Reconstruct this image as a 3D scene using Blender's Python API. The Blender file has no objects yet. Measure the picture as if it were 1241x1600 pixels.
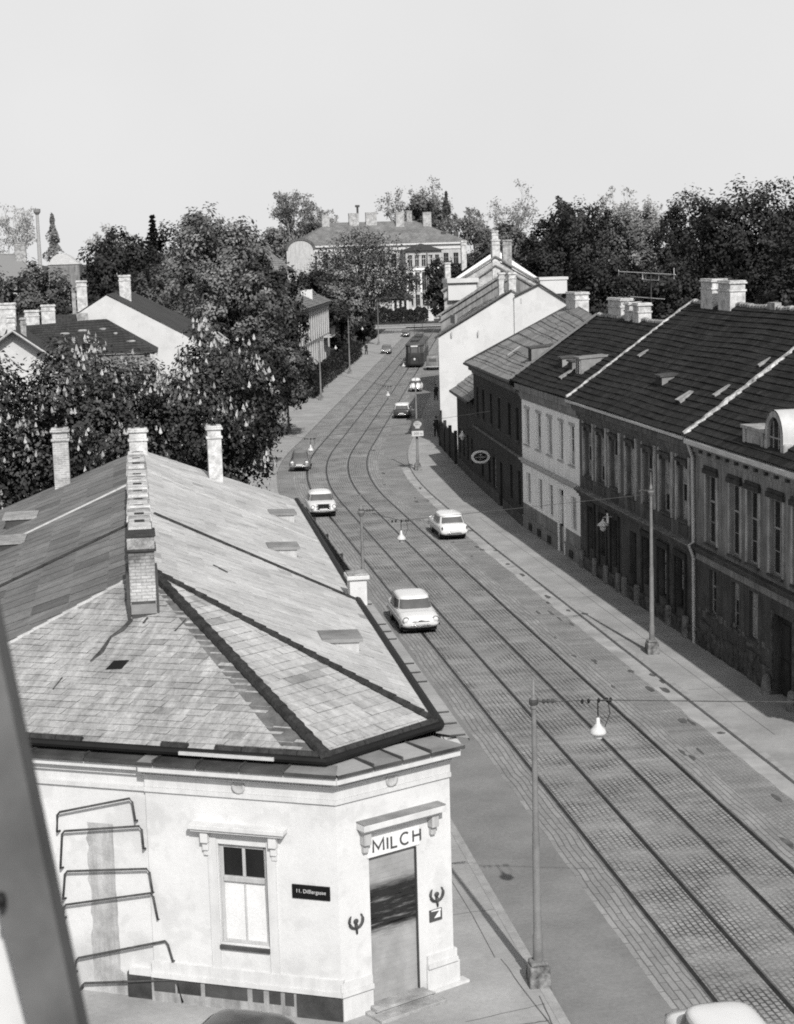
import bpy, bmesh, math, random
import numpy as np
from mathutils import Matrix, Vector
random.seed(7); RNG = np.random.default_rng(11)
scn = bpy.context.scene
COL = scn.collection
V = Vector
PI = math.pi

# ------------------------------------------------------------------ materials
def _mat(name):
    m = bpy.data.materials.new(name); m.use_nodes = True
    nt = m.node_tree; nt.nodes.clear()
    out = nt.nodes.new('ShaderNodeOutputMaterial')
    return m, nt, out
def N(nt, t, **kw):
    n = nt.nodes.new(t)
    for k, v in kw.items():
        if k in n.inputs: n.inputs[k].default_value = v
        else: setattr(n, k, v)
    return n
def G(c): return (c, c, c, 1)
def math_n(nt, op, a, b=None):
    n = nt.nodes.new('ShaderNodeMath'); n.operation = op
    for i, x in enumerate((a, b)):
        if x is None: continue
        if isinstance(x, (int, float)): n.inputs[i].default_value = x
        else: nt.links.new(x, n.inputs[i])
    return n.outputs[0]
def noise(nt, vec, scale, detail=4, rough=.6):
    n = N(nt, 'ShaderNodeTexNoise'); n.inputs['Scale'].default_value = scale
    n.inputs['Detail'].default_value = detail; n.inputs['Roughness'].default_value = rough
    nt.links.new(vec, n.inputs['Vector']); return n.outputs['Fac']
def maprange(nt, x, a, b, c, d):
    n = nt.nodes.new('ShaderNodeMapRange'); nt.links.new(x, n.inputs[0])
    for i, v in enumerate((a, b, c, d)): n.inputs[i + 1].default_value = v
    return n.outputs[0]
def finish(nt, out, val, rough, spec, height=None, bstr=.3, bdist=.02, metal=0., tint=None):
    p = N(nt, 'ShaderNodeBsdfPrincipled'); p.inputs['Roughness'].default_value = rough
    p.inputs['Specular IOR Level'].default_value = spec; p.inputs['Metallic'].default_value = metal
    c = nt.nodes.new('ShaderNodeCombineColor')
    for i in range(3): nt.links.new(val, c.inputs[i])
    nt.links.new(c.outputs[0], p.inputs['Base Color'])
    if height is not None:
        b = N(nt, 'ShaderNodeBump'); b.inputs['Strength'].default_value = bstr; b.inputs['Distance'].default_value = bdist
        nt.links.new(height, b.inputs['Height']); nt.links.new(b.outputs[0], p.inputs['Normal'])
    nt.links.new(p.outputs[0], out.inputs[0])
def plain(name, col, rough=.85, var=.25, scale=1.5, fine=.12, fscale=25, streak=0., bump=.0, spec=.25, metal=0., low=None, blotch=0.):
    """grey procedural surface: broad mottling, fine grain, optional vertical streaks, optional dirt near the ground"""
    m, nt, out = _mat(name)
    tc = N(nt, 'ShaderNodeTexCoord').outputs['Object']
    n1 = noise(nt, tc, scale, 5); v = maprange(nt, n1, .3, .7, 1 - var, 1 + var)
    n2 = noise(nt, tc, fscale, 3, .7)
    v = math_n(nt, 'MULTIPLY', v, maprange(nt, n2, .25, .75, 1 - fine, 1 + fine))
    if streak:
        mp = N(nt, 'ShaderNodeMapping'); mp.inputs['Scale'].default_value = (2.2, 2.2, .16); nt.links.new(tc, mp.inputs[0])
        n3 = noise(nt, mp.outputs[0], 2.0, 4, .7)
        v = math_n(nt, 'MULTIPLY', v, maprange(nt, n3, .35, .62, 1 - streak, 1.06))
    if blotch:  # repaired and damp patches with fairly clear edges
        b1 = noise(nt, tc, .75, 6, .7); v = math_n(nt, 'MULTIPLY', v, maprange(nt, b1, .52, .56, 1, 1 - blotch))
        b2 = noise(nt, tc, 2.3, 6, .75); v = math_n(nt, 'MULTIPLY', v, maprange(nt, b2, .60, .66, 1, 1 - blotch * .9))
    if low:
        sx = N(nt, 'ShaderNodeSeparateXYZ'); nt.links.new(tc, sx.inputs[0])
        h = math_n(nt, 'ADD', sx.outputs[2], math_n(nt, 'MULTIPLY', math_n(nt, 'SUBTRACT', n1, .5), 1.8))
        v = math_n(nt, 'MULTIPLY', v, maprange(nt, h, low[0], low[0] + low[1], low[2], 1.))
    v = math_n(nt, 'MULTIPLY', v, col)
    finish(nt, out, v, rough, spec, n2 if bump else None, bump, .03, metal)
    return m
def tiled(name, c1, c2, mortar, bw, rh, ms, rough=.85, var=.25, scale=.6, fine=.15, offset=.5, bump=.3, bdist=.02, spec=.2, mvar=0., freq=2, diag=0., obj=False, bias=0., patch=0., wear=0.):
    """brick/slate/sett pattern laid in the UV map, which is in metres"""
    m, nt, out = _mat(name)
    uv = N(nt, 'ShaderNodeTexCoord').outputs['UV']
    if obj:
        sx = N(nt, 'ShaderNodeSeparateXYZ'); nt.links.new(N(nt, 'ShaderNodeTexCoord').outputs['Object'], sx.inputs[0])
        cb = nt.nodes.new('ShaderNodeCombineXYZ'); nt.links.new(math_n(nt, 'ADD', sx.outputs[0], sx.outputs[1]), cb.inputs[0]); nt.links.new(sx.outputs[2], cb.inputs[1]); uv = cb.outputs[0]
    br = N(nt, 'ShaderNodeTexBrick'); br.offset = offset; br.offset_frequency = freq
    wob = N(nt, 'ShaderNodeTexNoise'); wob.inputs['Scale'].default_value = .9
    nt.links.new(uv, wob.inputs['Vector'])
    ad = N(nt, 'ShaderNodeVectorMath'); ad.operation = 'MULTIPLY_ADD'
    nt.links.new(wob.outputs['Color'], ad.inputs[0]); ad.inputs[1].default_value = (rh * .45,) * 3; nt.links.new(uv, ad.inputs[2])
    nt.links.new(ad.outputs[0], br.inputs['Vector'])
    br.inputs['Color1'].default_value = G(c1); br.inputs['Color2'].default_value = G(c2); br.inputs['Mortar'].default_value = G(mortar)
    br.inputs['Scale'].default_value = 1; br.inputs['Brick Width'].default_value = bw; br.inputs['Row Height'].default_value = rh
    br.inputs['Mortar Size'].default_value = ms; br.inputs['Mortar Smooth'].default_value = .3; br.inputs['Bias'].default_value = bias
    sc = N(nt, 'ShaderNodeSeparateColor'); nt.links.new(br.outputs['Color'], sc.inputs[0])
    n1 = noise(nt, uv, scale, 5, .65); n2 = noise(nt, uv, 14, 3, .7)
    bv = sc.outputs[0]
    if patch:   # joints fill with sand and show only in places
        k = maprange(nt, noise(nt, uv, .55, 4, .6), .40, .60, patch, 1.); mean = (c1 + c2) / 2
        bv = math_n(nt, 'ADD', math_n(nt, 'MULTIPLY', math_n(nt, 'SUBTRACT', bv, mean), k), mean)
    v = math_n(nt, 'MULTIPLY', bv, maprange(nt, n1, .3, .7, 1 - var, 1 + var))
    v = math_n(nt, 'MULTIPLY', v, maprange(nt, n2, .25, .75, 1 - fine, 1 + fine))
    if wear:    # wheel-polished and oily bands along the street
        mp = N(nt, 'ShaderNodeMapping'); mp.inputs['Scale'].default_value = (1.5, .035, 1); nt.links.new(uv, mp.inputs[0])
        v = math_n(nt, 'MULTIPLY', v, maprange(nt, noise(nt, mp.outputs[0], 1.3, 4, .6), .35, .65, 1 - wear, 1 + wear))
    if diag:    # weather streaks running slantwise down the slope
        mp = N(nt, 'ShaderNodeMapping'); mp.inputs['Rotation'].default_value = (0, 0, .6); mp.inputs['Scale'].default_value = (2.6, .7, 1); nt.links.new(uv, mp.inputs[0])
        v = math_n(nt, 'MULTIPLY', v, maprange(nt, noise(nt, mp.outputs[0], 1.1, 5, .7), .34, .62, 1 - diag, 1.08))
    h = math_n(nt, 'SUBTRACT', math_n(nt, 'MULTIPLY', n2, .35), br.outputs['Fac'])
    finish(nt, out, v, rough, spec, h, bump, bdist)
    return m
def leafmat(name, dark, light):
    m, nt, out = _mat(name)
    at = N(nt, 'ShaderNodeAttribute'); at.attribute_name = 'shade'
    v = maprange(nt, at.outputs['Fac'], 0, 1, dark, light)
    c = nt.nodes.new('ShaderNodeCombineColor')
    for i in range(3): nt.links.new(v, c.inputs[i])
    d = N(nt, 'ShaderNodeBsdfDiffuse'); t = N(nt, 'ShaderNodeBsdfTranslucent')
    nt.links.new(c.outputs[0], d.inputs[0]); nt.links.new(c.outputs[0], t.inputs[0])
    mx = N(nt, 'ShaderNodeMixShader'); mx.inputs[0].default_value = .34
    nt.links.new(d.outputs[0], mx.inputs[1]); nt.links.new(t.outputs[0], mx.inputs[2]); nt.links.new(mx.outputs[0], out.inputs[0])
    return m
M = {}
def slates(name, dark, light, var=.22, fine=.2, diag=.3):
    m, nt, out = _mat(name)
    at = N(nt, 'ShaderNodeAttribute'); at.attribute_name = 'shade'; uv = N(nt, 'ShaderNodeTexCoord').outputs['UV']
    v = maprange(nt, at.outputs['Fac'], 0, 1, dark, light)
    n2 = noise(nt, uv, 9, 4, .75)
    v = math_n(nt, 'MULTIPLY', v, maprange(nt, noise(nt, uv, .55, 5, .65), .3, .7, 1 - var, 1 + var)); v = math_n(nt, 'MULTIPLY', v, maprange(nt, n2, .3, .7, 1 - fine, 1 + fine))
    mp = N(nt, 'ShaderNodeMapping'); mp.inputs['Rotation'].default_value = (0, 0, .55); mp.inputs['Scale'].default_value = (3.2, .6, 1); nt.links.new(uv, mp.inputs[0])
    v = math_n(nt, 'MULTIPLY', v, maprange(nt, noise(nt, mp.outputs[0], 1.4, 5, .72), .34, .64, 1 - diag, 1.08))
    finish(nt, out, v, .85, .2, n2, .2, .01); return m
M['white_wall'] = plain('white_plaster', .63, var=.07, scale=.9, fine=.05, fscale=12, bump=.15, low=(.15, 1.3, .80), blotch=.10)
M['white_trim'] = plain('white_moulding', .58, var=.09, scale=2, fine=.06, streak=.06)
M['trim_grey'] = plain('grey_moulding', .44, var=.1, scale=2, fine=.06, streak=.2)
M['plinth'] = plain('grey_plinth', .30, var=.3, scale=2.2, fine=.12, streak=.3, bump=.3, low=(-.1, .7, 1.25))
M['rough_grey'] = plain('rough_grey_band', .42, var=.3, scale=1.7, fine=.14, streak=.25, bump=.3)
M['slate_light'] = tiled('light_slate', .45, .30, .31, .46, .25, .006, var=.30, scale=.7, fine=.24, bump=.15, diag=.38, bias=-.35)
M['slate_street'] = tiled('pale_slate', .52, .46, .45, .5, .3, .006, var=.20, scale=.4, fine=.13, bump=.12, diag=.22)
M['slate_patchy'] = tiled('patched_slate', .58, .42, .27, .62, .40, .012, var=.22, scale=.6, fine=.16, bump=.2, offset=.35, diag=.30)
M['slate_dark'] = tiled('dark_slate', .22, .16, .33, .95, .95, .022, var=.30, scale=.6, fine=.18, bump=.15, offset=.5, diag=.25)
M['sl_front'] = slates('front_slates', .24, .44, var=.26, fine=.24, diag=.36); M['sl_street'] = slates('street_slates', .34, .64, var=.16, fine=.16, diag=.24); M['sl_chamfer'] = slates('chamfer_slates', .27, .54, var=.2); M['sl_court'] = slates('courtyard_slates', .09, .235, var=.25, fine=.22, diag=.25)  # courtyard: a different slate, also toned darker to carry that slope's shade
M['hipcap'] = plain('dark_hip_tiles', .035, var=.5, scale=5, fine=.3, bump=.4)
M['hip_slate'] = plain('stained_slate', .13, var=.45, scale=2.5, fine=.25, bump=.2)
M['tin_dark'] = plain('weathered_tin', .055, var=.45, scale=1.6, fine=.15, rough=.6, spec=.35)
M['tin_mid'] = plain('grey_tin', .22, var=.3, scale=1.4, fine=.12, rough=.6, spec=.35)
M['zinc'] = plain('bright_zinc', .50, var=.15, scale=2, fine=.08, rough=.55, spec=.4)
M['black'] = plain('black_iron', .012, var=.3, rough=.6)
M['iron'] = plain('rusty_iron', .06, var=.4, scale=6, rough=.7)
M['brick_white'] = plain('whitewashed_brick', .50, var=.38, scale=3.2, fine=.22, fscale=14, bump=.5)
M['brick_mid'] = tiled('sooty_brick', .40, .26, .46, .26, .085, .014, var=.4, scale=1.2, obj=True)
def stack_brick():
    m, nt, out = _mat('sooty_whitewashed_stack'); tc = N(nt, 'ShaderNodeTexCoord').outputs['Object']; sx = N(nt, 'ShaderNodeSeparateXYZ'); nt.links.new(tc, sx.inputs[0])
    cb = nt.nodes.new('ShaderNodeCombineXYZ'); nt.links.new(math_n(nt, 'ADD', sx.outputs[0], sx.outputs[1]), cb.inputs[0]); nt.links.new(sx.outputs[2], cb.inputs[1])
    br = N(nt, 'ShaderNodeTexBrick'); nt.links.new(cb.outputs[0], br.inputs['Vector']); br.inputs['Scale'].default_value = 1; br.inputs['Brick Width'].default_value = .25; br.inputs['Row Height'].default_value = .08; br.inputs['Mortar Size'].default_value = .012
    br.inputs['Color1'].default_value = G(.55); br.inputs['Color2'].default_value = G(.40); br.inputs['Mortar'].default_value = G(.30)
    s = N(nt, 'ShaderNodeSeparateColor'); nt.links.new(br.outputs['Color'], s.inputs[0]); n1 = noise(nt, tc, 2.6, 6, .7); n2 = noise(nt, tc, 14, 4, .7)
    zz = math_n(nt, 'ADD', sx.outputs[2], math_n(nt, 'MULTIPLY', math_n(nt, 'SUBTRACT', n1, .5), 1.5)); v = math_n(nt, 'MULTIPLY', s.outputs[0], maprange(nt, zz, 8.25, 9.05, 1.05, .30))
    v = math_n(nt, 'MULTIPLY', v, maprange(nt, n2, .3, .7, .72, 1.2)); finish(nt, out, v, .9, .2, n2, .5, .02); return m
M['stack'] = stack_brick()
M['brick_dirty'] = plain('sooty_brick_plain', .30, var=.55, scale=3., fine=.35, fscale=16, bump=.6)
M['soot'] = plain('soot', .04, var=.5, scale=4)
M['glass'] = plain('dark_glass', .012, rough=.12, var=.3, spec=.5)
M['glass_curtain'] = plain('curtained_glass', .42, rough=.3, var=.5, scale=3, streak=.5, spec=.5)
M['glass_pale'] = plain('pale_blind', .70, rough=.5, var=.06, scale=2)
M['frame_white'] = plain('white_window_paint', .66, var=.1)
M['frame_grey'] = plain('grey_window_paint', .30, var=.3, scale=4)
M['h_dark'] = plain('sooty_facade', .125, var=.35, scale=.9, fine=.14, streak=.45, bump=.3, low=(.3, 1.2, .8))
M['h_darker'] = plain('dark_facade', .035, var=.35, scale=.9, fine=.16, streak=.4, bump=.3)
M['h_mid'] = plain('stained_grey_facade', .235, var=.3, scale=.7, fine=.1, streak=.45, bump=.3)
M['h_low'] = plain('sooty_ground_floor', .075, var=.4, scale=1.1, fine=.22, streak=.4, bump=.5)
M['h_stone'] = plain('crumbling_plinth', .07, var=.8, scale=2.6, fine=.4, fscale=9, bump=.8)
M['h_white'] = plain('pale_shaded_facade', .90, var=.05, scale=.8, fine=.04, streak=.15, bump=.15)
M['h_greycornice'] = plain('grey_cornice', .24, var=.25, scale=1.2, streak=.3)
M['pilaster'] = plain('worn_pilaster', .38, var=.35, scale=1.4, streak=.4)
M['brick_old'] = plain('exposed_old_brick', .12, var=.6, scale=5, fine=.4, bump=.5); M['stone_dim'] = plain('dirty_stone', .17, var=.45, scale=3, fine=.25, bump=.4)
M['stone'] = plain('pale_stone', .30, var=.35, scale=3, fine=.2, bump=.4)
M['gable_white'] = plain('white_gable_plaster', .56, var=.07, scale=.5, fine=.05, blotch=.07)
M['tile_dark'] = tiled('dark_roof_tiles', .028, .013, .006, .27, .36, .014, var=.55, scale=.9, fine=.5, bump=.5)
M['tile_mid'] = tiled('grey_sheet_roof', .26, .20, .06, 1.1, .62, .03, var=.25, scale=.5, fine=.15, bump=.3, offset=.3)
M['tile_far'] = tiled('far_grey_tiles', .22, .16, .09, .6, .5, .04, var=.3, scale=.4, fine=.2)
M['tile_black'] = tiled('far_dark_tiles', .055, .04, .02, .5, .4, .03, var=.3, scale=.4, fine=.2)
M['mortar'] = plain('white_mortar', .38, var=.75, scale=4, fine=.4, fscale=12, bump=.6)
M['wood_dark'] = plain('dark_wood', .035, var=.4, scale=3, streak=.4)
M['wood_board'] = plain('weathered_boards', .12, var=.35, scale=3, streak=.6)
M['shutter'] = plain('grey_shutter', .36, var=.25, scale=1.2, fine=.1, bump=.1)
M['sett'] = tiled('granite_setts', .32, .235, .075, .20, .15, .026, patch=.16, var=.22, scale=.35, fine=.3, wear=.16, bump=.6, bdist=.02)
M['lane'] = tiled('worn_lane_setts', .285, .23, .17, .19, .13, .02, patch=.35, var=.22, scale=.4, fine=.34, wear=.14, bump=.5)
M['sett_long'] = tiled('long_setts', .31, .24, .13, .9, .17, .018, var=.2, scale=.5, fine=.22, bump=.4)
M['asphalt'] = plain('worn_asphalt', .215, var=.2, scale=.45, fine=.14, fscale=9, bump=.2)
M['pave'] = plain('pavement_asphalt', .33, var=.2, scale=.5, fine=.08, fscale=8, bump=.12)
M['kerb'] = plain('granite_kerb', .33, var=.2, scale=3, fine=.15)
M['gutter'] = plain('pale_gutter', .36, var=.3, scale=.8, fine=.12)
M['rail'] = plain('rail_groove', .022, var=.4, scale=2, rough=.5)
M['steel'] = plain('worn_steel', .22, var=.3, scale=2, rough=.35, metal=.6)
M['seam'] = plain('dark_seam', .10, var=.4, scale=3)
M['grass'] = plain('rough_grass', .06, var=.5, scale=.3, fine=.5, fscale=3)
M['pole'] = plain('grey_pole_paint', .17, var=.25, scale=2, rough=.6)
M['pole_base'] = plain('stained_pole_base', .16, var=.9, scale=4, fine=.3)
M['porcelain'] = plain('white_enamel', .56, var=.05, rough=.3, spec=.5)
M['car_white'] = plain('ivory_car_paint', .74, var=.03, fine=.01, rough=.28, spec=.5)
M['car_grey'] = plain('grey_car_paint', .17, var=.05, fine=.01, rough=.3, spec=.5)
M['car_dark'] = plain('dark_car_paint', .05, var=.1, fine=.01, rough=.25, spec=.5)
M['chrome'] = plain('chrome', .7, var=.05, rough=.2, metal=1.)
M['rubber'] = plain('tyre_rubber', .015, var=.2)
M['lens'] = plain('lamp_lens', .65, var=.1, rough=.15, spec=.6)
M['taillens'] = plain('tail_lens', .06, rough=.2, spec=.6)
M['carglass'] = plain('car_glass', .11, rough=.08, var=.2, spec=.6)
M['plate'] = plain('number_plate', .6, var=.05)
M['tram'] = plain('tram_paint', .032, var=.2, rough=.5, spec=.4)
M['tram_light'] = plain('tram_upper_paint', .075, var=.2, rough=.5)
M['cloth_dark'] = plain('dark_cloth', .03, var=.2)
M['skin'] = plain('skin', .42, var=.05)
M['sign_dark'] = plain('dark_enamel', .07, var=.15, rough=.4)
M['sign_black'] = plain('black_enamel', .008, var=.1, rough=.4)
M['sign_white'] = plain('white_enamel_sign', .72, var=.05, rough=.4)
M['sign_plate'] = plain('dull_white_plate', .52, var=.05)
M['sign_grey'] = plain('grey_letters', .5, var=.05)
M['frame_fore'] = plain('grey_window_frame', .12, var=.35, scale=6, fine=.1)
M['bark'] = plain('bark', .06, var=.4, scale=3, bump=.5)
M['bark_far'] = plain('pale_bark', .26, var=.3, scale=3)  # trunks of distant trees, paled for aerial haze
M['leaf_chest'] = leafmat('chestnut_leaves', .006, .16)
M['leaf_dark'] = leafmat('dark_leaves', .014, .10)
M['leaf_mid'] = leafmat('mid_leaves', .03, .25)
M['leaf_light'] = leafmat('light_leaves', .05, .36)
M['leaf_haze'] = leafmat('haze_paled_leaves', .14, .36)  # aerial haze put into the leaf colour of distant trees
M['leaf_haze_pale'] = leafmat('haze_paler_leaves', .42, .60)  # same painted haze, paler for the faintest skyline trees
M['flower'] = leafmat('white_flowers', .42, .85)

# ------------------------------------------------------------------ mesh helpers
def frame(o, x, y):
    x = V(x).normalized(); y = V(y).normalized(); z = x.cross(y)
    m = Matrix.Identity(4)
    for i in range(3):
        m[i][0] = x[i]; m[i][1] = y[i]; m[i][2] = z[i]; m[i][3] = o[i]
    return m
SPLIT = set('pilaster plinth_pier plinth eaves_tile parapet_panel plinth_panel plinth_ledge plinth_block window_hood exposed_brick shop_front door_surround lintel cellar_window cornice_bracket hood_bracket window_surround jamb plinth_course wall_anchor snow_hook parapet roof_strip patch roof_hatch hip_cap flashing chimney_flashing attic_wall scroll drainpipe flue insulators hood sill party_ridge roof_seam eaves verge'.split())
class MB:
    def __init__(s, T=None):
        s.v = []; s.f = []; s.m = []; s.uv = []; s.T = T if T is not None else Matrix.Identity(4)
    def face(s, pts, m=0, uv=None):
        i = len(s.v); s.v += [s.T @ V(p) for p in pts]
        s.f.append(tuple(range(i, i + len(pts)))); s.m.append(m)
        s.uv.append(uv)
    def grid(s, P, m=0, uv=None, close=False):
        """P[i][j] points -> quads (shared verts)"""
        base = len(s.v); nr, nc = len(P), len(P[0])
        for r in P: s.v += [s.T @ V(p) for p in r]
        for i in range(nr - 1):
            for j in range(nc if close else nc - 1):
                k = (j + 1) % nc
                s.f.append((base + i * nc + j, base + i * nc + k, base + (i + 1) * nc + k, base + (i + 1) * nc + j)); s.m.append(m); s.uv.append(None)
        return base
    def box(s, x0, x1, y0, y1, z0, z1, m=0, taper=0.):
        t = taper
        a = [(x0, y0, z0), (x1, y0, z0), (x1, y1, z0), (x0, y1, z0)]
        b = [(x0 + t, y0 + t, z1), (x1 - t, y0 + t, z1), (x1 - t, y1 - t, z1), (x0 + t, y1 - t, z1)]
        i = len(s.v); s.v += [s.T @ V(p) for p in a + b]
        for q in ((3, 2, 1, 0), (4, 5, 6, 7), (0, 1, 5, 4), (1, 2, 6, 5), (2, 3, 7, 6), (3, 0, 4, 7)):
            s.f.append(tuple(i + k for k in q)); s.m.append(m); s.uv.append(None)
    def prism(s, poly, z0, z1, m=0):
        n = len(poly); i = len(s.v)
        s.v += [s.T @ V((p[0], p[1], z0)) for p in poly] + [s.T @ V((p[0], p[1], z1)) for p in poly]
        s.f.append(tuple(i + k for k in reversed(range(n)))); s.f.append(tuple(i + n + k for k in range(n)))
        for k in range(n): s.f.append((i + k, i + (k + 1) % n, i + n + (k + 1) % n, i + n + k))
        s.m += [m] * (n + 2); s.uv += [None] * (n + 2)
    def tube(s, pts, r, n=8, m=0, caps=True):
        pts = [V(p) for p in pts]; rr = r if isinstance(r, (list, tuple)) else [r] * len(pts)
        rings = []; up = V((0, 0, 1))
        for i, p in enumerate(pts):
            d = (pts[min(i + 1, len(pts) - 1)] - pts[max(i - 1, 0)]).normalized()
            u = d.cross(up if abs(d.z) < .95 else V((1, 0, 0))).normalized(); w = d.cross(u)
            rings.append([p + (u * math.cos(2 * PI * k / n) + w * math.sin(2 * PI * k / n)) * rr[i] for k in range(n)])
        b = s.grid(rings, m, close=True)
        if caps:
            s.f.append(tuple(b + k for k in reversed(range(n)))); s.f.append(tuple(b + (len(pts) - 1) * n + k for k in range(n)))
            s.m += [m, m]; s.uv += [None, None]
    def lathe(s, prof, n=16, c=(0, 0, 0), m=0):
        rings = [[(c[0] + r * math.cos(2 * PI * k / n), c[1] + r * math.sin(2 * PI * k / n), c[2] + z) for k in range(n)] for r, z in prof]
        s.grid(rings, m, close=True)
    def ellipsoid(s, c, r, nu=14, nv=9, m=0):
        s.grid([[(c[0] + r[0] * math.sin(PI * i / nv) * math.cos(2 * PI * k / nu), c[1] + r[1] * math.sin(PI * i / nv) * math.sin(2 * PI * k / nu),
                  c[2] - r[2] * math.cos(PI * i / nv)) for k in range(nu)] for i in range(nv + 1)], m, close=True)
    def pieces(s):
        """face lists of the separate pieces: boxes that touch or overlap stay together"""
        n = len(s.f); lo = [None] * n; hi = [None] * n; own = list(range(len(s.v)))
        def find(i, q):
            while q[i] != i: q[i] = q[q[i]]; i = q[i]
            return i
        for f in s.f:
            a = find(f[0], own)
            for k in f[1:]: own[find(k, own)] = a
        isl = {}
        for i, f in enumerate(s.f): isl.setdefault(find(f[0], own), []).append(i)
        L = list(isl.values()); bb = []
        for fs in L:
            P = [s.v[k] for i in fs for k in s.f[i]]
            bb.append((min(p.x for p in P), min(p.y for p in P), min(p.z for p in P), max(p.x for p in P), max(p.y for p in P), max(p.z for p in P)))
        g = list(range(len(L))); e = .012
        for i in range(len(L)):
            for j in range(i):
                a, b = bb[i], bb[j]
                if all(a[k] - e <= b[k + 3] and b[k] - e <= a[k + 3] for k in range(3)): g[find(i, g)] = find(j, g)
        out = {}
        for i in range(len(L)): out.setdefault(find(i, g), []).extend(L[i])
        return list(out.values())
    def build(s, name, mats, parent=None, smooth=False, bevel=0., kind=None):
        if name in SPLIT and not any(u is not None for u in s.uv):
            pc = s.pieces()
            if 1 < len(pc) <= 60:
                for fs in pc:
                    q = MB(); mp = {}
                    for i in fs:
                        for k in s.f[i]:
                            if k not in mp: mp[k] = len(q.v); q.v.append(s.v[k])
                        q.f.append(tuple(mp[k] for k in s.f[i])); q.m.append(s.m[i]); q.uv.append(None)
                    o = q._build(name, mats, parent, smooth, bevel, kind)
                return o
        return s._build(name, mats, parent, smooth, bevel, kind)
    def _build(s, name, mats, parent=None, smooth=False, bevel=0., kind=None):
        me = bpy.data.meshes.new(name)
        me.from_pydata([tuple(p) for p in s.v], [], s.f)
        mats = mats if isinstance(mats, (list, tuple)) else [mats]
        for m in mats: me.materials.append(M[m] if isinstance(m, str) else m)
        me.polygons.foreach_set('material_index', s.m)
        if any(u is not None for u in s.uv):
            l = me.uv_layers.new(name='UVMap'); d = []
            for f, u in zip(s.f, s.uv):
                d += [c for q in (u if u else [(0, 0)] * len(f)) for c in q]
            l.data.foreach_set('uv', d)
        bm = bmesh.new(); bm.from_mesh(me)
        if not any(u is not None for u in s.uv):
            bmesh.ops.remove_doubles(bm, verts=bm.verts, dist=1e-5)
            bmesh.ops.recalc_face_normals(bm, faces=bm.faces)
        bm.to_mesh(me); bm.free()
        if smooth: me.polygons.foreach_set('use_smooth', [True] * len(me.polygons))
        o = bpy.data.objects.new(name, me); COL.objects.link(o)
        if parent: o.parent = parent
        if bevel:
            md = o.modifiers.new('Bevel', 'BEVEL'); md.width = bevel; md.segments = 2; md.limit_method = 'ANGLE'
        if kind: o['kind'] = kind
        return o
def tag(o, label, cat, group=None):
    o['label'] = label; o['category'] = cat
    if group: o['group'] = group
    return o
def thing(name, label, cat, loc=(0, 0, 0), rz=0., group=None):
    o = bpy.data.objects.new(name, None); COL.objects.link(o); o.empty_display_size = .3
    o.location = loc; o.rotation_euler = (0, 0, rz)
    return tag(o, label, cat, group)
def kids(o): return [c for c in COL.objects if c.parent == o]
def copy_tree(o, parent=None):
    c = o.copy(); COL.objects.link(c)
    if parent is not None: c.parent = parent
    for ch in kids(o): copy_tree(ch, c)
    return c
def off(o): return Matrix.Translation(-V(o.location))
def text_mesh(name, body, size, F, mat, parent, space=1., shear=0., sx=1., bold=.0):
    cu = bpy.data.curves.new(name, 'FONT'); cu.body = body; cu.size = size; cu.align_x = 'CENTER'; cu.align_y = 'CENTER'
    cu.space_character = space; cu.shear = shear; cu.extrude = .004; cu.offset = bold
    t = bpy.data.objects.new(name, cu); COL.objects.link(t)
    dg = bpy.context.evaluated_depsgraph_get(); me = bpy.data.meshes.new_from_object(t.evaluated_get(dg))
    bpy.data.objects.remove(t)
    me.transform(F @ Matrix.Diagonal((-1 * sx, 1, 1, 1)) @ Matrix(((1, 0, 0, 0), (0, 0, 1, 0), (0, 1, 0, 0), (0, 0, 0, 1))))
    me.materials.clear(); me.materials.append(M[mat])
    o = bpy.data.objects.new(name, me); COL.objects.link(o); o.parent = parent
    return o

# ------------------------------------------------------------------ building helpers
def facade(mb, L, z0, z1, ops, rev=.16, m=0, x0=0.):
    xs = sorted({x0, x0 + L, *[a for o in ops for a in o[:2]]}); zs = sorted({z0, z1, *[a for o in ops for a in o[2:4]]})
    for i in range(len(xs) - 1):
        for j in range(len(zs) - 1):
            cx, cz = (xs[i] + xs[i + 1]) / 2, (zs[j] + zs[j + 1]) / 2
            if any(o[0] < cx < o[1] and o[2] < cz < o[3] for o in ops): continue
            mb.face([(xs[i], 0, zs[j]), (xs[i + 1], 0, zs[j]), (xs[i + 1], 0, zs[j + 1]), (xs[i], 0, zs[j + 1])], m)
    for a, b, c, d in [o[:4] for o in ops]:
        for p, q in (((a, c), (b, c)), ((b, c), (b, d)), ((b, d), (a, d)), ((a, d), (a, c))):
            mb.face([(p[0], 0, p[1]), (q[0], 0, q[1]), (q[0], -rev, q[1]), (p[0], -rev, p[1])], m)
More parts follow.
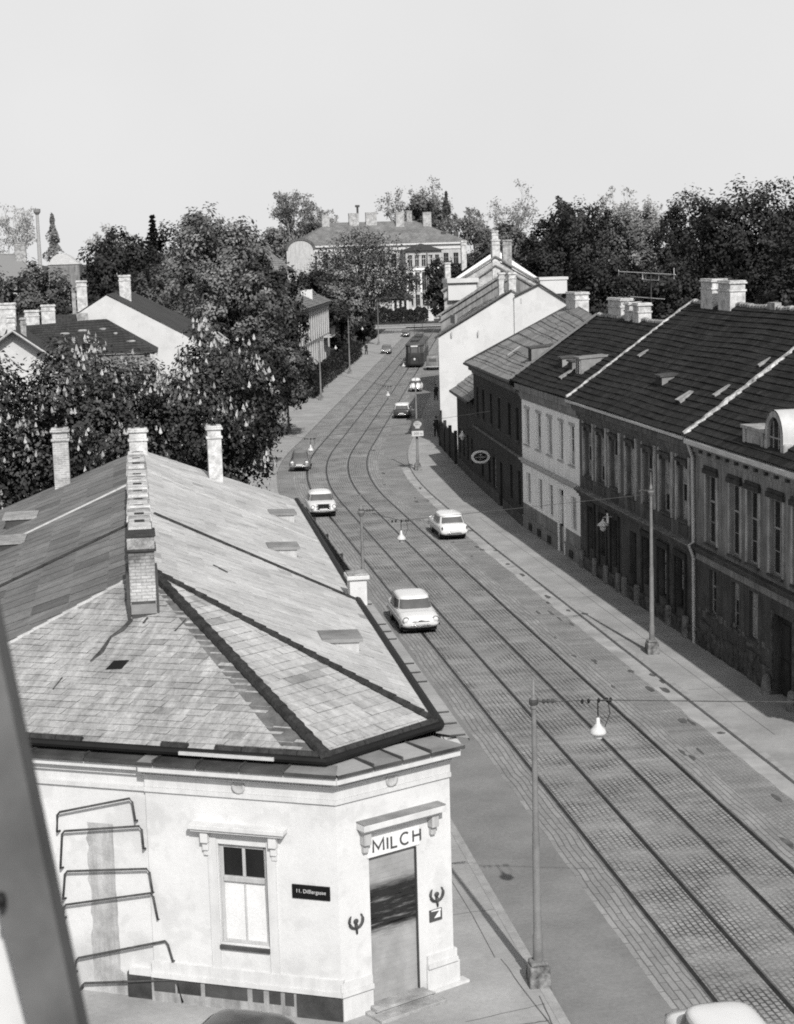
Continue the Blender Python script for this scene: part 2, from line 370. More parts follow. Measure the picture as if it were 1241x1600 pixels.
def window(par, T, a, b, c, d, rec=.16, fm='frame_grey', panes=('glass', 'glass_curtain'), pc=.4, cols=2, transom=.66, sill=None, hood=None, bars=True, jamb=None, name='window', rnd=random):
    mb = MB(T); w = .06; y0, y1 = -rec - .05, -rec + .012
    mb.box(a, a + w, y0, y1, c, d); mb.box(b - w, b, y0, y1, c, d); mb.box(a + w, b - w, y0, y1, c, c + w); mb.box(a + w, b - w, y0, y1, d - w, d)
    zt = c + (d - c) * transom
    if transom: mb.box(a + w, b - w, y0 + .003, y1 - .003, zt - .035, zt + .035)
    xs = [a + (b - a) * k / cols for k in range(cols + 1)]
    for x in xs[1:-1]: mb.box(x - .028, x + .028, y0 + .006, y1 - .006, c + w, d - w)
    if bars:
        for k in range(cols):
            for zb in (c + (zt - c) * .5,): mb.box(xs[k] + .03, xs[k + 1] - .03, y0 + .02, y1 - .02, zb - .014, zb + .014)
    o = mb.build(name, fm, par)
    p = MB(T); zz = [c, (c + zt) / 2, zt, d] if transom else [c, d]
    for k in range(cols):
        cur = rnd.random() < pc
        for j in range(len(zz) - 1):
            p.face([(xs[k], y0 + .026, zz[j]), (xs[k + 1], y0 + .026, zz[j]), (xs[k + 1], y0 + .026, zz[j + 1]), (xs[k], y0 + .026, zz[j + 1])], 1 if (cur and rnd.random() < .75) else 0)
    p.build('pane', list(panes), o)
    if sill:
        s = MB(T); s.box(a - .1, b + .1, -.02, .10, c - .09, c - .004); s.build('sill', sill, o)
    if hood:
        s = MB(T); s.box(a - .16, b + .16, -.02, .16, d + .16, d + .25); s.box(a - .2, b + .2, -.02, .2, d + .253, d + .30)
        for x in (a - .1, b): s.box(x, x + .1, -.02, .11, d - .05, d + .157)
        s.build('hood', hood, o)
    if jamb:
        s = MB(T)
        for x in (a - .17, b + .002): s.box(x, x + .168, -.02, .035, c, d + .1)
        s.build('jamb', jamb, o)
    return o
def moulding(mb, x0, x1, z, prof, m=0):
    """prof: list of (dz0, dz1, proj) bands stacked on a facade"""
    for d0, d1, pr in prof: mb.box(x0, x1, -.05, pr, z + d0, z + d1, m)
def roof_rows(mb, e0, e1, r1, r0, course=.36, seg=.9, lift=.04, m=0, jit=.02, u0=0.):
    e0, e1, r0, r1 = map(V, (e0, e1, r0, r1))
    L = max((e1 - e0).length, .1); S = ((r0 - e0).length + (r1 - e1).length) / 2
    nr = max(1, round(S / course)); ns = max(1, round(L / seg))
    nrm = (e1 - e0).cross(r0 - e0).normalized()
    if nrm.z < 0: nrm = -nrm
    ph = random.uniform(0, 6)
    def P(i, j): return (e0.lerp(e1, j / ns)).lerp(r0.lerp(r1, j / ns), i / nr) + nrm * (.05 * math.sin(j * seg * .55 + ph) * math.sin(i / nr * 5 + ph * .7) * (1 if L > 5 else 0))
    jt = [random.uniform(-1, 1) * jit for _ in range(ns + 1)]
    for i in range(nr):
        jt = [.6 * q + random.uniform(-1, 1) * jit for q in jt]
        for j in range(ns):
            a, b, c, d = P(i, j), P(i, j + 1), P(i + 1, j + 1), P(i + 1, j)
            la, lb = nrm * (lift + jt[j]), nrm * (lift + jt[j + 1])
            uv = [(u0 + L * j / ns, S * i / nr), (u0 + L * (j + 1) / ns, S * i / nr), (u0 + L * (j + 1) / ns, S * (i + 1) / nr), (u0 + L * j / ns, S * (i + 1) / nr)]
            mb.face([a + la, b + lb, c, d], m, uv)
            mb.face([a, b, b + lb, a + la], m, [(u0 + L * j / ns, S * i / nr)] * 4)
def plane_uv(mb, pts, ud, m=0):
    """flat polygon with UVs in metres: u along ud, v up the slope"""
    pts = [V(p) for p in pts]; u = V(ud).normalized(); n = (pts[1] - pts[0]).cross(pts[2] - pts[0]).normalized()
    if n.z < 0: n = -n
    w = n.cross(u); o = pts[0]
    mb.face(pts, m, [((p - o).dot(u), (p - o).dot(w)) for p in pts])
def clip_poly(poly, tri):
    """convex clip in 2D"""
    n = len(tri); ar = sum(tri[i][0] * tri[(i + 1) % n][1] - tri[(i + 1) % n][0] * tri[i][1] for i in range(n))
    T = tri if ar > 0 else tri[::-1]; out = poly
    for i in range(n):
        a, b = T[i], T[(i + 1) % n]; src = out; out = []
        def sd(p): return (b[0] - a[0]) * (p[1] - a[1]) - (b[1] - a[1]) * (p[0] - a[0])
        for j in range(len(src)):
            p, q = src[j], src[(j + 1) % len(src)]; sp, sq = sd(p), sd(q)
            if sp >= 0: out.append(p)
            if sp * sq < 0: t = sp / (sp - sq); out.append((p[0] + (q[0] - p[0]) * t, p[1] + (q[1] - p[1]) * t))
        if not out: return []
    return out
def slate_slope(mb, tone, pts, ud, bw, rh, m, lift=.014, seed=1, dark=.09, slant=0., gap=.006):
    """a roof plane laid with single slates: each a slightly lifted, slightly tilted face with a tone of its own"""
    g = random.Random(seed); pts = [V(p) for p in pts]; u = V(ud).normalized(); n = (pts[1] - pts[0]).cross(pts[2] - pts[0]).normalized()
    if n.z < 0: n = -n
    w = n.cross(u); o = pts[0]; tri = [((p - o).dot(u), (p - o).dot(w)) for p in pts]
    a0, a1 = min(t[0] for t in tri), max(t[0] for t in tri); b0, b1 = min(t[1] for t in tri), max(t[1] for t in tri)
    def sg(x, y): return .5 * math.sin(x * 1.1 + seed) + .5 * math.sin(y * 1.7 + x * .6 + seed * 2)
    r = 0; v = b0
    while v < b1:
        x = a0 - bw * ((r % 2) * .5 + g.uniform(0, .25)) - 2
        while x < a1 + 1:
            wd = bw * g.uniform(.85, 1.15); sh = slant * (v - b0)
            q = [(x + sh, v - rh * .08 + gap * .5), (x + wd - gap + sh, v - rh * .08 + gap * .5 + g.uniform(-.012, .012)), (x + wd - gap + sh + slant * rh, v + rh - gap * .5), (x + sh + slant * rh, v + rh - gap * .5)]
            c = clip_poly(q, tri)
            if len(c) > 2:
                l0, l1 = lift * g.uniform(.6, 1.6), lift * g.uniform(0, .3)
                P = [o + u * a + w * b + n * (l0 + (l1 - l0) * max(0, min(1, (b - v) / rh))) for a, b in c]
                k = len(P); mb.face(P, m, c); tone.append(max(0, min(1, g.gauss(.70, .085) + .10 * sg(x, v) - (g.uniform(.25, .6) if g.random() < dark else 0))))
            x += wd
        v += rh; r += 1
def chimney(par, T, x, y, z0, z1, w, d, mat='brick_white', cap=True, pots=2, name='chimney', lean=0.):
    mb = MB(T); a, b = w / 2, d / 2
    if z1 - z0 > .9:
        mb.box(x - a, x + a, y - b, y + b, z0, z1 - .52)
        mb.box(x - a - .05, x + a + .05, y - b - .05, y + b + .05, z1 - .52, z1 - .42)
        mb.box(x - a + .01, x + a - .01, y - b + .01, y + b - .01, z1 - .42, z1 - .16)
    else: mb.box(x - a, x + a, y - b, y + b, z0, z1 - .16)
    mb.box(x - a - .07, x + a + .07, y - b - .07, y + b + .07, z1 - .16, z1 - .08, 0)
    mb.box(x - a - .03, x + a + .03, y - b - .03, y + b + .03, z1 - .08, z1)
    n = pots
    for k in range(n):
        if d >= w: mb.box(x - a * .45, x + a * .45, y - b + (k + .25) * d / n, y - b + (k + .75) * d / n, z1 - .05, z1 + .012, 1)
        else: mb.box(x - a + (k + .25) * w / n, x - a + (k + .75) * w / n, y - b * .45, y + b * .45, z1 - .05, z1 + .012, 1)
    return mb.build(name, [mat, 'soot'], par, bevel=.02)
def dormer(par, T, x, w, slope, h, depth0, mats=('tin_mid', 'tin_dark', 'glass'), name='dormer', pitch=.12, win=False):
    """shed dormer in a frame whose x runs along the eave, y points out of the slope (downhill), z up; roof plane: z = -slope*y.
    front face stands at y=depth0"""
    mb = MB(T); zf = -slope * depth0; zt = zf + h
    yb = -(zt) / (slope - pitch) + (-pitch * depth0) / (slope - pitch) * 0
    # back: roof of dormer z = zt + pitch*(depth0 - y) meets z = -slope*y
    yb = -(zt + pitch * depth0) / (slope - pitch)
    zb = -slope * yb
    a, b = x - w / 2, x + w / 2
    mb.face([(a, depth0, zf), (b, depth0, zf), (b, depth0, zt), (a, depth0, zt)], 2 if not win else 0)
    for q in (a, b): mb.face([(q, depth0, zf), (q, depth0, zt), (q, yb, zb)], 0)
    mb.face([(a - .06, depth0 + .1, zt + .03 - .012), (b + .06, depth0 + .1, zt + .03 - .012), (b + .06, yb, zb + .03), (a - .06, yb, zb + .03)], 1)
    mb.face([(a - .06, depth0 + .1, zt - .07), (b + .06, depth0 + .1, zt - .07), (b + .06, depth0 + .1, zt + .018), (a - .06, depth0 + .1, zt + .018)], 1)
    for q in (a - .06, b + .06): mb.face([(q, depth0 + .1, zt - .07), (q, depth0 + .1, zt + .018), (q, yb, zb + .03), (q, yb, zb - .06)], 1)
    o = mb.build(name, [M[q] for q in mats], par)
    if win:
        g = MB(T)
        g.box(a + .1, b - .1, depth0 - .01, depth0 + .02, zf + .15, zt - .12, 0); 
        for q in (a + .08, x - .02, b - .12): g.box(q, q + .04, depth0 + .021, depth0 + .04, zf + .13, zt - .1, 1)
        g.build('window', ['glass', 'frame_white'], o)
    return o
# ------------------------------------------------------------------ the street (metres; +Y runs up the near street, x = 0 is the camera)
def cx(y):
    if y < 110: return 13.87
    if y < 141: return 13.87 + .211 * (y - 110) ** 2 / 62
    return 13.87 + .211 * 15.5 + .211 * (y - 141)
def slope_c(y): return 0 if y < 110 else (.211 * (y - 110) / 31 if y < 141 else .211)
def road_pt(y, o):
    t = slope_c(y); n = math.hypot(1, t)
    return (cx(y) + o / n, y - o * t / n)
def interp(y, tab):
    if y <= tab[0][0]: return tab[0][1]
    for (a, p), (b, q) in zip(tab, tab[1:]):
        if y <= b:
            f = (y - a) / (b - a); f = f * f * (3 - 2 * f); return p + (q - p) * f
    return tab[-1][1]
KR = lambda y: interp(y, [(88, 4.98), (119, 5.42), (400, 5.38)])
KL = lambda y: interp(y, [(78, -5.57), (122, -4.45), (150, -4.25), (400, -4.2)])
def ys(a, b, st=2.):
    out = []; y = a
    while y < b - 1e-6:
        out.append(y); y += st if 100 < y < 150 else st * 3
    return out + [b]
def strip(name, oa, ob, z, mat, y0=-30., y1=362., kind='structure', wob=0.):
    fa = oa if callable(oa) else (lambda y: oa); fb = ob if callable(ob) else (lambda y: ob)
    mb = MB(); Y = ys(y0, y1, 2. if not wob else .35)
    prev = None
    for y in Y:
        j = random.uniform(-wob, wob) if wob else 0
        k = random.uniform(-wob, wob) if wob else 0
        a = road_pt(y, fa(y) + j); b = road_pt(y, fb(y) + k)
        cur = ((a[0], a[1], z), (b[0], b[1], z), (y, fa(y)), (y, fb(y)))
        if prev: mb.face([prev[0], prev[1], cur[1], cur[0]], 0, [prev[2], prev[3], cur[3], cur[2]])
        prev = cur
    return mb.build(name, mat, kind=kind)
g = MB(); g.face([(-3500, -300, -.04), (3500, -300, -.04), (3500, 6000, -.04), (-3500, 6000, -.04)])
g.build('ground', 'grass', kind='structure')
strip('road', -5.7, 5.5, 0., 'lane')
strip('tram_bed', -2.32, 2.32, .004, 'sett', -30, 350)
strip('road_asphalt', KL, -3.25, .004, 'asphalt', -30, 112, wob=.0)
strip('sett_border', -3.25, -2.30, .006, 'sett_long', -30, 345, wob=.035)
strip('sett_border', 2.30, 3.1, .006, 'sett_long', -30, 345, wob=.04)
strip('gutter_strip', lambda y: KR(y) - .62, KR, .004, 'gutter', -30, 128, wob=.05)
for o in (-2.24, -.82, .80, 2.23):
    strip('tram_rail', o - .055, o + .055, .010, 'rail', -30, 355)
    strip('tram_rail_head', o - .105 if o in (-2.24, .80) else o + .057, o - .057 if o in (-2.24, .80) else o + .105, .011, 'steel', -30, 355)
# kerbs and pavements
def kerbed(name, ok, w, far, y0, y1):
    mb = MB(); P = []
    for y in ys(y0, y1, 2.):
        a = ok(y); s = 1 if w > 0 else -1
        q = [road_pt(y, a) + (-.02,), road_pt(y, a) + (.11,), road_pt(y, a + s * .22) + (.116,), road_pt(y, a + s * .225) + (.09,)]
        P.append(q)
    mb.grid(P); mb.build(name + '_kerb', 'kerb', kind='structure')
    mb = MB(); P = []
    for y in ys(y0, y1, 2.): P.append([road_pt(y, ok(y) + (.2 if w > 0 else -.2)) + (.104,), road_pt(y, far(y) if callable(far) else far) + (.104,)])
    mb.grid(P); mb.build(name, 'pave', kind='structure')
kerbed('right_pavement', KR, 1, 9.6, -30, 356)
kerbed('left_pavement', KL, -1, lambda y: interp(y, [(76, -9.5), (120, -9.2), (160, -9.6), (400, -9.4)]), 31.5, 352)
mb = MB(); mb.face([(-30, 31.5, .10), (4.6, 31.5, .10), (4.6, 45, .10), (-30, 45, .10)]); mb.build('corner_pavement', 'pave', kind='structure')
mb = MB(); mb.face([(-40, 8, .003), (8.25, 8, .003), (8.25, 31.3, .003), (-40, 31.3, .003)]); mb.build('side_street', 'asphalt', kind='structure')
mb = MB(); mb.box(-40, 8.3, 31.3, 31.5, -.03, .115); mb.build('side_kerb', 'kerb', kind='structure')
mb = MB()
def ln(a, b, w, z=.1085):
    a, b = V((a[0], a[1], z)), V((b[0], b[1], z)); d = (b - a).normalized(); n = V((-d.y, d.x, 0)) * w / 2
    k = 9; prev = None
    for i in range(k + 1):
        p = a.lerp(b, i / k) + n.normalized() * random.uniform(-.02, .02); q = (p - n * random.uniform(.6, 1.2), p + n * random.uniform(.6, 1.2))
        if prev: mb.face([prev[0], q[0], q[1], prev[1]])
        prev = q
ln((7.15, 60), (7.5, 36.5), .022); ln((7.6, 36.4), (8.0, 31.6), .03)
for y in (39.2, 42.6, 46.9): ln((6.8, y), (8.06, y + .15), .02)
ln((6.2, 33.4), (8.0, 33.9), .02); ln((7.0, 33.0), (7.9, 33.1), .04); ln((8.0, 34.3), (7.9, 32.0), .03)
for y in (58.2, 66.5, 75.4, 83.0, 90.0): ln((19.2, y), (21.7, y + .1), .015)
ln((20.1, 52), (20.15, 100), .018)
mb.build('pavement_seam', 'seam', kind='structure')
mb = MB()   # holes and sunken setts along the kerb and rails
for i in range(46):
    y = random.uniform(42, 125); o = random.choice([KR(y) - .25, KR(y) - .75, 2.9, 3.3, KR(y) - .1, 4.0]) + random.uniform(-.12, .12)
    L = random.uniform(.25, 1.3); w = random.uniform(.05, .16); pts = []
    for k in range(9):
        a = 2 * PI * k / 9; r = random.uniform(.6, 1.1); pts.append(road_pt(y + math.sin(a) * L * r * .5, o + math.cos(a) * w * r))
    mb.face([p + (.0125,) for p in pts])
mb.build('road_patch', 'seam', kind='structure')
mb = MB()
mb.face([road_pt(y, o) + (.007,) for y, o in ((134, 3.4), (148, 3.6), (148, 5.2), (134, 5.2))]); mb.build('road_asphalt_patch', 'asphalt', kind='structure')
# cross street at the far end
mb = MB(); mb.face([(30, 362, .0), (110, 350, .0), (112, 362, .0), (30, 374, .0)]); mb.build('cross_street', 'pave', kind='structure')
mb = MB(); mb.face([(30, 374, .08), (112, 362, .08), (112, 367, .08), (30, 379, .08)]); mb.build('far_pavement', 'gutter', kind='structure')

# ------------------------------------------------------------------ the corner house
H = thing('corner_house', 'white single-storey corner dairy with grey slate hip roof in the foreground', 'house', (3.7, 34.0, 0))
O = off(H)
A = V((3.7, 34.0, 0)); d = V((-.8941, .4479, 0)); nf = V((-.4479, -.8941, 0))
B = V((6.33, 35.35, 0)); ec = (A - B).normalized(); nc = V((-ec.y, ec.x, 0)); CL = (A - B).length
if nc.y > 0: nc = -nc
FF = O @ frame(A, d, nf); FC = O @ frame(B, ec, nc)
FLEN = 11.6; ZC = 4.88; LZ = .73
PL = A + d * FLEN
# walls
mb = MB(FF)
facade(mb, 4.3, -.1, 5.5, [(1.58, 2.68, 1.55, 3.76)], rev=.14)
mb.T = FF @ Matrix.Translation((0, -.07, 0)); mb.face([(4.3, 0, -.1), (FLEN, 0, -.1), (FLEN, 0, 5.5), (4.3, 0, 5.5)])
mb.face([(4.3, .07, -.1), (4.3, 0, -.1), (4.3, 0, 5.5), (4.3, .07, 5.5)])
mb.T = FC; facade(mb, CL, -.1, 5.5, [(.94, 2.17, .10, 3.9)], rev=.12)
mb.T = O
mb.face([B + V((0, 0, -.1)), V((6.33, 72.6, -.1)), V((6.33, 72.6, 5.5)), B + V((0, 0, 5.5))])
mb.face([(6.33, 72.6, -.1), (-6.6, 70.5, -.1), (-6.6, 70.5, 5.5), (.2, 71.5, 8.1), (6.33, 72.6, 5.5)])
mb.face([(-6.6, 70.5, -.1), tuple(PL + V((0, 0, -.1))), tuple(PL + V((0, 0, 5.5))), (-6.6, 70.5, 5.5)])
mb.build('wall', 'white_wall', H)
# plinth with projecting ledge
mb = MB(FF); mb.box(-.04, 4.36, -.1, .05, -.1, LZ - .1); mb.build('plinth', 'plinth', H)
mb = MB(FF); mb.box(4.37, 4.95, -.2, .02, -.1, LZ - .05)
for a, b in ((-.03, 1.0), (1.06, 1.26), (1.36, 1.62), (1.75, 2.0), (2.12, 3.1), (3.2, 3.75), (3.8, 4.3)): mb.box(a, b, .052, .06, .33 if a > 0 else -.05, .62)
mb.build('plinth_panel', 'tin_dark', H)
mb = MB(FF); mb.box(-.06, 4.34, -.1, .10, LZ - .08, LZ + .02); mb.box(-.05, 4.33, -.1, .06, LZ + .022, LZ + .27); mb.box(4.35, 4.9, -.2, .03, LZ - .1, LZ + .05)
mb.T = FC; mb.box(2.2, CL + .06, -.1, .11, LZ - .08, LZ + .02); mb.box(-.05, .75, -.1, .11, LZ - .08, LZ + .02)
mb.box(2.2, CL + .05, -.1, .06, LZ + .022, LZ + .2); mb.box(-.05, .74, -.1, .06, LZ + .022, LZ + .2)
mb.build('plinth_ledge', 'white_trim', H)
mb = MB(FC); mb.box(2.19, CL + .035, -.1, .05, -.1, LZ - .085); mb.box(-.12, .76, -.1, .06, -.1, LZ - .085); mb.box(-.3, .8, -.1, .16, -.1, .16); mb.build('plinth_pier', 'white_trim', H)
# cornice mouldings
def run(T, x0, x1, mitre0, mitre1, zoff, prof, mb, m=0):
    for z0, z1, pr in prof:
        a0, a1 = x0 - mitre0 * pr, x1 + mitre1 * pr
        P = [(x0, -.05), (x1, -.05), (a1, pr), (a0, pr)]
        mb.T = T; mb.prism(P, z0 + zoff, z1 + zoff, m)
mt = math.tan(math.radians(26.9) * .98)
prof = [(4.80, 4.90, .05), (4.905, 5.16, .025), (5.165, 5.22, .10), (5.255, 5.31, .20), (5.313, 5.46, .30)]
mb = MB()
run(FF, 0, 4.3, mt, 0, 0, prof, mb); run(FC, 0, CL, .3, mt, 0, prof, mb)
run(FF, 4.302, FLEN, 0, 0, -.06, [(4.85, 4.93, .0), (5.2, 5.30, .02), (5.35, 5.46, .16)], mb)
mb.T = O; mb.box(6.3, 6.63, 35.5, 50.3, 5.31, 5.46)
mb.build('cornice', 'white_trim', H)
mb = MB()
for T, L0, L1 in ((FF, 0.05, 4.28), (FC, 0.03, CL - .03)):
    mb.T = T; k = L0
    while k < L1: mb.box(k, k + .035, .0, .15, 5.221, 5.254); k += .07
mb.build('dentil_row', 'sign_dark', H)
# roof
G1 = V((3.56, 34.13, 5.75)); G2 = V((6.28, 36.2, 5.75)); G3 = V((6.75, 73.2, 5.557)); AP = V((.2, 43.4, 8.25)); RF = V((.2, 71.3, 8.25))
G0 = G1 + V(d) * 11.3; BL = V((-6.7, 70.4, 5.691))
mb = MB(O)
nfl = V((d.x, d.y, 0))
tone = []
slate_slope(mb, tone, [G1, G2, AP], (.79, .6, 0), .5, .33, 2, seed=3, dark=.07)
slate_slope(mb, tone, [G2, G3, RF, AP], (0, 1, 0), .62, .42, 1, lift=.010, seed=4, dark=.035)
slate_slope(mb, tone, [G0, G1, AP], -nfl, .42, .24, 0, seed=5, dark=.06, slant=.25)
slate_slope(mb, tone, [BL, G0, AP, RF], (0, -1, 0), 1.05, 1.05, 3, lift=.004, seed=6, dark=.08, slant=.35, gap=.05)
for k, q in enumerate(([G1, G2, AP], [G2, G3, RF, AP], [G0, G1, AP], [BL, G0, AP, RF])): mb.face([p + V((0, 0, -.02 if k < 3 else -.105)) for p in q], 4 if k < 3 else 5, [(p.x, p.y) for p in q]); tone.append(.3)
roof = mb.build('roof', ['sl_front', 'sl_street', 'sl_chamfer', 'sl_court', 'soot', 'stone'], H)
at = roof.data.attributes.new('shade', 'FLOAT', 'FACE'); at.data.foreach_set('value', tone)
mb = MB(O)     # hip and ridge caps: overlapping half-round tiles
def caps(a, b, r, L=.42, seed=1):
    n = max(2, int((b - a).length / L))
    for k in range(n):
        p, q = a.lerp(b, k / n), a.lerp(b, (k + 1.12) / n)
        mb.tube([p + V((0, 0, .015)), q + V((0, 0, -.0))], [r * 1.12, r * .9], 8)
caps(G1 + V((0, 0, .05)), AP, .125); caps(G2 + V((-.05, 0, .05)), AP, .085)
mb.build('hip_cap', 'hipcap', roof)
mb = MB(O); caps(G0, AP, .05); mb.build('hip_joint', 'trim_grey', roof)
mb = MB(O); u = (G1 - AP); w_ = V((-.83, .2, 0)); k0, k1 = .06, .97
nn = (G1 - G0).cross(AP - G0).normalized(); nn = nn if nn.z > 0 else -nn
mb.face([AP.lerp(G1, k0) + nn * .012, AP.lerp(G1, k1) + nn * .012, AP.lerp(G1, k1) - nfl * -.80 + nn * .012, AP.lerp(G1, k0 + .02) - nfl * -.30 + nn * .012])
mb.build('stained_band', 'hip_slate', roof)
# party lines across the street slope and the courtyard slope
def on_st(x, y, e=0.): return V((x, y, AP.z - (x - .2) * 2.5 / 6.08 + e))
sl = 2.5 / 6.74
def on_ct(x, y, e=0.): return V((x, y, AP.z - (.2 - x) * sl + e))
mb = MB(O)
mb.tube([on_st(.5, 53.6, .03), on_st(6.3, 50.1, .03)], .055, 6); mb.tube([on_ct(-.1, 52.0, .03), on_ct(-6.5, 49.6, .03)], .05, 6)
mb.build('party_ridge', 'hipcap', roof)
mb = MB(O)
mb.tube([on_st(.5, 64.5, .01), on_st(6.4, 61.2, .01)], .03, 6); mb.tube([on_ct(-.1, 61.5, .02), on_ct(-6.5, 58.5, .02)], .05, 6)
mb.build('roof_seam', 'trim_grey', roof)
mb = MB(O)
for y0, z_ in ((72.0, 0),):
    pass
c = AP.lerp(G1, .5)
def on_fr(x, y, e=0.):   # front slope
    dist = (V((x, y, 0)) - V((G1.x, G1.y, 0))).dot(-nf); return V((x, y, 5.75 + dist * (2.5 / ((AP - G1).dot(-nf))) + e))
mb.face([on_fr(-.92, 39.22, .02), on_fr(-.55, 39.1, .02), on_fr(-.36, 39.4, .02), on_fr(-.72, 39.52, .02)]); mb.build('roof_hatch', 'black', roof)
mb = MB(O); pts = [(-.28, 41.1), (-.5, 40.75), (-.78, 40.55), (-1.0, 40.0), (-1.25, 39.7)]
mb.tube([on_fr(x, y, .02) for x, y in pts], [.05, .06, .03, .06, .02], 6)
mb.tube([on_fr(1.0, 40.6, .015), on_fr(.72, 40.2, .015)], .02, 5); mb.tube([on_fr(-1.9, 39.3, .015), on_fr(-2.1, 38.9, .015)], .02, 5); mb.tube([on_fr(.1, 41.05, .02), on_fr(0, 40.85, .02)], .03, 5)
mb.build('flashing', 'iron', roof)
mb = MB(O); mb.tube([on_st(2.0, 47.4, .02), on_st(2.35, 47.0, .02)], .03, 5)
for x, y in ((5.0, 38.2), (4.4, 39.0), (5.5, 37.5)): mb.tube([on_st(x - 1.2, y, -.3 + .05), on_st(x - 1.35, y - .3, -.42)], .012, 4)
mb.build('snow_hook', 'iron', roof)
# shed hatches on both slopes
st = 2.5 / 6.08
for i, (x, y) in enumerate(((5.25, 42.0), (5.02, 55.4), (5.85, 65.1))):
    p = on_st(x, y); fr = O @ frame((p.x, p.y, p.z), (0, -1, 0), (1, 0, 0))
    dormer(roof, fr, 0, 1.0, st, .36, 0, ('trim_grey', 'tin_mid', 'black'), pitch=.02)
for x, y in ((-4.75, 64.0), (-4.9, 58.8)):
    p = on_ct(x, y); fr = O @ frame((p.x, p.y, p.z), (0, 1, 0), (-1, 0, 0))
    dormer(roof, fr, 0, 1.5, sl, .42, 0, ('tin_dark', 'stone', 'black'), pitch=.0)
# eaves: gutter, tin-covered cornice ledge
mb = MB(O)
gp = [G0, G1, G2, V((6.36, 51.0, 5.71)), V((6.75, 73.2, 5.557))]
mb.tube([p + V((0, 0, -.05)) for p in gp[:3]], .09, 8); mb.tube([p + V((0, 0, -.03)) for p in gp[2:]], .135, 8); mb.build('eaves_gutter', 'black', roof)
mb = MB(O)
for k in range(int(FLEN / .62)):
    if k in (4, 6, 7, 8): continue
    a, b = G1 + V(d) * (.62 * k), G1 + V(d) * (.62 * k + .6)
    mb.tube([a + V((0, .06, .045)), b + V((0, .06, .045))], .085, 8)
for k in range(6): mb.tube([G1.lerp(G2, k / 6) + V((-.04, .06, .045)), G1.lerp(G2, (k + .96) / 6) + V((-.04, .06, .045))], .085, 8)
mb.build('eaves_tile', 'hipcap', roof)
mb = MB(FF); mb.box(1.3, 3.45, .02, .07, 5.66, 5.73); mb.build('gutter_strip', 'zinc', roof)
# ledge sheets
mb = MB()
def sheets(T, x0, x1, L, y0, y1a, y1b, za, zb, m0, m1=0., mm=None):
    x = x0; k = 0
    while x < x1 - .01:
        e = min(x + L, x1); mb.T = T; f0, f1 = (x - x0) / (x1 - x0), (e - x0) / (x1 - x0)
        sx0 = -m0 if k == 0 else 0; sx1 = m1 if e >= x1 - .01 else 0
        j = random.uniform(0, .012)
        mb.face([(x, y0, za + j), (e - .012, y0, za + j), (e - .012 + sx1, y1a, zb + j), (x + sx0, y1a, zb + j)], mm(k) if mm else 0)
        mb.face([(x + sx0, y1a, zb + j), (e - .012 + sx1, y1a, zb + j), (e - .012 + sx1, y1a, zb - .07), (x + sx0, y1a, zb - .07)], 1)
        if e < x1 - .01: mb.box(e - .02, e + .02, min(y0, y1a - .02), y1a, zb + .0, za + .035, 1) if abs(za - zb) < .06 else None
        x = e; k += 1
sheets(FF, 0, 4.3, .98, -.22, .36, 0, 5.56, 5.53, .17, 0., lambda k: 1 if k in (1, 2, 3) else 0)
sheets(FF, 4.3, FLEN, 1.3, -.22, .24, 0, 5.55, 5.5, 0, 0, lambda k: 1)
sheets(FC, 0, CL, .74, -.55, .36, 0, 5.57, 5.53, .17, .17, lambda k: 2 if k % 2 else 0)
mb.T = O
x = 35.6
for k in range(38):
    y0, y1 = 35.65 + k * .97, 35.65 + k * .97 + .955
    if y0 > 50.5:
        o_ = (y0 - 36.2) / 37 * .35; mb.face([(6.1 + o_, y0, 5.5 - o_ * .3), (6.42 + o_, y0, 5.47 - o_ * .3), (6.42 + o_, y1, 5.47 - o_ * .3), (6.1 + o_, y1, 5.5 - o_ * .3)], 1); continue
    mb.face([(6.2, y0 + (.45 if k == 0 else 0), 5.56), (6.85, y0, 5.52), (6.85, y1, 5.52), (6.2, y1, 5.56)], 2)
    mb.face([(6.85, y0, 5.52), (6.85, y1, 5.52), (6.85, y1, 5.46), (6.85, y0, 5.46)], 1)
    if k % 5 < 3: mb.tube([(6.42, y0 + .12, 5.572), (6.8, y0 + .25, 5.54)], .024, 5, 1)
mb.build('ledge_sheet', ['tin_mid', 'tin_dark', 'pave'], roof)
# chimneys
O2 = O
chimney(roof, O2, -2.9, 69.8, 6.6, 9.42, .62, .62, 'brick_mid', name='chimney')
chimney(roof, O2, 3.2, 69.9, 6.6, 9.25, .56, .62, 'brick_white', name='chimney')
chimney(roof, O2, .16, 70.4, 7.9, 9.22, .72, .5, 'brick_white', name='chimney')
mb = MB(O)     # the long ridge stack: one wall of flues with cap slabs
mb.box(-.28, .34, 41.2, 59.0, 7.4, 9.30, 0)
mb.box(-.33, .39, 41.15, 42.3, 9.06, 9.12, 2); mb.box(-.33, .39, 41.14, 42.2, 9.42, 9.48, 2); mb.box(-.3, .36, 41.18, 42.2, 9.12, 9.42, 1)
y = 42.0; k = 0
while y < 58.8:
    L = random.uniform(.55, .95); zt = 9.50 + random.uniform(-.05, .04); e = random.uniform(-.03, .05)
    mb.box(-.27 - e, .33 + e, y, y + L - .08, 9.3, zt, (3, 3, 1, 3, 1)[k % 5], .02)
    if k % 2: mb.box(-.1, .16, y + .2, y + L - .28, zt - .1, zt + .006, 2)
    else: mb.box(-.2, .3, y + L - .16, y + L + .02, 9.31, 9.45, 2)
    y += L; k += 1
mb.build('chimney', ['stack', 'brick_dirty', 'soot', 'brick_white'], roof, bevel=.015)
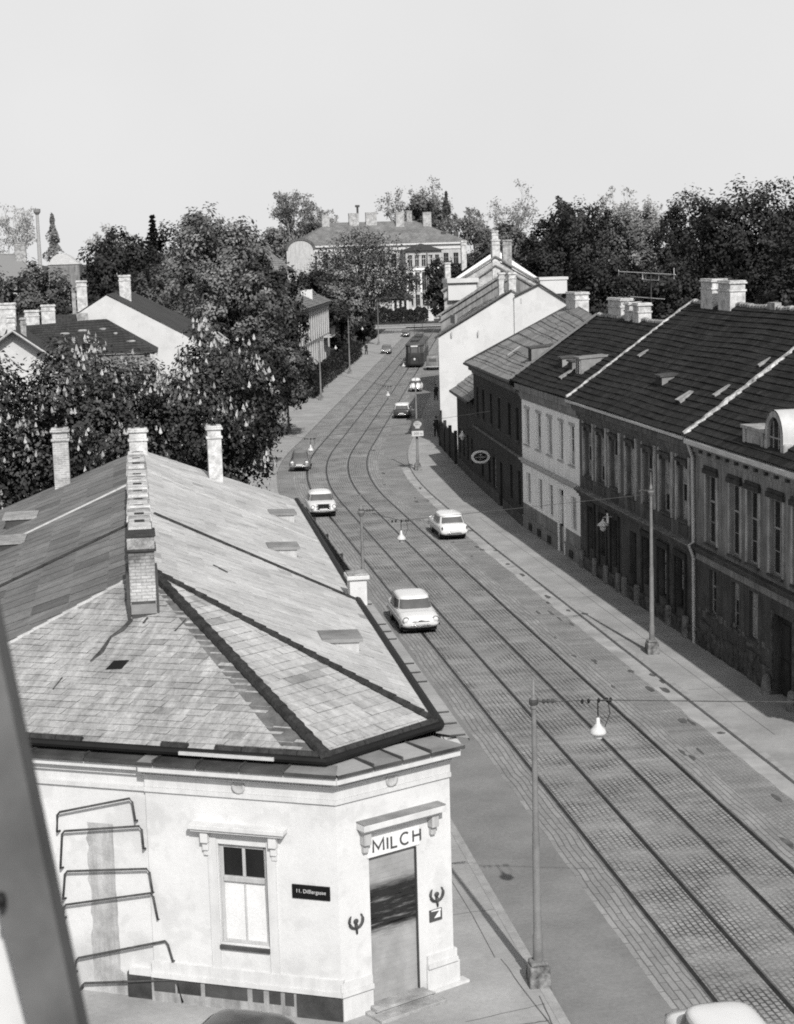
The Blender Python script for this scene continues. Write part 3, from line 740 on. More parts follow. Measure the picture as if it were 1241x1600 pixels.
mb = MB(O); mb.box(-.36, -.285, 41.1, 42.6, 7.4, 8.5); mb.box(.345, .40, 41.15, 42.2, 7.5, 8.6); mb.box(-.26, .32, 41.14, 41.195, 7.45, 7.86)
mb.build('chimney_flashing', 'tin_dark', roof)
mb = MB(O); mb.box(-.27, .33, 41.12, 41.139, 7.56, 7.80); mb.build('chimney_flashing', 'tin_mid', roof)
# white firewall pier with cap at the street eaves
mb = MB(O); mb.box(6.14, 6.66, 50.35, 51.0, 5.3, 6.32); mb.box(6.06, 6.74, 50.27, 51.08, 6.322, 6.45); mb.box(6.1, 6.7, 50.3, 51.05, 6.452, 6.5, 1); mb.build('firewall_pier', ['white_wall', 'brick_dirty'], H, bevel=.02)
# rosettes
for T, x, z in ((FF, 2.13, 5.04), (FC, 1.55, 5.05)):
    mb = MB(T); R = [(.10, .03, .16)]
    n = 18
    for r0, r1, y0, y1 in ((.15, .15, .0, .06), (.15, .105, .06, .06), (.105, .085, .06, .035), (.085, .0, .035, .05)):
        P = [[(x + r * math.cos(2 * PI * k / n), yy, z + r * math.sin(2 * PI * k / n)) for k in range(n)] for r, yy in ((r0, y0), (r1, y1))]
        mb.grid(P, 0, close=True)
    mb.build('rosette', 'trim_grey', H, smooth=True)
# window
w = window(H, FF, 1.60, 2.66, 1.57, 3.74, rec=.11, fm='trim_grey', panes=('black', 'glass_pale'), pc=0, cols=2, transom=0, bars=False)
for c_ in list(kids(w)): bpy.data.objects.remove(c_)
bpy.data.objects.remove(w)
mb = MB(FF)
a, b, c, dd = 1.58, 2.68, 1.55, 3.76; zt = 2.98
for x0, x1, z0, z1 in ((a, a + .08, c, dd), (b - .08, b, c, dd), (a + .08, b - .08, c, c + .08), (a + .08, b - .08, dd - .1, dd), (2.10, 2.17, zt + .06, dd - .1), (2.115, 2.15, c + .08, zt - .06)):
    mb.box(x0, x1, -.16, -.085, z0, z1)
mb.box(a + .08, b - .08, -.16, -.05, zt - .06, zt + .06)
wf = mb.build('window', 'trim_grey', H, bevel=.015)
mb = MB(FF); mb.face([(a, -.12, zt), (b, -.12, zt), (b, -.12, dd), (a, -.12, dd)]); mb.build('pane', 'black', wf)
mb = MB(FF); mb.face([(a, -.118, c), (b, -.118, c), (b, -.118, zt), (a, -.118, zt)]); mb.build('pane', 'glass_pale', wf)
mb = MB(FF); mb.box(a - .02, b + .02, -.08, .07, c - .1, c - .02); mb.build('sill', 'tin_dark', wf)
mb = MB(FF)
for x in (1.36, 2.70): mb.box(x, x + .2, -.02, .035, 1.0, 3.9)
mb.box(1.36, 2.90, -.02, .03, 3.905, 4.02); mb.build('window_surround', 'white_trim', wf)
mb = MB(FF); mb.box(1.12, 3.2, -.02, .22, 4.06, 4.12); mb.box(1.08, 3.24, -.02, .27, 4.122, 4.22); mb.build('window_hood', 'white_trim', wf, bevel=.01)
mb = MB(FF)
for x in (1.30, 2.84): mb.box(x, x + .17, -.02, .16, 3.80, 4.055); mb.box(x + .02, x + .15, -.02, .1, 3.62, 3.797); mb.box(x + .03, x + .14, -.02, .06, 3.5, 3.617)
mb.build('hood_bracket', 'white_trim', wf, bevel=.01)
# the door on the chamfer
mb = MB(FC); mb.box(.96, 2.15, -.10, -.05, .12, 3.44); 
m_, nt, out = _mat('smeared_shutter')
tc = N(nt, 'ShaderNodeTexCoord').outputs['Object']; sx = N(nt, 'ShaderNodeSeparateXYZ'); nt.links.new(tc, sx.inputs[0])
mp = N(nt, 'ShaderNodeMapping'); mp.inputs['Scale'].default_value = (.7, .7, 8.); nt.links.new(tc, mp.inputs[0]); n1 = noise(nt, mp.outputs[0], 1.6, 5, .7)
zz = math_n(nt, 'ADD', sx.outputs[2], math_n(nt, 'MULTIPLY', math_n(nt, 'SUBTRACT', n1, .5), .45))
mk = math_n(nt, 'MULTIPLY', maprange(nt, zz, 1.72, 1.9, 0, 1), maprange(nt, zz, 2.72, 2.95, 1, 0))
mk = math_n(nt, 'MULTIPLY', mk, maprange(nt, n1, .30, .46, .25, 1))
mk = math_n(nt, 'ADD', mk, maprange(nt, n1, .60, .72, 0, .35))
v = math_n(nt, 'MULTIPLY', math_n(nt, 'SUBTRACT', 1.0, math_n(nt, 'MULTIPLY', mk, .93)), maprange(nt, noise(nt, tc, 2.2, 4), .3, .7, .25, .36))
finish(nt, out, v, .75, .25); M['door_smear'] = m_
for k in range(26): mb.box(.98, 2.13, -.051, -.046, .14 + k * .127, .14 + k * .127 + .105)
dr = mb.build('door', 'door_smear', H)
mb = MB(FC); mb.box(.935, .957, -.11, .01, .1, 3.44); mb.box(.94, 2.17, -.11, .005, 3.44, 3.475); mb.box(.96, 2.16, -.06, .004, .116, .15); mb.build('door_frame', 'sign_dark', H)
mb = MB(FC); mb.box(.86, 2.22, -.11, .03, 3.478, 3.90); sg = mb.build('shop_sign', 'sign_white', H, bevel=.008)
LET = {'M': (.27, [[(0, 0), (.03, 1), (.5, .25), (.97, 1), (1, 0)]]), 'I': (.02, [[(.5, 0), (.5, 1)]]), 'L': (.15, [[(0, 1), (0, 0), (1, 0)]]),
       'C': (.24, [[(.5 + .5 * math.cos(math.radians(a)), .5 + .5 * math.sin(math.radians(a))) for a in range(48, 316, 12)]]), 'H': (.19, [[(0, 0), (0, 1)], [(1, 0), (1, 1)], [(.08, .52), (.92, .52)]])}
x = 2.07; hgt = .25; sw = .024
for ch_ in 'MILCH':
    w_, strokes = LET[ch_]; mb = MB(FC)
    for si, s_ in enumerate(strokes):
        P = [V((x - a * w_, .034 + .001 * si, 3.575 + b * hgt)) for a, b in s_]
        nr = []
        for i, p in enumerate(P):
            d0 = (P[i] - P[i - 1]).normalized() if i else (P[1] - P[0]).normalized(); d1 = (P[i + 1] - P[i]).normalized() if i < len(P) - 1 else d0
            t_ = (d0 + d1).normalized(); n_ = V((-t_.z, 0, t_.x)); nr.append(n_ * sw / max(.45, n_.dot(V((-d0.z, 0, d0.x)))))
        mb.grid([[p - q for p, q in zip(P, nr)], [p + q for p, q in zip(P, nr)]])
    mb.build('lettering', 'sign_dark', sg); x -= w_ + .09
bpy.context.view_layer.update()
mb = MB(FC); mb.box(.40, 2.40, -.02, .22, 4.10, 4.16); mb.box(.34, 2.46, -.02, .30, 4.162, 4.30); dh = mb.build('door_hood', 'white_trim', H, bevel=.01)
mb = MB(FC); mb.box(.34, 2.46, -.0, .30, 4.302, 4.33); mb.build('hood_sheet', 'tin_mid', dh)
mb = MB(FC)
for x in (.44, 2.2): mb.box(x, x + .18, -.02, .18, 3.82, 4.098); mb.box(x + .03, x + .15, -.02, .1, 3.64, 3.817)
mb.build('hood_bracket', 'trim_grey', dh, bevel=.01)
mb = MB(FC); mb.box(.84, 2.28, -.12, .32, -.05, .26); mb.box(.78, 2.34, .321, .36, .22, .255); mb.box(.70, 2.42, -.1, .66, -.05, .17); mb.build('step', 'stone', H, bevel=.015)
# wreath emblems and little plate by the door
for x, z in ((2.56, 2.22), (.44, 2.28)):
    mb = MB(FC)
    for sgn in (-1, 1):
        pts = [(x + sgn * (.17 * math.sin(t) + .0), .035, z - .17 * math.cos(t)) for t in [k * 2.35 / 8 for k in range(9)]]
        mb.tube(pts, [.022, .026, .03, .033, .034, .033, .03, .024, .01], 7)
    mb.ellipsoid((x, .03, z - .02), (.062, .03, .055)); mb.tube([(x - .0, .03, z - .09), (x - .02, .03, z - .3)], [.04, .02], 6)
    mb.build('wreath_emblem', 'iron', H, smooth=True)
mb = MB(FC); mb.box(.31, .64, -.01, .03, 1.67, 1.93); pl = mb.build('wall_plate', 'sign_dark', H)
mb = MB(FC); mb.face([(.36, .0335, 1.74), (.53, .0335, 1.74), (.36, .0335, 1.91)][::-1]); mb.face([(.34, .034, 1.88), (.6, .034, 1.9), (.6, .034, 1.925), (.34, .034, 1.925)]); mb.build('plate_face', 'sign_white', pl)
# street-name sign
mb = MB(FF); mb.box(.18, 1.02, -.01, .03, 2.72, 3.02); sg = mb.build('street_sign', 'sign_black', H, bevel=.006)
text_mesh('lettering', '11. Dißlergasse', .115, FF @ Matrix.Translation((.60, .034, 2.885)), 'sign_grey', sg, sx=.95)
# rough grey upright band and the iron hoops on the left of the facade
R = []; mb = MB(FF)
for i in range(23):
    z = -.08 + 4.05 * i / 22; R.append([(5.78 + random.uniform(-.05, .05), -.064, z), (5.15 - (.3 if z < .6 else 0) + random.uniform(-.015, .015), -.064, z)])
mb.grid(R); mb.build('grey_band', 'rough_grey', H)
hp = thing('hoop_ladder', 'six dark iron hoops one above another on the white wall at lower left', 'wall hoops', tuple(A + V(d) * 5.3 + nf * .02))
Oh = off(hp) @ frame(A, d, nf)
for q in ([(6.44, 3.72), (6.41, 4.19), (4.59, 4.62), (4.54, 4.11)], [(6.41, 2.89), (6.32, 3.77), (4.4, 4.02), (4.38, 3.5)], [(6.39, 2.19), (6.31, 2.86), (4.27, 3.08), (4.22, 2.54)],
          [(6.41, 1.75), (6.39, 2.09), (4.21, 2.54), (4.13, 1.94)], [(6.22, .52), (6.16, .89), (3.92, 1.49), (3.82, 1.03)], [(6.1, .15), (6.05, .32), (3.75, .63), (3.64, .12)]):
    mb = MB(Oh); y = .06
    p = [(q[0][0], -.08, q[0][1]), (q[0][0], y, q[0][1] + .02)] + [(a_, y, b_) for a_, b_ in ((q[1][0], q[1][1] - .07), (q[1][0] - .06, q[1][1]), (q[2][0] + .06, q[2][1]), (q[2][0], q[2][1] - .07))] + [(q[3][0], y, q[3][1] + .02), (q[3][0], -.03, q[3][1])]
    mb.tube(p, .026, 7); mb.build('rung', 'iron', hp, smooth=True)
# ------------------------------------------------------------------ the terrace on the right
X0 = 21.9
EX, EZ, RX, RZ = 21.42, 8.47, 28.0, 13.05
def terr(name, label, y0, y1, loc_x=X0):
    h = thing(name, label, 'house', (loc_x, (y0 + y1) / 2, 0)); return h, off(h)
def shell(h, O, y0, y1, eave=EZ, rz=RZ, x=X0, mat='h_mid', back=34.3):
    mb = MB(O)
    for y in (y0 + .02, y1 - .02):
        mb.face([(x, y, -.5), (back, y, -.5), (back, y, eave - .4), (RX, y, rz - .06), (x, y, eave - .4)])
    mb.face([(back, y0, -.5), (back, y1, -.5), (back, y1, eave - .4), (back, y0, eave - .4)])
    return mb.build('side_wall', mat, h)
def main_roof(h, O, y0, y1, mat, course=.36, ez=EZ, rz=RZ, ex=EX, lift=.045, y0r=None, y1r=None, rx=RX):
    mb = MB(O)
    roof_rows(mb, (ex, y0, ez), (ex, y1, ez), (rx, y1 if y1r is None else y1r, rz), (rx, y0 if y0r is None else y0r, rz), course, lift=lift)
    roof_rows(mb, (34.5, y0, ez), (34.5, y1, ez), (rx, y1, rz), (rx, y0, rz), course * 2, seg=4)
    r = mb.build('roof', mat, h)
    return r
def ridge_caps(r, O, y0, y1, z=RZ, x=RX, mat='brick_dirty'):
    mb = MB(O); y = y0
    while y < y1 - .2:
        L = random.uniform(.3, .42); zz = z + random.uniform(-.03, .035); mb.tube([(x, y, zz + .02), (x, min(y + L * 1.1, y1), zz)], [.13, .11], 7); y += L
    mb.build('ridge_cap', mat, r)
def party(r, O, y, mat='mortar', w=.17, ex=EX, ez=EZ, rx=RX, rz=RZ, n=26, name='party_ridge'):
    mb = MB(O); P = []
    for k in range(n + 1):
        f = k / n; x = ex + (rx - ex) * f; z = ez + (rz - ez) * f; a = w * random.uniform(.7, 1.05); e = .11 + random.uniform(-.02, .05)
        j = random.uniform(-.015, .015)
        P.append([(x, y - a + j, z - .02), (x, y - a * .7 + j, z + e), (x, y + a * .7 + j, z + e), (x, y + a + j, z - .02)])
    mb.grid(P); mb.build(name, mat, r)
def roofwin(r, O, y, x, L=1.0, w=.5, mats=('stone', 'tin_dark')):
    s = (RZ - EZ) / (RX - EX); z = EZ + s * (x - EX)
    mb = MB(O); n = V((-s, 0, 1)).normalized(); u = V((1, 0, s)).normalized(); p = V((x, y, z))
    a = [p + n * .06, p + V((0, w, 0)) + n * .06, p + V((0, w, 0)) + u * L + n * .05, p + u * L + n * .05]
    hgt = .07
    mb.face([a[0] + n * hgt, a[1] + n * hgt, a[2], a[3]], 0); mb.face([a[0] - n * .1, a[1] - n * .1, a[1] + n * hgt, a[0] + n * hgt], 1)
    mb.face([a[0] - n * .1, a[0] + n * hgt, a[3]], 0); mb.face([a[1] - n * .1, a[1] + n * hgt, a[2]], 1)
    mb.build('skylight', list(mats), r)
def rdormer(r, O, y, x, w, h, mats=('tin_mid', 'tin_dark', 'soot'), win=False, pitch=.05):
    s = (RZ - EZ) / (RX - EX); z = EZ + s * (x - EX)
    return dormer(r, O @ frame((x, y, z), (0, 1, 0), (-1, 0, 0)), 0, w, s, h, 0, mats, pitch=pitch, win=win)

# ---- nearest house (arched dormer)
h, O = terr('terraced_house', 'nearest dark two-storey house on the right, with a white arched dormer and a doorway', 44, 65.3)
F = O @ frame((X0, 0, 0), (0, 1, 0), (-1, 0, 0))
up = [(62.82, 64.02), (60.2, 61.32), (58.3, 59.45), (56.02, 57.22), (53.9, 55.05), (51.6, 52.8), (49.3, 50.5)]
lo = [(62.9, 63.7), (60.34, 61.16), (58.4, 59.3), (52.6, 53.5), (50.3, 51.2)]
door = (55.0, 56.8, .05, 3.05)
mb = MB(F); facade(mb, 21.3, 4.0, 8.3, [(a, b, 4.4, 7.05) for a, b in up], x0=44); mb.build('upper_wall', 'h_mid', h)
mb = MB(F); facade(mb, 21.3, -.4, 4.0, [(a, b, 1.65, 3.4) for a, b in lo] + [door], rev=.3, x0=44); mb.build('ground_floor_wall', 'h_low', h)
rn = random.Random(5)
for a, b in up: window(h, F, a, b, 4.4, 7.05, sill='h_low', jamb='pilaster', pc=.35, rnd=rn, transom=.62)
for a, b in up[:0]: pass
mb = MB(F)
for a, b in up: mb.box(a - .2, b + .2, -.02, .12, 7.12, 7.3); mb.box(a - .14, b + .14, -.02, .08, 7.3, 7.42)
mb.build('window_hood', 'soot', h)
for a, b in lo: window(h, F, a, b, 1.65, 3.4, sill='h_stone', pc=.8, panes=('glass', 'glass_curtain'), rnd=rn, transom=.62)
mb = MB(F); mb.box(55.0, 56.8, -.36, -.28, .05, 3.05)
for x in (55.08, 55.95): mb.box(x, x + .76, -.28, -.25, .2, 1.4); mb.box(x, x + .76, -.28, -.25, 1.5, 2.7)
mb.build('door', 'wood_dark', h)
mb = MB(F)
for x in (54.75, 56.82): mb.box(x, x + .22, -.02, .06, .1, 3.15)
mb.build('door_surround', 'h_stone', h)
for x in (54.62, 57.0):
    mb = MB(F @ Matrix.Translation((x, .2, 0))); mb.lathe([(.22, -.1), (.2, .3), (.13, .75), (.0, .84)], 10); mb.build('guard_stone', 'stone_dim', h, smooth=True)
mb = MB(F)
for a, b in ((44, 54.7), (57.05, 65.28)):
    x = a
    while x < b - .2:
        L = random.uniform(.5, 1.1); e = random.uniform(.03, .11); zt = random.uniform(.75, 1.3); mb.box(x, min(x + L, b) - .03, -.02, e, -.4, zt); x += L
mb.build('plinth', 'h_stone', h, bevel=.03)
mb = MB(F)
x = 57.2
for k in range(16): mb.box(57.2 + k * .5 + random.uniform(-.1, .0), 57.2 + k * .5 + random.uniform(.2, .4), .0, .018, *(lambda z: (z, z + random.uniform(.12, .3)))(random.uniform(1.3, 1.6)))
mb.build('exposed_brick', 'brick_old', h)
mb = MB(F); moulding(mb, 44, 65.26, 4.0, [(-.16, -.06, .10), (-.055, .06, .2), (.065, .13, .26)]); mb.build('string_course', 'h_low', h)
mb = MB(F); moulding(mb, 44, 65.26, 3.55, [(0, .3, .03)]); mb.build('frieze', 'h_mid', h)
mb = MB(F); moulding(mb, 44, 65.26, 7.75, [(-.05, .1, .06), (.105, .3, .15), (.305, .42, .3)]); mb.build('cornice', 'h_mid', h)
mb = MB(F)
for k in range(20): mb.box(45 + k, 45.18 + k, .15, .27, 7.9, 8.05)
mb.build('cornice_bracket', 'soot', h)
mb = MB(F); mb.box(44, 65.28, .2, .52, 8.18, 8.40); mb.build('eaves_gutter', 'zinc', h, bevel=.04)
shell(h, O, 44, 65.3)
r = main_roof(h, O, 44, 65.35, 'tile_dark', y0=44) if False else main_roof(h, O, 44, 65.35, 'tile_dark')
ridge_caps(r, O, 44, 65.3, mat='brick_dirty'); party(r, O, 65.4)
chimney(r, O, 28, 70.4 - 9.9, 12.2, 14.2, .75, 1.0, pots=2)
chimney(r, O, 28.0, 50.4, 12.2, 14.2, .75, 1.2, pots=3)
# attic front with arched dormer
mb = MB(O); mb.T = F
mb.box(51.0, 60.0, -.75, .08, 8.42, 8.62); at_ = mb.build('attic_ledge', 'trim_grey', h)
mb = MB(F); mb.box(57.75, 59.85, -.9, .0, 8.62, 9.30); mb.box(57.65, 59.98, -1.0, .1, 9.302, 9.42); 
for x in (57.8, 59.6): mb.box(x, x + .22, .0, .07, 8.63, 9.3)
mb.box(58.15, 59.5, .0, .03, 8.8, 9.15)
mb.build('attic_wall', 'pilaster', h, bevel=.01)
for yc in (56.75, 52.3):
    mb = MB(F); w, zs = .62, 9.25; n = 14
    arc = [(yc + w * math.cos(PI * k / n), zs + .72 * math.sin(PI * k / n)) for k in range(n + 1)]
    aro = [(yc + (w + .2) * math.cos(PI * k / n), zs + .92 * math.sin(PI * k / n)) for k in range(n + 1)]
    P = [[(x, y, z) for x, z in [(yc + w, 8.62)] + arc + [(yc - w, 8.62)]] for y in (-.1, .06)]
    Q = [[(x, y, z) for x, z in [(yc + w + .2, 8.62)] + aro + [(yc - w - .2, 8.62)]] for y in (.06, -1.6)]
    mb.grid([P[0], P[1], Q[0]]); dm = mb.build('arched_dormer', 'pilaster', h)
    mb = MB(F); mb.grid([[(x + (x - yc) * .06, y, z + (z - 8.62) * .03) for x, y, z in rr] for rr in Q]); mb.build('dormer_roof', 'zinc', dm, smooth=True)
    mb = MB(F); mb.face([(x, -.05, z) for x, z in [(yc + w, 8.62)] + arc + [(yc - w, 8.62)]]); wn = mb.build('window', 'glass', dm)
    mb = MB(F)
    for q in (-.25, .25): mb.box(yc + q - .02, yc + q + .02, -.05, -.02, 8.62, 9.8)
    mb.box(yc - w, yc + w, -.05, -.022, 9.2, 9.25); mb.build('frame', 'frame_grey', wn)
    mb = MB(F); mb.box(yc - .95, yc - .64, -.3, .07, 8.63, 9.1); mb.box(yc + .64, yc + .95, -.3, .07, 8.63, 9.1); mb.build('scroll', 'pilaster', dm, bevel=.05)
mb = MB(F); mb.box(59.5, 60.6, -2.6, -2.2, 8.6, 10.15); mb.build('roof_hatch', 'tin_dark', r)

# ---- second house (dark, seven bays)
h, O = terr('terraced_house', 'dark sooty house with seven tall upper windows and a shop front, behind the right-hand pole', 65.3, 83.2)
F = O @ frame((X0, 0, 0), (0, 1, 0), (-1, 0, 0))
up = [(80.9, 82.0), (78.6, 79.7), (76.35, 77.45), (73.7, 74.75), (70.95, 72.1), (68.55, 69.7), (66.3, 67.35)]
lo = [(80.6, 81.5, 1.3, 3.35), (78.5, 79.5, 1.3, 3.35), (76.4, 77.5, 1.1, 3.35), (71.4, 72.4, 1.2, 3.3), (69.0, 70.15, 1.1, 3.2), (66.7, 67.8, 1.1, 3.2)]
door = (73.5, 74.6, .05, 3.25)
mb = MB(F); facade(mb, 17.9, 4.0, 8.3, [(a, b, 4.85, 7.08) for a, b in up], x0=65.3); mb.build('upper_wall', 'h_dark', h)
mb = MB(F); facade(mb, 17.9, -.4, 4.0, lo + [door], rev=.3, x0=65.3); mb.build('ground_floor_wall', 'h_low', h)
rn = random.Random(8)
for i, (a, b) in enumerate(up): window(h, F, a, b, 4.85, 7.08, sill='h_low', hood='h_low', fm='frame_grey', pc=1. if i in (0, 1, 2, 3) else .45, rnd=rn)
for a, b, c, dd in lo: window(h, F, a, b, c, dd, pc=.35, rnd=rn, fm='wood_dark', rec=.22)
mb = MB(F)
for a, b in up:
    mb.box(a - .42, a - .2, -.02, .07, 4.75, 7.5); mb.box(b + .2, b + .42, -.02, .07, 4.75, 7.5)
mb.build('pilaster', 'pilaster', h)
mb = MB(F)
for a, b in up: mb.box(a - .05, b + .05, -.02, .04, 4.22, 4.68)
mb.build('parapet_panel', 'h_low', h)
mb = MB(F); mb.box(73.5, 74.6, -.38, -.28, .05, 3.25); mb.build('door', 'wood_dark', h)
mb = MB(F)
for a, b, c, dd in lo: mb.box(a - .25, b + .25, -.02, .10, dd + .05, dd + .3); mb.box(a - .25, a - .06, -.02, .08, .8, dd + .05); mb.box(b + .06, b + .25, -.02, .08, .8, dd + .05)
mb.build('shop_front', 'wood_dark', h)
mb = MB(F)
for a in (66.1, 68.3, 70.6, 72.9, 74.9, 75.9, 78.0, 80.0, 82.4): mb.box(a, a + .46, -.02, .22, -.4, .98, 0, .03)
mb.build('plinth_block', 'stone_dim', h, bevel=.05)
mb = MB(F); mb.box(65.32, 83.18, -.05, .08, -.4, .72); mb.build('plinth', 'h_stone', h)
mb = MB(F); moulding(mb, 65.3, 83.2, 3.95, [(-.3, -.14, .08), (-.135, .0, .2), (.005, .1, .32)]); mb.build('string_course', 'h_low', h)
mb = MB(F); moulding(mb, 65.3, 83.2, 4.056, [(0, .03, .34)]); mb.build('ledge_sheet', 'h_mid', h)
mb = MB(F); moulding(mb, 65.3, 83.2, 7.6, [(0, .14, .06), (.145, .36, .14), (.365, .6, .34)]); mb.build('cornice', 'h_dark', h)
mb = MB(F); mb.box(65.5, 84.1, .28, .50, 8.28, 8.42); mb.build('eaves_gutter', 'zinc', h, bevel=.03)
mb = MB(F); mb.tube([(65.25, .35, 8.2), (65.28, .14, 7.6), (65.25, .12, 4.2), (65.25, .3, 4.1), (65.25, .12, 3.6), (65.22, .12, .1)], .065, 8); mb.build('downpipe', 'zinc', h)
mb = MB(F); mb.tube([(80.2, .02, 3.0), (80.2, .35, 3.25), (80.2, .5, 3.2)], .025, 6); ar = mb.build('lamp_arm', 'iron', h)
mb = MB(F); mb.lathe([(.03, .32), (.07, .22), (.28, .05), (.27, .0), (.0, .0)], 14, (77.0, .55, 3.1)); mb.ellipsoid((77.0, .55, 3.0), (.15, .15, .17)); mb.tube([(77.0, 0, 3.5), (77.0, .55, 3.5), (77.0, .55, 3.4)], .02, 6); mb.build('wall_lamp', 'porcelain', h, smooth=True)
mb = MB(F); mb.box(77.7, 78.35, -.02, .05, 2.95, 3.5); mb.build('notice', 'sign_white', h)
shell(h, O, 65.3, 83.2)
r = main_roof(h, O, 65.45, 83.9, 'tile_dark')
ridge_caps(r, O, 65.5, 83.8)
party(r, O, 83.95, w=.10)
chimney(r, O, 28, 80.7, 12.2, 14.25, .75, 1.7, pots=3); chimney(r, O, 28.0, 78.2, 12.2, 14.2, .75, 1.7, pots=3)
roofwin(r, O, 69.6, 22.7, .75, .6); roofwin(r, O, 66.9, 23.3, .8, .3); roofwin(r, O, 66.5, 25.0, .6, .15); roofwin(r, O, 81.0, 24.4, .6, .4)
rdormer(r, O, 74.2, 23.2, .9, .5)
mb = MB(O); mb.box(27.85, 28.15, 72.3, 73.2, 12.9, 13.3); mb.build('roof_vent', 'brick_dirty', r)

# ---- third house (white)
h, O = terr('terraced_house', 'pale white-fronted two-storey house with ten narrow windows between dark neighbours', 83.2, 96)
F = O @ frame((X0, 0, 0), (0, 1, 0), (-1, 0, 0))
up = [(94.1, 95.2), (91.35, 92.45), (88.85, 89.95), (86.5, 87.4), (84.2, 85.15)]
lo = [(94.05, 95.1), (91.3, 92.25), (88.85, 89.85), (84.0, 85.1)]
mb = MB(F); facade(mb, 12.76, 1.55, 7.75, [(a, b, 5.0, 7.0) for a, b in up] + [(a, b, 1.7, 3.4) for a, b in lo] + [(86.4, 87.5, 1.55, 3.45)], rev=.13, x0=83.22); mb.build('wall', 'h_white', h)
mb = MB(F); facade(mb, 12.76, -.5, 1.55, [(86.4, 87.5, .1, 1.55)], rev=.15, x0=83.22); mb.build('plinth', 'h_mid', h)
mb = MB(F); 
for a, b in ((83.25, 86.3), (87.6, 95.95)): mb.box(a, b, -.02, .05, -.5, .75); mb.box(a, b, -.02, .09, .752, .84)
for x in (84.5, 89.0, 91.0, 93.2): mb.box(x, x + .9, .051, .06, .15, .6)
mb.build('plinth_course', 'h_greycornice', h)
mb = MB(F)
for x in (84.5, 89.2, 91.5, 93.6): mb.box(x, x + .75, .092, .10, .2, .6)
mb.build('cellar_window', 'black', h)
rn = random.Random(3)
for a, b in up: window(h, F, a, b, 5.0, 7.0, sill='trim_grey', fm='trim_grey', panes=('glass_curtain', 'glass'), pc=.3, rnd=rn, rec=.13)
for a, b in lo: window(h, F, a, b, 1.7, 3.4, fm='trim_grey', panes=('glass_curtain', 'glass'), pc=.3, rnd=rn, rec=.13)
mb = MB(F)
for a, b in up: mb.box(a - .14, b + .14, -.02, .03, 7.0, 7.16)
for a, b in up + lo:
    pass
mb.build('lintel', 'trim_grey', h)
mb = MB(F); mb.box(86.4, 87.5, -.2, -.13, .1, 3.0); mb.box(86.4, 87.5, -.2, -.12, 3.0, 3.08); mb.build('door', 'shutter', h)
mb = MB(F); mb.box(86.2, 86.38, -.02, .06, .1, 3.6); mb.box(87.52, 87.7, -.02, .06, .1, 3.6); mb.box(86.2, 87.7, -.02, .08, 3.602, 3.75); mb.build('door_surround', 'h_white', h)
mb = MB(F); moulding(mb, 83.22, 95.98, 4.05, [(-.2, -.02, .10), (-.015, .08, .24)]); mb.build('string_course', 'trim_grey', h)
mb = MB(F); moulding(mb, 83.22, 95.98, 7.55, [(-.05, .1, .07), (.105, .5, .16), (.505, .85, .40)]); mb.build('cornice', 'h_greycornice', h)
shell(h, O, 83.2, 96, rz=12.0)
RXs, RZs = RX, RZ; 
r = main_roof(h, O, 84.05, 96.6, 'tile_dark', rz=12.05, ez=8.5, rx=26.6)
ridge_caps(r, O, 84.1, 96.5, z=12.05, x=26.6)
RX, RZ = 26.6, 12.05; EZb = EZ
chimney(r, O, 26.9, 93.0, 11.2, 13.1, .7, 2.6, pots=4); chimney(r, O, 26.7, 89.9, 11.2, 12.95, .7, .9, pots=1); chimney(r, O, 26.7, 88.3, 11.2, 12.95, .7, 1.1, pots=2)
rdormer(r, O, 86.45, 22.75, 1.0, .95, ('tin_mid', 'tin_mid', 'soot'), True); rdormer(r, O, 91.0, 22.95, .8, .55); rdormer(r, O, 88.7, 22.9, .8, .55); roofwin(r, O, 88.2, 22.3, .8)
mb = MB(O); s_ = (12.05 - 8.5) / (26.6 - EX)
mb.face([(EX - .03, 96.4, 8.58), (EX - .03, 97.1, 8.58), (26.6, 97.1, 12.13), (26.6, 96.4, 12.13)]); mb.build('verge_sheet', 'tin_mid', r)
RX, RZ = RXs, RZs
# TV aerial on its roof
ta = thing('tv_aerial', 'thin television aerial rising above the chimneys of the white-fronted house', 'aerial', (27.4, 88.9, 11.6)); Oa = off(ta)
mb = MB(Oa); mb.tube([(27.4, 88.9, 11.4), (27.4, 88.9, 14.55)], .03, 6); mb.build('mast', 'iron', ta)
mb = MB(Oa); mb.tube([(27.4, 95.0, 14.5), (27.4, 84.8, 14.42)], .025, 5)
mb.tube([(27.4, 85.0, 14.2), (27.4, 85.0, 14.75)], .02, 5); mb.tube([(27.4, 95.0, 14.3), (27.4, 95.0, 14.6)], .02, 5)
mb.tube([(27.4, 90.5, 14.48), (27.4, 90.4, 14.1), (27.4, 87.6, 14.1), (27.4, 87.5, 14.46)], .022, 5)
mb.tube([(27.4, 92.7, 13.15), (27.4, 86.6, 13.15)], .022, 5); mb.build('dipole', 'zinc', ta)

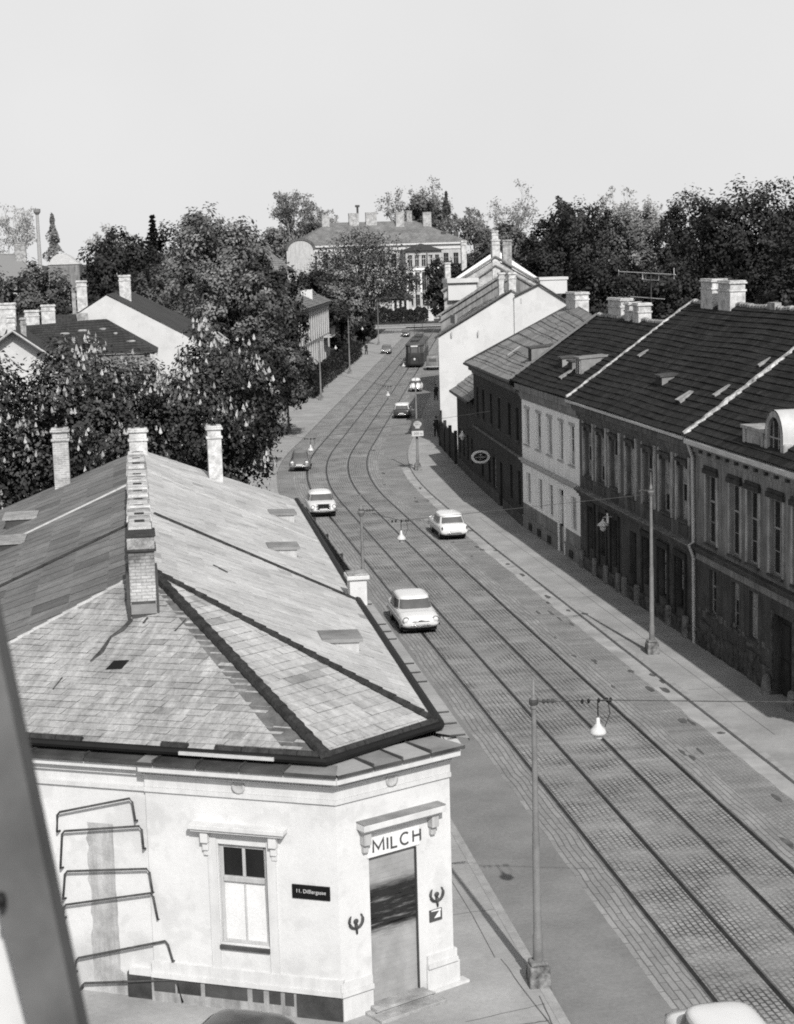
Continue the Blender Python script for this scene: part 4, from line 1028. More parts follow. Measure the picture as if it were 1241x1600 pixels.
# ---- fourth house (very dark, oval sign) and the low one beyond it
u3 = V((.056, 1, 0)).normalized(); n3 = V((-u3.y, u3.x, 0))
h = thing('terraced_house', 'very dark house with a light grey sheet roof and the oval sign on its front', 'house', (22.4, 106, 0)); O = off(h)
P3 = V((X0, 96.0, 0)); F = O @ frame(P3, u3, n3); L3 = 19.3
up = [(1.0, 1.9), (3.95, 4.85), (7.8, 8.7), (11.1, 12.0), (14.4, 15.3), (17.1, 18.0)]
lo = [(.7, 1.6, 1.2, 3.2), (3.6, 4.5, 1.2, 3.2), (12.3, 13.2, 1.0, 2.9), (15.3, 16.2, 1.0, 2.9)]
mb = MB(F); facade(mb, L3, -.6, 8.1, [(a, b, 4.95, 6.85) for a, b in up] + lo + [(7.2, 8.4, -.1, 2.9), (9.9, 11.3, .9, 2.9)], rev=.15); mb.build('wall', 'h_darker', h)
rn = random.Random(9)
for i, (a, b) in enumerate(up): window(h, F, a, b, 4.95, 6.85, sill='h_low', pc=.8 if i < 3 else .4, rnd=rn, fm='h_mid')
for a, b, c, dd in lo: window(h, F, a, b, c, dd, pc=.2, rnd=rn, fm='h_low')
window(h, F, 9.9, 11.3, .9, 2.9, pc=.6, rnd=rn, fm='frame_grey', name='shop_window')
mb = MB(F); mb.box(7.2, 8.4, -.2, -.12, -.1, 2.9); mb.build('door', 'wood_dark', h)
mb = MB(F); mb.box(0.02, 7.1, -.02, .06, -.6, .75); mb.box(8.5, L3, -.02, .06, -.6, .85); mb.build('plinth', 'h_low', h)
mb = MB(F); moulding(mb, 0.02, L3, 4.1, [(-.1, .05, .12)]); moulding(mb, 0.02, L3, 7.7, [(0, .2, .12), (.205, .42, .34)]); mb.build('cornice', 'h_dark', h)
e0 = P3 + V((0, 0, 8.42)) + n3 * .5 + u3 * .6; e1 = P3 + u3 * (L3 + .35) + n3 * .5 + V((0, 0, 8.35)); sdir = V((1, 0, .0))
mb = MB(O); roof_rows(mb, e0, e1, (29.4, 112.6, 12.2), (26.5, 97.0, 12.0), .75, seg=1.6, lift=.05, jit=.015)
mb.face([(26.5, 97.0, 12.0), (29.4, 112.6, 12.2), (36, 113, 7), (35, 97, 7)]); r = mb.build('roof', ['tile_mid'], h)
mb = MB(O); mb.T = O; a, b = e1, V((29.4, 112.7, 12.2)); mb.tube([a + V((0, 0, .05)), b + V((0, 0, .05))], .08, 6); mb.build('verge_cap', 'tin_dark', r)
mb = MB(O); mb.tube([e0 + V((-.05, 0, -.05)), e1 + V((-.05, 0, -.05))], .1, 8); mb.build('eaves_gutter', 'black', r)
q = P3 + u3 * L3
mb = MB(O); mb.face([tuple(q + V((0, 0, -.6))), (34, 115, -.6), (34, 115, 7.5), (29.4, 112.7, 12.1), tuple(q + V((0, 0, 8.2)))]); mb.build('side_wall', 'h_mid', h)
chimney(r, O, 28.9, 109.9, 11.3, 13.05, .9, 2.4, pots=3)
Fd = O @ frame((22.95, 98.2, 9.32), u3, n3); dormer(r, Fd, 0, 1.1, .69, .95, 0, ('tin_mid', 'tin_dark', 'soot'), pitch=.08)
sk = MB(O); sk.face([(23.1, 104.6, 9.45), (23.1, 105.0, 9.45), (23.9, 105.1, 9.95), (23.9, 104.7, 9.95)]); sk.build('skylight', 'zinc', r)
# the oval sign, hung out on its own bracket
ov = thing('oval_sign', 'white-rimmed oval enamel sign hung out from the dark house front', 'sign', (21.75, 107.3, 2.1)); Oo = off(ov)
xo = V((-.995, .1, 0)).normalized(); yo = V((-.1, -.995, 0)).normalized()
Fo = Oo @ frame((21.75, 107.3, 2.88), xo, yo)
def ell(a, b, y, n=36): return [(a * math.cos(2 * PI * k / n), y, b * math.sin(2 * PI * k / n)) for k in range(n)]
mb = MB(Fo); mb.grid([ell(.60, .42, -.04), ell(.60, .42, .03), ell(.44, .28, .035)], close=True); mb.build('rim', 'sign_white', ov)
mb = MB(Fo); mb.face(ell(.45, .29, .022)); mb.face(ell(.59, .41, -.038)); mb.build('face', 'sign_black', ov)
text_mesh('lettering', 'Liesinger', .19, Fo @ Matrix.Translation((0, .026, .0)), 'sign_grey', ov, shear=.4)
text_mesh('lettering', 'Bier', .10, Fo @ Matrix.Translation((0, .026, -.16)), 'sign_grey', ov)
mb = MB(Fo)
for x, z in ((-.06, .15), (0, .17), (.06, .15)): mb.box(x - .02, x + .02, .024, .03, .12, z + .03)
mb.box(-.09, .09, .024, .03, .10, .125); mb.build('crown_emblem', 'sign_grey', ov)
mb = MB(Oo); mb.tube([(22.65, 107.2, 3.35), (21.2, 107.35, 3.35)], .025, 6); mb.tube([(21.75, 107.3, 3.35), (21.75, 107.3, 3.28)], .02, 6); mb.build('bracket', 'iron', ov)

h = thing('low_house', 'low dark house with single-storey front beside the white gable', 'house', (24, 121, 0)); O = off(h)
u4 = V((.075, 1, 0)).normalized(); n4 = V((-u4.y, u4.x, 0)); P4_ = P3 + u3 * L3 + V((.02, .05, 0)); F = O @ frame(P4_, u4, n4); L4 = 10.4
mb = MB(F); ops = [(1.2, 2.1, 1.2, 3.0), (3.6, 4.5, 1.2, 3.0), (6.0, 6.9, 1.2, 3.0), (8.4, 9.3, 1.2, 3.0)]
facade(mb, L4, -.6, 5.5, ops, rev=.15); mb.T = O; q = P4_ + u4 * L4
mb.face([tuple(q + V((0, 0, -.6))), (33, 125.5, -.6), (33, 125.5, 5), (28.4, 125.8, 9.2), tuple(q + V((0, 0, 5.5)))]); mb.build('wall', 'h_darker', h)
for a, b, c, dd in ops: window(h, F, a, b, c, dd, pc=.3, rnd=rn, fm='h_low')
mb = MB(F); mb.box(0, L4, -.02, .07, -.6, .8); mb.build('plinth', 'h_low', h)
e0 = P4_ + n4 * .45 + V((0, 0, 5.62)); e1 = q + n4 * .45 + u4 * .3 + V((0, 0, 5.62))
mb = MB(O); roof_rows(mb, e0, e1, (28.4, 126.2, 9.3), (27.6, 115.6, 9.3), .7, seg=1.5, lift=.05); r = mb.build('roof', 'tile_mid', h)
mb = MB(O); mb.tube([e0, e1], .1, 6); mb.build('eaves_gutter', 'black', r)
# wall lamp on it
mb = MB(O); mb.tube([(23.2, 117.0, 3.65), (22.8, 116.9, 3.65), (22.45, 116.9, 3.6)], .03, 6); lm = mb.build('lamp_arm', 'iron', h)
mb = MB(O); mb.lathe([(.05, .45), (.09, .3), (.24, .08), (.23, .0), (.0, .0)], 14, (22.45, 116.9, 3.15)); mb.ellipsoid((22.45, 116.9, 3.1), (.14, .14, .18)); mb.build('lamp_shade', 'porcelain', lm, smooth=True)
# shrub in the gap and small doorway posts
# ---- white gable
h = thing('gabled_house', 'house with a big blank white gable wall facing down the street', 'house', (28, 145, 0)); O = off(h)
ug = V((.21, 1, 0)).normalized()
def gz(x): return 8.95 + (x - 24.85) * (12.45 - 8.95) / (31 - 24.85)
mb = MB(O); Y = 139.0
mb.face([(24.9, Y, -.6), (36.2, Y, -.6), (36.2, Y, 9.2), (31.0, Y, 12.42), (24.9, Y, 8.95)])
mb.face([(24.9, Y, -.6), (24.9, Y, 8.95), (28.9, Y + 19, 8.95), (28.9, Y + 19, -.6)])
mb.build('wall', 'gable_white', h)
mb = MB(O); mb.face([(31.2, Y - .25, 0), (36.3, Y - .25, 0), (36.3, Y - .25, 10.95), (33.25, Y - .25, 12.9), (31.2, Y - .25, 12.0)]); mb.face([(31.2, Y - .25, 0), (31.2, Y - .25, 12.0), (31.2, Y + .2, 12.0), (31.2, Y + .2, 0)]); mb.build('rear_gable', 'gable_white', h)
mb = MB(O)
roof_rows(mb, (24.6, Y - .12, 8.85), (28.7, Y + 19, 8.85), (35.0, Y + 19, 12.5), (31.0, Y - .12, 12.5), .5, seg=2.2, lift=.04)
mb.face([(31.0, Y - .12, 12.5), (35, Y + 19, 12.5), (42, Y + 19, 9), (37, Y - .1, 9)])
r = mb.build('roof', 'tile_far', h)
mb = MB(O); mb.tube([(24.55, Y - .14, 8.92), (31.0, Y - .14, 12.58)], .09, 6); mb.tube([(31.0, Y - .14, 12.58), (36.3, Y - .14, 9.4)], .04, 6)
mb.tube([(31.2, Y - .4, 12.1), (33.25, Y - .4, 13.0), (36.5, Y - .4, 10.9)], .10, 6); mb.build('verge', 'tin_dark', r)
mb = MB(O)
roof_rows(mb, (24.5, Y - .2, 8.92), (24.7, Y + 1.0, 8.92), (31.1, Y + 1.0, 12.6), (31.0, Y - .2, 12.6), .45, seg=.55, lift=.05); mb.build('verge_tiles', 'tile_mid', r)
mb = MB(O); 
for f0, f1, yo_, w in ((.18, .36, 4.2, 1.2), (.3, .75, 6.0, .5), (.25, .7, 9.5, .45), (.1, .5, 12.0, .5)):
    for (x, z, x1, z1) in (((24.6 + 6.4 * f0 + yo_ * .21, 8.95 + 3.65 * f0 + .06, 24.6 + 6.4 * f1 + yo_ * .21, 8.95 + 3.65 * f1 + .06)),):
        mb.face([(x, Y + yo_, z), (x + .2, Y + yo_ + w, z), (x1 + .2, Y + yo_ + w, z1), (x1, Y + yo_, z1)])
mb.build('roof_strip', 'trim_grey', r)
mb = MB(O); s = .57; mb.face([(26.9, Y + 2.2, 10.2), (27.3, Y + 4.2, 10.2), (28.9, Y + 4.2, 11.2), (28.5, Y + 2.2, 11.2)]); mb.box(26.7, 26.9, Y + 2.2, Y + 4.2, 9.9, 10.6); mb.face([(26.8, Y + 2.2, 10.6), (27.1, Y + 4.2, 10.6), (29.2, Y + 4.2, 11.5), (28.9, Y + 2.2, 11.5)]); mb.build('skylight', 'tile_mid', r)
chimney(r, O, 31.15, Y + .35, 11.9, 14.0, .6, .6, pots=1); chimney(r, O, 30.55, Y + 1.6, 11.6, 14.0, .5, .5, pots=1)
mb = MB(O)
for x, z in ((31.7, 11.5), (35.2, 10.2), (25.9, 9.0), (28.1, 9.0)):
    mb.box(x, x + .12, Y - .29, Y - .2, z, z + .4)
mb.build('wall_anchor', 'trim_grey', h)
mb = MB(O); mb.box(24.86, 25.0, Y - .14, Y - .02, .1, 3.0); mb.build('drainpipe', 'black', h)
# ---- houses behind the white gable
h = thing('gabled_house', 'house with stepped brick verges and a tall white chimney, behind the blank white gable', 'house', (34, 168, 0)); O = off(h)
Y = 160.0
mb = MB(O); mb.face([(29.3, Y, -.5), (40.4, Y, -.5), (40.4, Y, 11.4), (34.2, Y, 15.0), (29.3, Y, 12.2)]); mb.face([(29.3, Y, -.5), (29.3, Y, 12.2), (33.0, Y + 17, 12.2), (33.0, Y + 17, -.5)]); mb.build('wall', 'brick_mid', h)
mb = MB(O); roof_rows(mb, (29.0, Y - .1, 12.0), (32.8, Y + 17, 12.0), (37.9, Y + 17, 15.1), (34.2, Y - .1, 15.1), .5, seg=2.5); mb.face([(34.2, Y - .1, 15.1), (37.9, Y + 17, 15.1), (44.5, Y + 17, 11.2), (40.6, Y - .1, 11.2)]); r = mb.build('roof', 'tile_black', h)
mb = MB(O)
mb.tube([(29.0, Y - .2, 12.15), (34.2, Y - .2, 15.2)], .12, 6); mb.tube([(34.2, Y - .2, 15.2), (40.5, Y - .2, 11.5)], .13, 6); mb.tube([(29.2, Y - .25, 11.4), (34.2, Y - .25, 14.4)], .09, 6); mb.tube([(34.2, Y - .25, 14.4), (40.3, Y - .25, 10.8)], .09, 6)
mb.build('verge', 'h_mid', r)
mb = MB(O); mb.box(38.4, 41.0, Y - .4, Y + 1.6, 11.6, 12.9); mb.box(38.3, 41.1, Y - .5, Y + 1.7, 12.9, 13.15); mb.build('parapet', 'gable_white', h)
mb = MB(O); mb.box(29.6, 32.3, Y - .5, Y + 2, 11.3, 12.9); mb.box(29.5, 32.5, Y - .6, Y + 2.1, 12.9, 13.3); mb.build('parapet', 'gable_white', h)
mb = MB(O); mb.box(29.55, 32.4, Y - .64, Y - .605, 12.78, 12.88); mb.build('painted_cap_shade', 'soot', h)  # dark strip painted in as the shade under the parapet cap
chimney(r, O, 34.3, Y + .2, 12.5, 16.8, .75, .75, pots=1); chimney(r, O, 38.0, Y + 12, 12.2, 16.8, .9, .6, pots=1, mat='brick_dirty')
h = thing('terrace_roof', 'narrow grey verge and roof stepping up between the blank white gable and the stepped verge house', 'house', (31, 154, 0)); O = off(h); Y = 150.
mb = MB(O); mb.face([(27.1, Y, -.5), (39.2, Y, -.5), (39.2, Y, 10.4), (33.2, Y, 13.7), (27.1, Y, 10.2)]); mb.face([(27.1, Y, -.5), (27.1, Y, 10.2), (29.2, Y + 9.5, 10.2), (29.2, Y + 9.5, -.5)]); mb.build('wall', 'h_mid', h)
mb = MB(O); roof_rows(mb, (26.7, Y - .1, 10.1), (28.8, Y + 9.8, 10.1), (35.2, Y + 9.8, 13.85), (33.2, Y - .1, 13.85), .5, seg=2.2); mb.face([(33.2, Y - .1, 13.85), (35.2, Y + 9.8, 13.85), (41, Y + 9.8, 10.2), (39.4, Y - .1, 10.2)]); r = mb.build('roof', 'tile_far', h)
mb = MB(O); mb.tube([(26.7, Y - .15, 10.2), (33.2, Y - .15, 13.95), (39.4, Y - .15, 10.35)], .1, 6); mb.tube([(26.9, Y - .15, 9.7), (33.2, Y - .15, 13.3)], .08, 6); mb.build('verge', 'h_mid', r)
h = thing('distant_house', 'dark roofed house with thin white chimneys farthest along the right side', 'house', (38, 190, 0)); O = off(h); Y = 186.
mb = MB(O); mb.face([(34.2, Y, -.5), (46.2, Y, -.5), (46.2, Y, 11.5), (40, Y, 15.8), (34.2, Y, 12.2)]); mb.face([(34.2, Y, -.5), (34.2, Y, 12.2), (38, Y + 16, 12.2), (38, Y + 16, -.5)]); mb.build('wall', 'h_white', h)
mb = MB(O); roof_rows(mb, (33.9, Y - .1, 12.1), (37.6, Y + 16, 12.1), (43, Y + 16, 16.3), (40, Y - .1, 16.3), .6, seg=3); mb.face([(40, Y - .1, 16.3), (43, Y + 16, 16.3), (50, Y + 16, 11.8), (46.6, Y - .1, 11.8)]); r = mb.build('roof', 'tile_black', h)
chimney(r, O, 36.7, Y + 2, 13.2, 16.9, .55, .55, pots=1); chimney(r, O, 34.6, Y + .6, 11.5, 14.6, .6, .6, pots=1); chimney(r, O, 40.2, Y + 2, 15, 17.9, .7, .6, pots=1)
# ------------------------------------------------------------------ houses on the left and far behind
h = thing('gabled_house', 'house with a white gable wall and plain dark roof rising behind the flowering chestnuts', 'house', (-1, 156, 0)); O = off(h); Y = 148.
mb = MB(O); mb.face([(-8.5, Y, -.3), (6.9, Y, -.3), (6.9, Y, 8.3), (-1.7, Y, 13.0), (-8.5, Y, 8.9)]); mb.face([(6.9, Y, -.3), (6.9, Y + 16, -.3), (6.9, Y + 16, 8.3), (6.9, Y, 8.3)]); mb.build('wall', 'gable_white', h)
mb = MB(O)
mb.face([(8.3, Y + 3.5, 8.9), (8.3, Y + 20, 8.9), (.2, Y + 18, 13.1), (-1.7, Y - .1, 13.1), (7.4, Y - .1, 8.0)]); mb.face([(-1.7, Y - .1, 13.1), (.2, Y + 18, 13.1), (-9, Y + 18, 8.7), (-9, Y - .1, 8.7)])
r = mb.build('roof', plain('plain_dark_roof', .055, var=.2, scale=.5, fine=.25, fscale=6), h)
mb = MB(O); mb.box(7.6, 8.6, Y + 3, Y + 20, 8.55, 8.8); mb.box(7.5, 8.3, Y + 3.2, Y + 20, 8.25, 8.53); mb.build('eaves', 'trim_grey', r)
chimney(r, O, -3.7, Y + 1.0, 10.6, 14.3, .85, .85, pots=1); chimney(r, O, -.1, Y + 6, 12.2, 14.6, 1.0, .9, pots=2)
mb = MB(O); mb.box(-4.6, -3.3, Y - .8, Y - .1, 9.3, 11.6); mb.box(-4.5, -4.2, Y - .7, Y - .2, 11.6, 13.3); mb.build('flue', 'brick_dirty', r)
h = thing('side_wing', 'dark sagging roof with pale patches in front of the white gable wall', 'house', (-3, 140, 0)); O = off(h); Y = 138.
mb = MB(O); mb.face([(-11, Y, -.2), (1.6, Y, -.2), (1.6, Y, 8.6), (-11, Y, 8.6)]); mb.face([(1.6, Y, -.2), (1.6, Y + 8, -.2), (1.6, Y + 8, 8.6), (1.6, Y, 8.6)]); mb.build('wall', 'h_mid', h)
mb = MB(O); roof_rows(mb, (-10.5, Y - .2, 8.6), (2.2, Y - .2, 8.6), (-1.7, Y + 4, 11.25), (-9.5, Y + 4, 10.9), .4, lift=.04, jit=.02); mb.face([(2.2, Y - .2, 8.6), (2.4, Y + 8, 8.6), (-1.7, Y + 4, 11.25)]); r = mb.build('roof', 'tile_black', h)
mb = MB(O)
for x, y, L in ((-5.0, 2.6, .9), (-3.6, 2.9, .9), (-2.0, 3.0, .7), (.2, 1.4, 1.0), (-1.0, 2.4, .5)): mb.ellipsoid((x, Y + y, 8.62 + y * .61 + .02), (L * .5, .25, .12), 7, 5)
mb.build('patch', 'stone', r)
h = thing('gabled_house', 'small house with a pale gable under dark eaves at the left edge', 'house', (-9, 128, 0)); O = off(h); Y = 126.
mb = MB(O); mb.face([(-13, Y, -.2), (-4.5, Y, -.2), (-4.5, Y, 8.4), (-8.1, Y, 11.0), (-13, Y, 8.0)]); mb.build('wall', 'gable_white', h)
mb = MB(O); mb.face([(-8.1, Y - .8, 11.2), (-4.0, Y - .8, 8.2), (-4.0, Y + 9, 8.2), (-8.1, Y + 9, 11.2)]); mb.face([(-8.1, Y - .8, 11.2), (-8.1, Y + 9, 11.2), (-13.5, Y + 9, 7.6), (-13.5, Y - .8, 7.6)]); r = mb.build('roof', 'tile_black', h)
mb = MB(O); mb.tube([(-13.4, Y - .85, 7.55), (-8.1, Y - .85, 11.2), (-3.9, Y - .85, 8.1)], .1, 6); mb.build('verge', 'trim_grey', r)
chimney(r, O, -8.3, Y + 1.8, 10.5, 12.2, .6, .6, 'brick_white', pots=1); chimney(r, O, -7.5, Y + 2.5, 10.5, 12.0, .4, .4, 'brick_dirty', pots=1)
h = thing('row_house', 'low roof carrying three stout pale brick chimneys at the left edge', 'house', (-9, 144, 0)); O = off(h); Y = 142.
mb = MB(O); mb.box(-16, -4.2, Y, Y + 8, -.2, 9.2); mb.build('wall', 'h_mid', h)
mb = MB(O); roof_rows(mb, (-16, Y - .2, 9.0), (-4, Y - .2, 9.0), (-4.2, Y + 4, 11.6), (-16, Y + 4, 11.6), .4); mb.face([(-16, Y + 4, 11.6), (-4.2, Y + 4, 11.6), (-4, Y + 8.3, 9), (-16, Y + 8.3, 9)]); r = mb.build('roof', 'tile_black', h)
for x, z, w in ((-9.6, 12.75, 1.35), (-7.65, 12.1, 1.15), (-6.35, 12.5, 1.1)): chimney(r, O, x, Y + 2.0, 9.5, z, w, .9, 'brick_white', pots=2)
# villa with a balcony on the left of the far street
uv_ = V((.211, 1, 0)).normalized(); nv_ = V((uv_.y, -uv_.x, 0))
h = thing('villa', 'two-storey villa with a balcony and pale pilasters on the left behind the hedge', 'house', (23, 236, 0)); O = off(h)
Pv = V((20.4, 214, 0)); Fv = O @ frame(Pv + uv_ * 43.5, -uv_, nv_); LV = 43.5
mb = MB(Fv); ops = []
for k in range(14): ops += [(1.4 + k * 3.0, 2.5 + k * 3.0, 5.0, 7.4), (1.4 + k * 3.0, 2.5 + k * 3.0, .9, 3.5)]
facade(mb, LV, -.2, 9.0, ops); mb.T = O; a = Pv; c = nv_ * -10
mb.face([tuple(a + V((0, 0, -.2))), tuple(a + c + V((0, 0, -.2))), tuple(a + c + V((0, 0, 9))), tuple(a + V((0, 0, 9)))]); mb.build('wall', plain('villa_plaster', .32, var=.15, streak=.2), h)
rn = random.Random(2)
for a_, b_, c_, d_ in ops: window(h, Fv, a_, b_, c_, d_, pc=.3, rnd=rn, fm='frame_white', bars=False)
mb = MB(Fv)
for k in range(15): mb.box(.35 + k * 3.0, .9 + k * 3.0, -.02, .16, 0, 8.3)
mb.build('pilaster', 'trim_grey', h)
mb = MB(Fv); moulding(mb, 0, LV, 8.3, [(0, .25, .18), (.255, .6, .4)]); moulding(mb, 0, LV, 4.1, [(0, .25, .15)]); mb.build('cornice', 'h_mid', h)
mb = MB(Fv); mb.box(3.2, 9.5, .0, 1.3, 4.0, 4.2); bl = mb.build('balcony', 'trim_grey', h)
mb = MB(Fv); mb.box(3.2, 9.5, 1.22, 1.3, 5.1, 5.2)
for k in range(32): mb.box(3.25 + k * .2, 3.3 + k * .2, 1.24, 1.28, 4.2, 5.1)
mb.build('railing', 'iron', bl)
e0 = Pv + nv_ * .6 - uv_ * .5 + V((0, 0, 9.0)); e1 = Pv + uv_ * (LV + .5) + nv_ * .6 + V((0, 0, 9.0)); m0 = Pv - nv_ * 5 + uv_ * 5 + V((0, 0, 12.0)); m1 = Pv - nv_ * 5 + uv_ * (LV - 5) + V((0, 0, 12.0)); b0 = Pv - nv_ * 10.6 - uv_ * .5 + V((0, 0, 9)); b1 = Pv - nv_ * 10.6 + uv_ * (LV + .5) + V((0, 0, 9))
mb = MB(O); roof_rows(mb, e0, e1, m1, m0, .6, seg=3); mb.face([b0, e0, m0]); mb.face([e1, b1, m1]); mb.face([b1, b0, m0, m1]); r = mb.build('roof', 'tile_far', h)
mb = MB(O); mb.tube([e1 * .5 + m1 * .5 + V((-.6, -7, .35)), e1 * .5 + m1 * .5 + V((.6, -1.4, -.4))], .12, 6); mb.build('roof_strip', 'zinc', r)
mb = MB(O); q = Pv + uv_ * 28 - nv_ * 1.5; mb.box(q.x - .8, q.x + .8, q.y - .8, q.y + .8, 9.6, 11.0); mb.build('dormer', 'white_trim', r)
h = thing('long_roof_house', 'long grey roof sloping down among the trees left of the villa', 'house', (16, 260, 0)); O = off(h)
mb = MB(O); mb.box(10, 24, 262, 276, -.2, 13); mb.build('wall', 'h_mid', h)
mb = MB(O); roof_rows(mb, (9.5, 261.5, 13.6), (25.5, 261.5, 13.2), (19.5, 268, 18.6), (13, 268, 19.0), .6, seg=3); mb.face([(25.5, 261.5, 13.2), (25.5, 277, 13.2), (19.5, 268, 18.6)]); r = mb.build('roof', 'tile_far', h)
# far-left roofs
h = thing('hip_roofed_house', 'distant hip roofed house with two dark-capped chimneys among far-left trees', 'house', (-20, 300, 0)); O = off(h); Y = 300.
mb = MB(O); mb.box(-31, -12.5, Y, Y + 14, -.2, 11.5); mb.build('wall', 'trim_grey', h)
mb = MB(O); mb.face([(-32, Y - .5, 11.3), (-11.8, Y - .5, 11.3), (-18.5, Y + 6, 17.2), (-28.5, Y + 6, 17.6)]); mb.face([(-11.8, Y - .5, 11.3), (-11.8, Y + 15, 11.3), (-18.5, Y + 6, 17.2)]); mb.face([(-32, Y - .5, 11.3), (-28.5, Y + 6, 17.6), (-32, Y + 15, 11.3)]); r = mb.build('roof', 'tile_far', h)
mb = MB(O); mb.tube([(-32, Y - .5, 11.4), (-28.5, Y + 6, 17.7), (-18.5, Y + 6, 17.3), (-11.8, Y - .5, 11.4)], .14, 5); mb.build('hip_cap', 'stone', r)
chimney(r, O, -25.5, Y + 3.5, 14, 18.2, 2.2, 1.4, 'brick_dirty'); chimney(r, O, -17.5, Y + 5.5, 15, 19.3, 1.8, 1.4, 'brick_dirty')
h = thing('tenement_house', 'hazy pale house top with a dark flat chimney at the far left edge', 'house', (-38, 330, 0)); O = off(h)
mb = MB(O); mb.box(-46, -30, 330, 342, -.2, 16.5); mb.box(-45, -34, 329.5, 330, 12, 14.4); mb.build('wall', 'trim_grey', h)
mb = MB(O); mb.face([(-47, 329, 16.4), (-29, 329, 16.4), (-32, 336, 18.2), (-44, 336, 18.2)]); mb.build('roof', 'tile_far', h)
chimney(h, O, -36.4, 333, 16, 20.5, 2.6, 1.2, 'brick_dirty')
dm = thing('pale_hall', 'bright pale rounded hall roof showing between the far-left roof and trees', 'hall', (-16, 360, 0)); O = off(dm)
mb = MB(O); mb.grid([[(-15.4 + 6.2 * k / 10, y, 15.2 + 2.2 * math.sin(PI * (k / 10) ** .8)) for k in range(11)] for y in (360, 385)]); mb.face([(-15.4 + 6.2 * k / 10, 360, 15.2 + 2.2 * math.sin(PI * (k / 10) ** .8)) for k in range(11)]); mb.build('roof', 'zinc', dm)
mb = MB(O); mb.box(-15.4, -9.2, 360.2, 385, -.2, 15.19); mb.build('wall', 'h_mid', dm)
ch = thing('factory_chimney', 'slim distant factory chimney with a wide head against the sky at left', 'chimney', (-24.5, 520, 0)); O = off(ch)
mb = MB(O); mb.lathe([(.75, 0), (.42, 29.5)], 14, (-24.5, 520, 0)); mb.build('shaft', plain('far_brick', .34, var=.1), ch, smooth=True)
mb = MB(O); mb.lathe([(.42, 29.3), (1.0, 30.1), (1.0, 31.0), (.5, 31.1)], 14, (-24.5, 520, 0)); mb.build('head', plain('far_brick_dark', .2, var=.1), ch)

# ------------------------------------------------------------------ the school at the end of the street
h = thing('school', 'large pale hip-roofed public building closing the view at the end of the street', 'public building', (60, 412, 0)); O = off(h); Y = 408.
F = O @ frame((80, Y, 0), (-1, 0, 0), (0, -1, 0))
ops = []
for k in range(9):
    x = 16.5 + k * 2.7
    ops += [(x, x + 1.3, 12.2, 15.4), (x, x + 1.3, 6.9, 11.0), (x, x + 1.3, 3.0, 5.8)]
for k in range(2): ops += [(1.6 + k * 2.4, 2.8 + k * 2.4, 12.2, 15.2), (1.6 + k * 2.4, 2.8 + k * 2.4, 7.0, 11.0), (1.6 + k * 2.4, 2.8 + k * 2.4, 3.0, 5.8)]
mb = MB(F); facade(mb, 40.5, -.2, 17.5, ops, rev=.25); mb.T = O
mb.face([(80, Y, -.2), (80, Y + 22, -.2), (80, Y + 22, 17.5), (80, Y, 17.5)]); mb.face([(39.5, Y, -.2), (39.5, Y, 17.5), (39.5, Y + 22, 17.5), (39.5, Y + 22, -.2)]); mb.build('wall', 'trim_grey', h)
for a_, b_, c_, d_ in ops: window(h, F, a_, b_, c_, d_, pc=.2, rnd=rn, fm='frame_grey', bars=False, rec=.25)
mb = MB(F); moulding(mb, -.3, 40.8, 16.2, [(0, 1.1, .2), (1.1, 1.5, .8)]); mb.build('cornice', 'white_trim', h)
bx0, bx1 = 64.9, 73.4; Fb = O @ frame((bx1, Y - 5, 0), (-1, 0, 0), (0, -1, 0)); Lb = bx1 - bx0
ops = []
for k in range(5): ops += [(.55 + k * 1.6, 1.55 + k * 1.6, 12.2, 14.9), (.55 + k * 1.6, 1.55 + k * 1.6, 6.6, 10.9), (.55 + k * 1.6, 1.55 + k * 1.6, 3.2, 5.7)]
mb = MB(Fb); facade(mb, Lb, -.2, 15.9, ops, rev=.3); mb.T = O
mb.face([(bx0, Y - 5, -.2), (bx0, Y, -.2), (bx0, Y, 15.9), (bx0, Y - 5, 15.9)]); mb.face([(bx1, Y - 5, -.2), (bx1, Y, -.2), (bx1, Y, 15.9), (bx1, Y - 5, 15.9)]); wl = mb.build('bay_wall', 'trim_grey', h)
for i, (a_, b_, c_, d_) in enumerate(ops): window(h, Fb, a_, b_, c_, d_, pc=.25, rnd=rn, fm='frame_grey' if i % 3 else 'frame_white', bars=False, rec=.3, sill='h_mid')
mb = MB(Fb)
for k in range(6): mb.box(.1 + k * 1.6, .42 + k * 1.6, -.02, .2, 6.2, 11.6)
moulding(mb, -.1, Lb + .1, 11.4, [(0, .4, .3)]); moulding(mb, -.1, Lb + .1, 2.2, [(0, .3, .25)]); mb.build('pilaster', 'h_white', h)
mb = MB(O); mb.face([(bx0 - .6, Y - 5.7, 15.9), (bx1 + .6, Y - 5.7, 15.9), (69.2, Y - 1, 17.6)]); mb.face([(bx0 - .6, Y - 5.7, 15.9), (69.2, Y - 1, 17.6), (bx0 - .6, Y, 16)]); mb.face([(bx1 + .6, Y - 5.7, 15.9), (bx1 + .6, Y, 16), (69.2, Y - 1, 17.6)]); mb.build('bay_roof', 'tile_black', h)
mb = MB(O); e = 17.75
plane_uv(mb, [(39, Y - .8, e), (81, Y - .8, e), (69.5, Y + 9, 23.1), (48.5, Y + 9, 23.1)], (1, 0, 0)); plane_uv(mb, [(81, Y - .8, e), (81, Y + 23, e), (69.5, Y + 9, 23.1)], (0, 1, 0), 1); plane_uv(mb, [(39, Y + 23, e), (39, Y - .8, e), (48.5, Y + 9, 23.1)], (0, -1, 0)); plane_uv(mb, [(81, Y + 23, e), (39, Y + 23, e), (48.5, Y + 9, 23.1), (69.5, Y + 9, 23.1)], (-1, 0, 0))
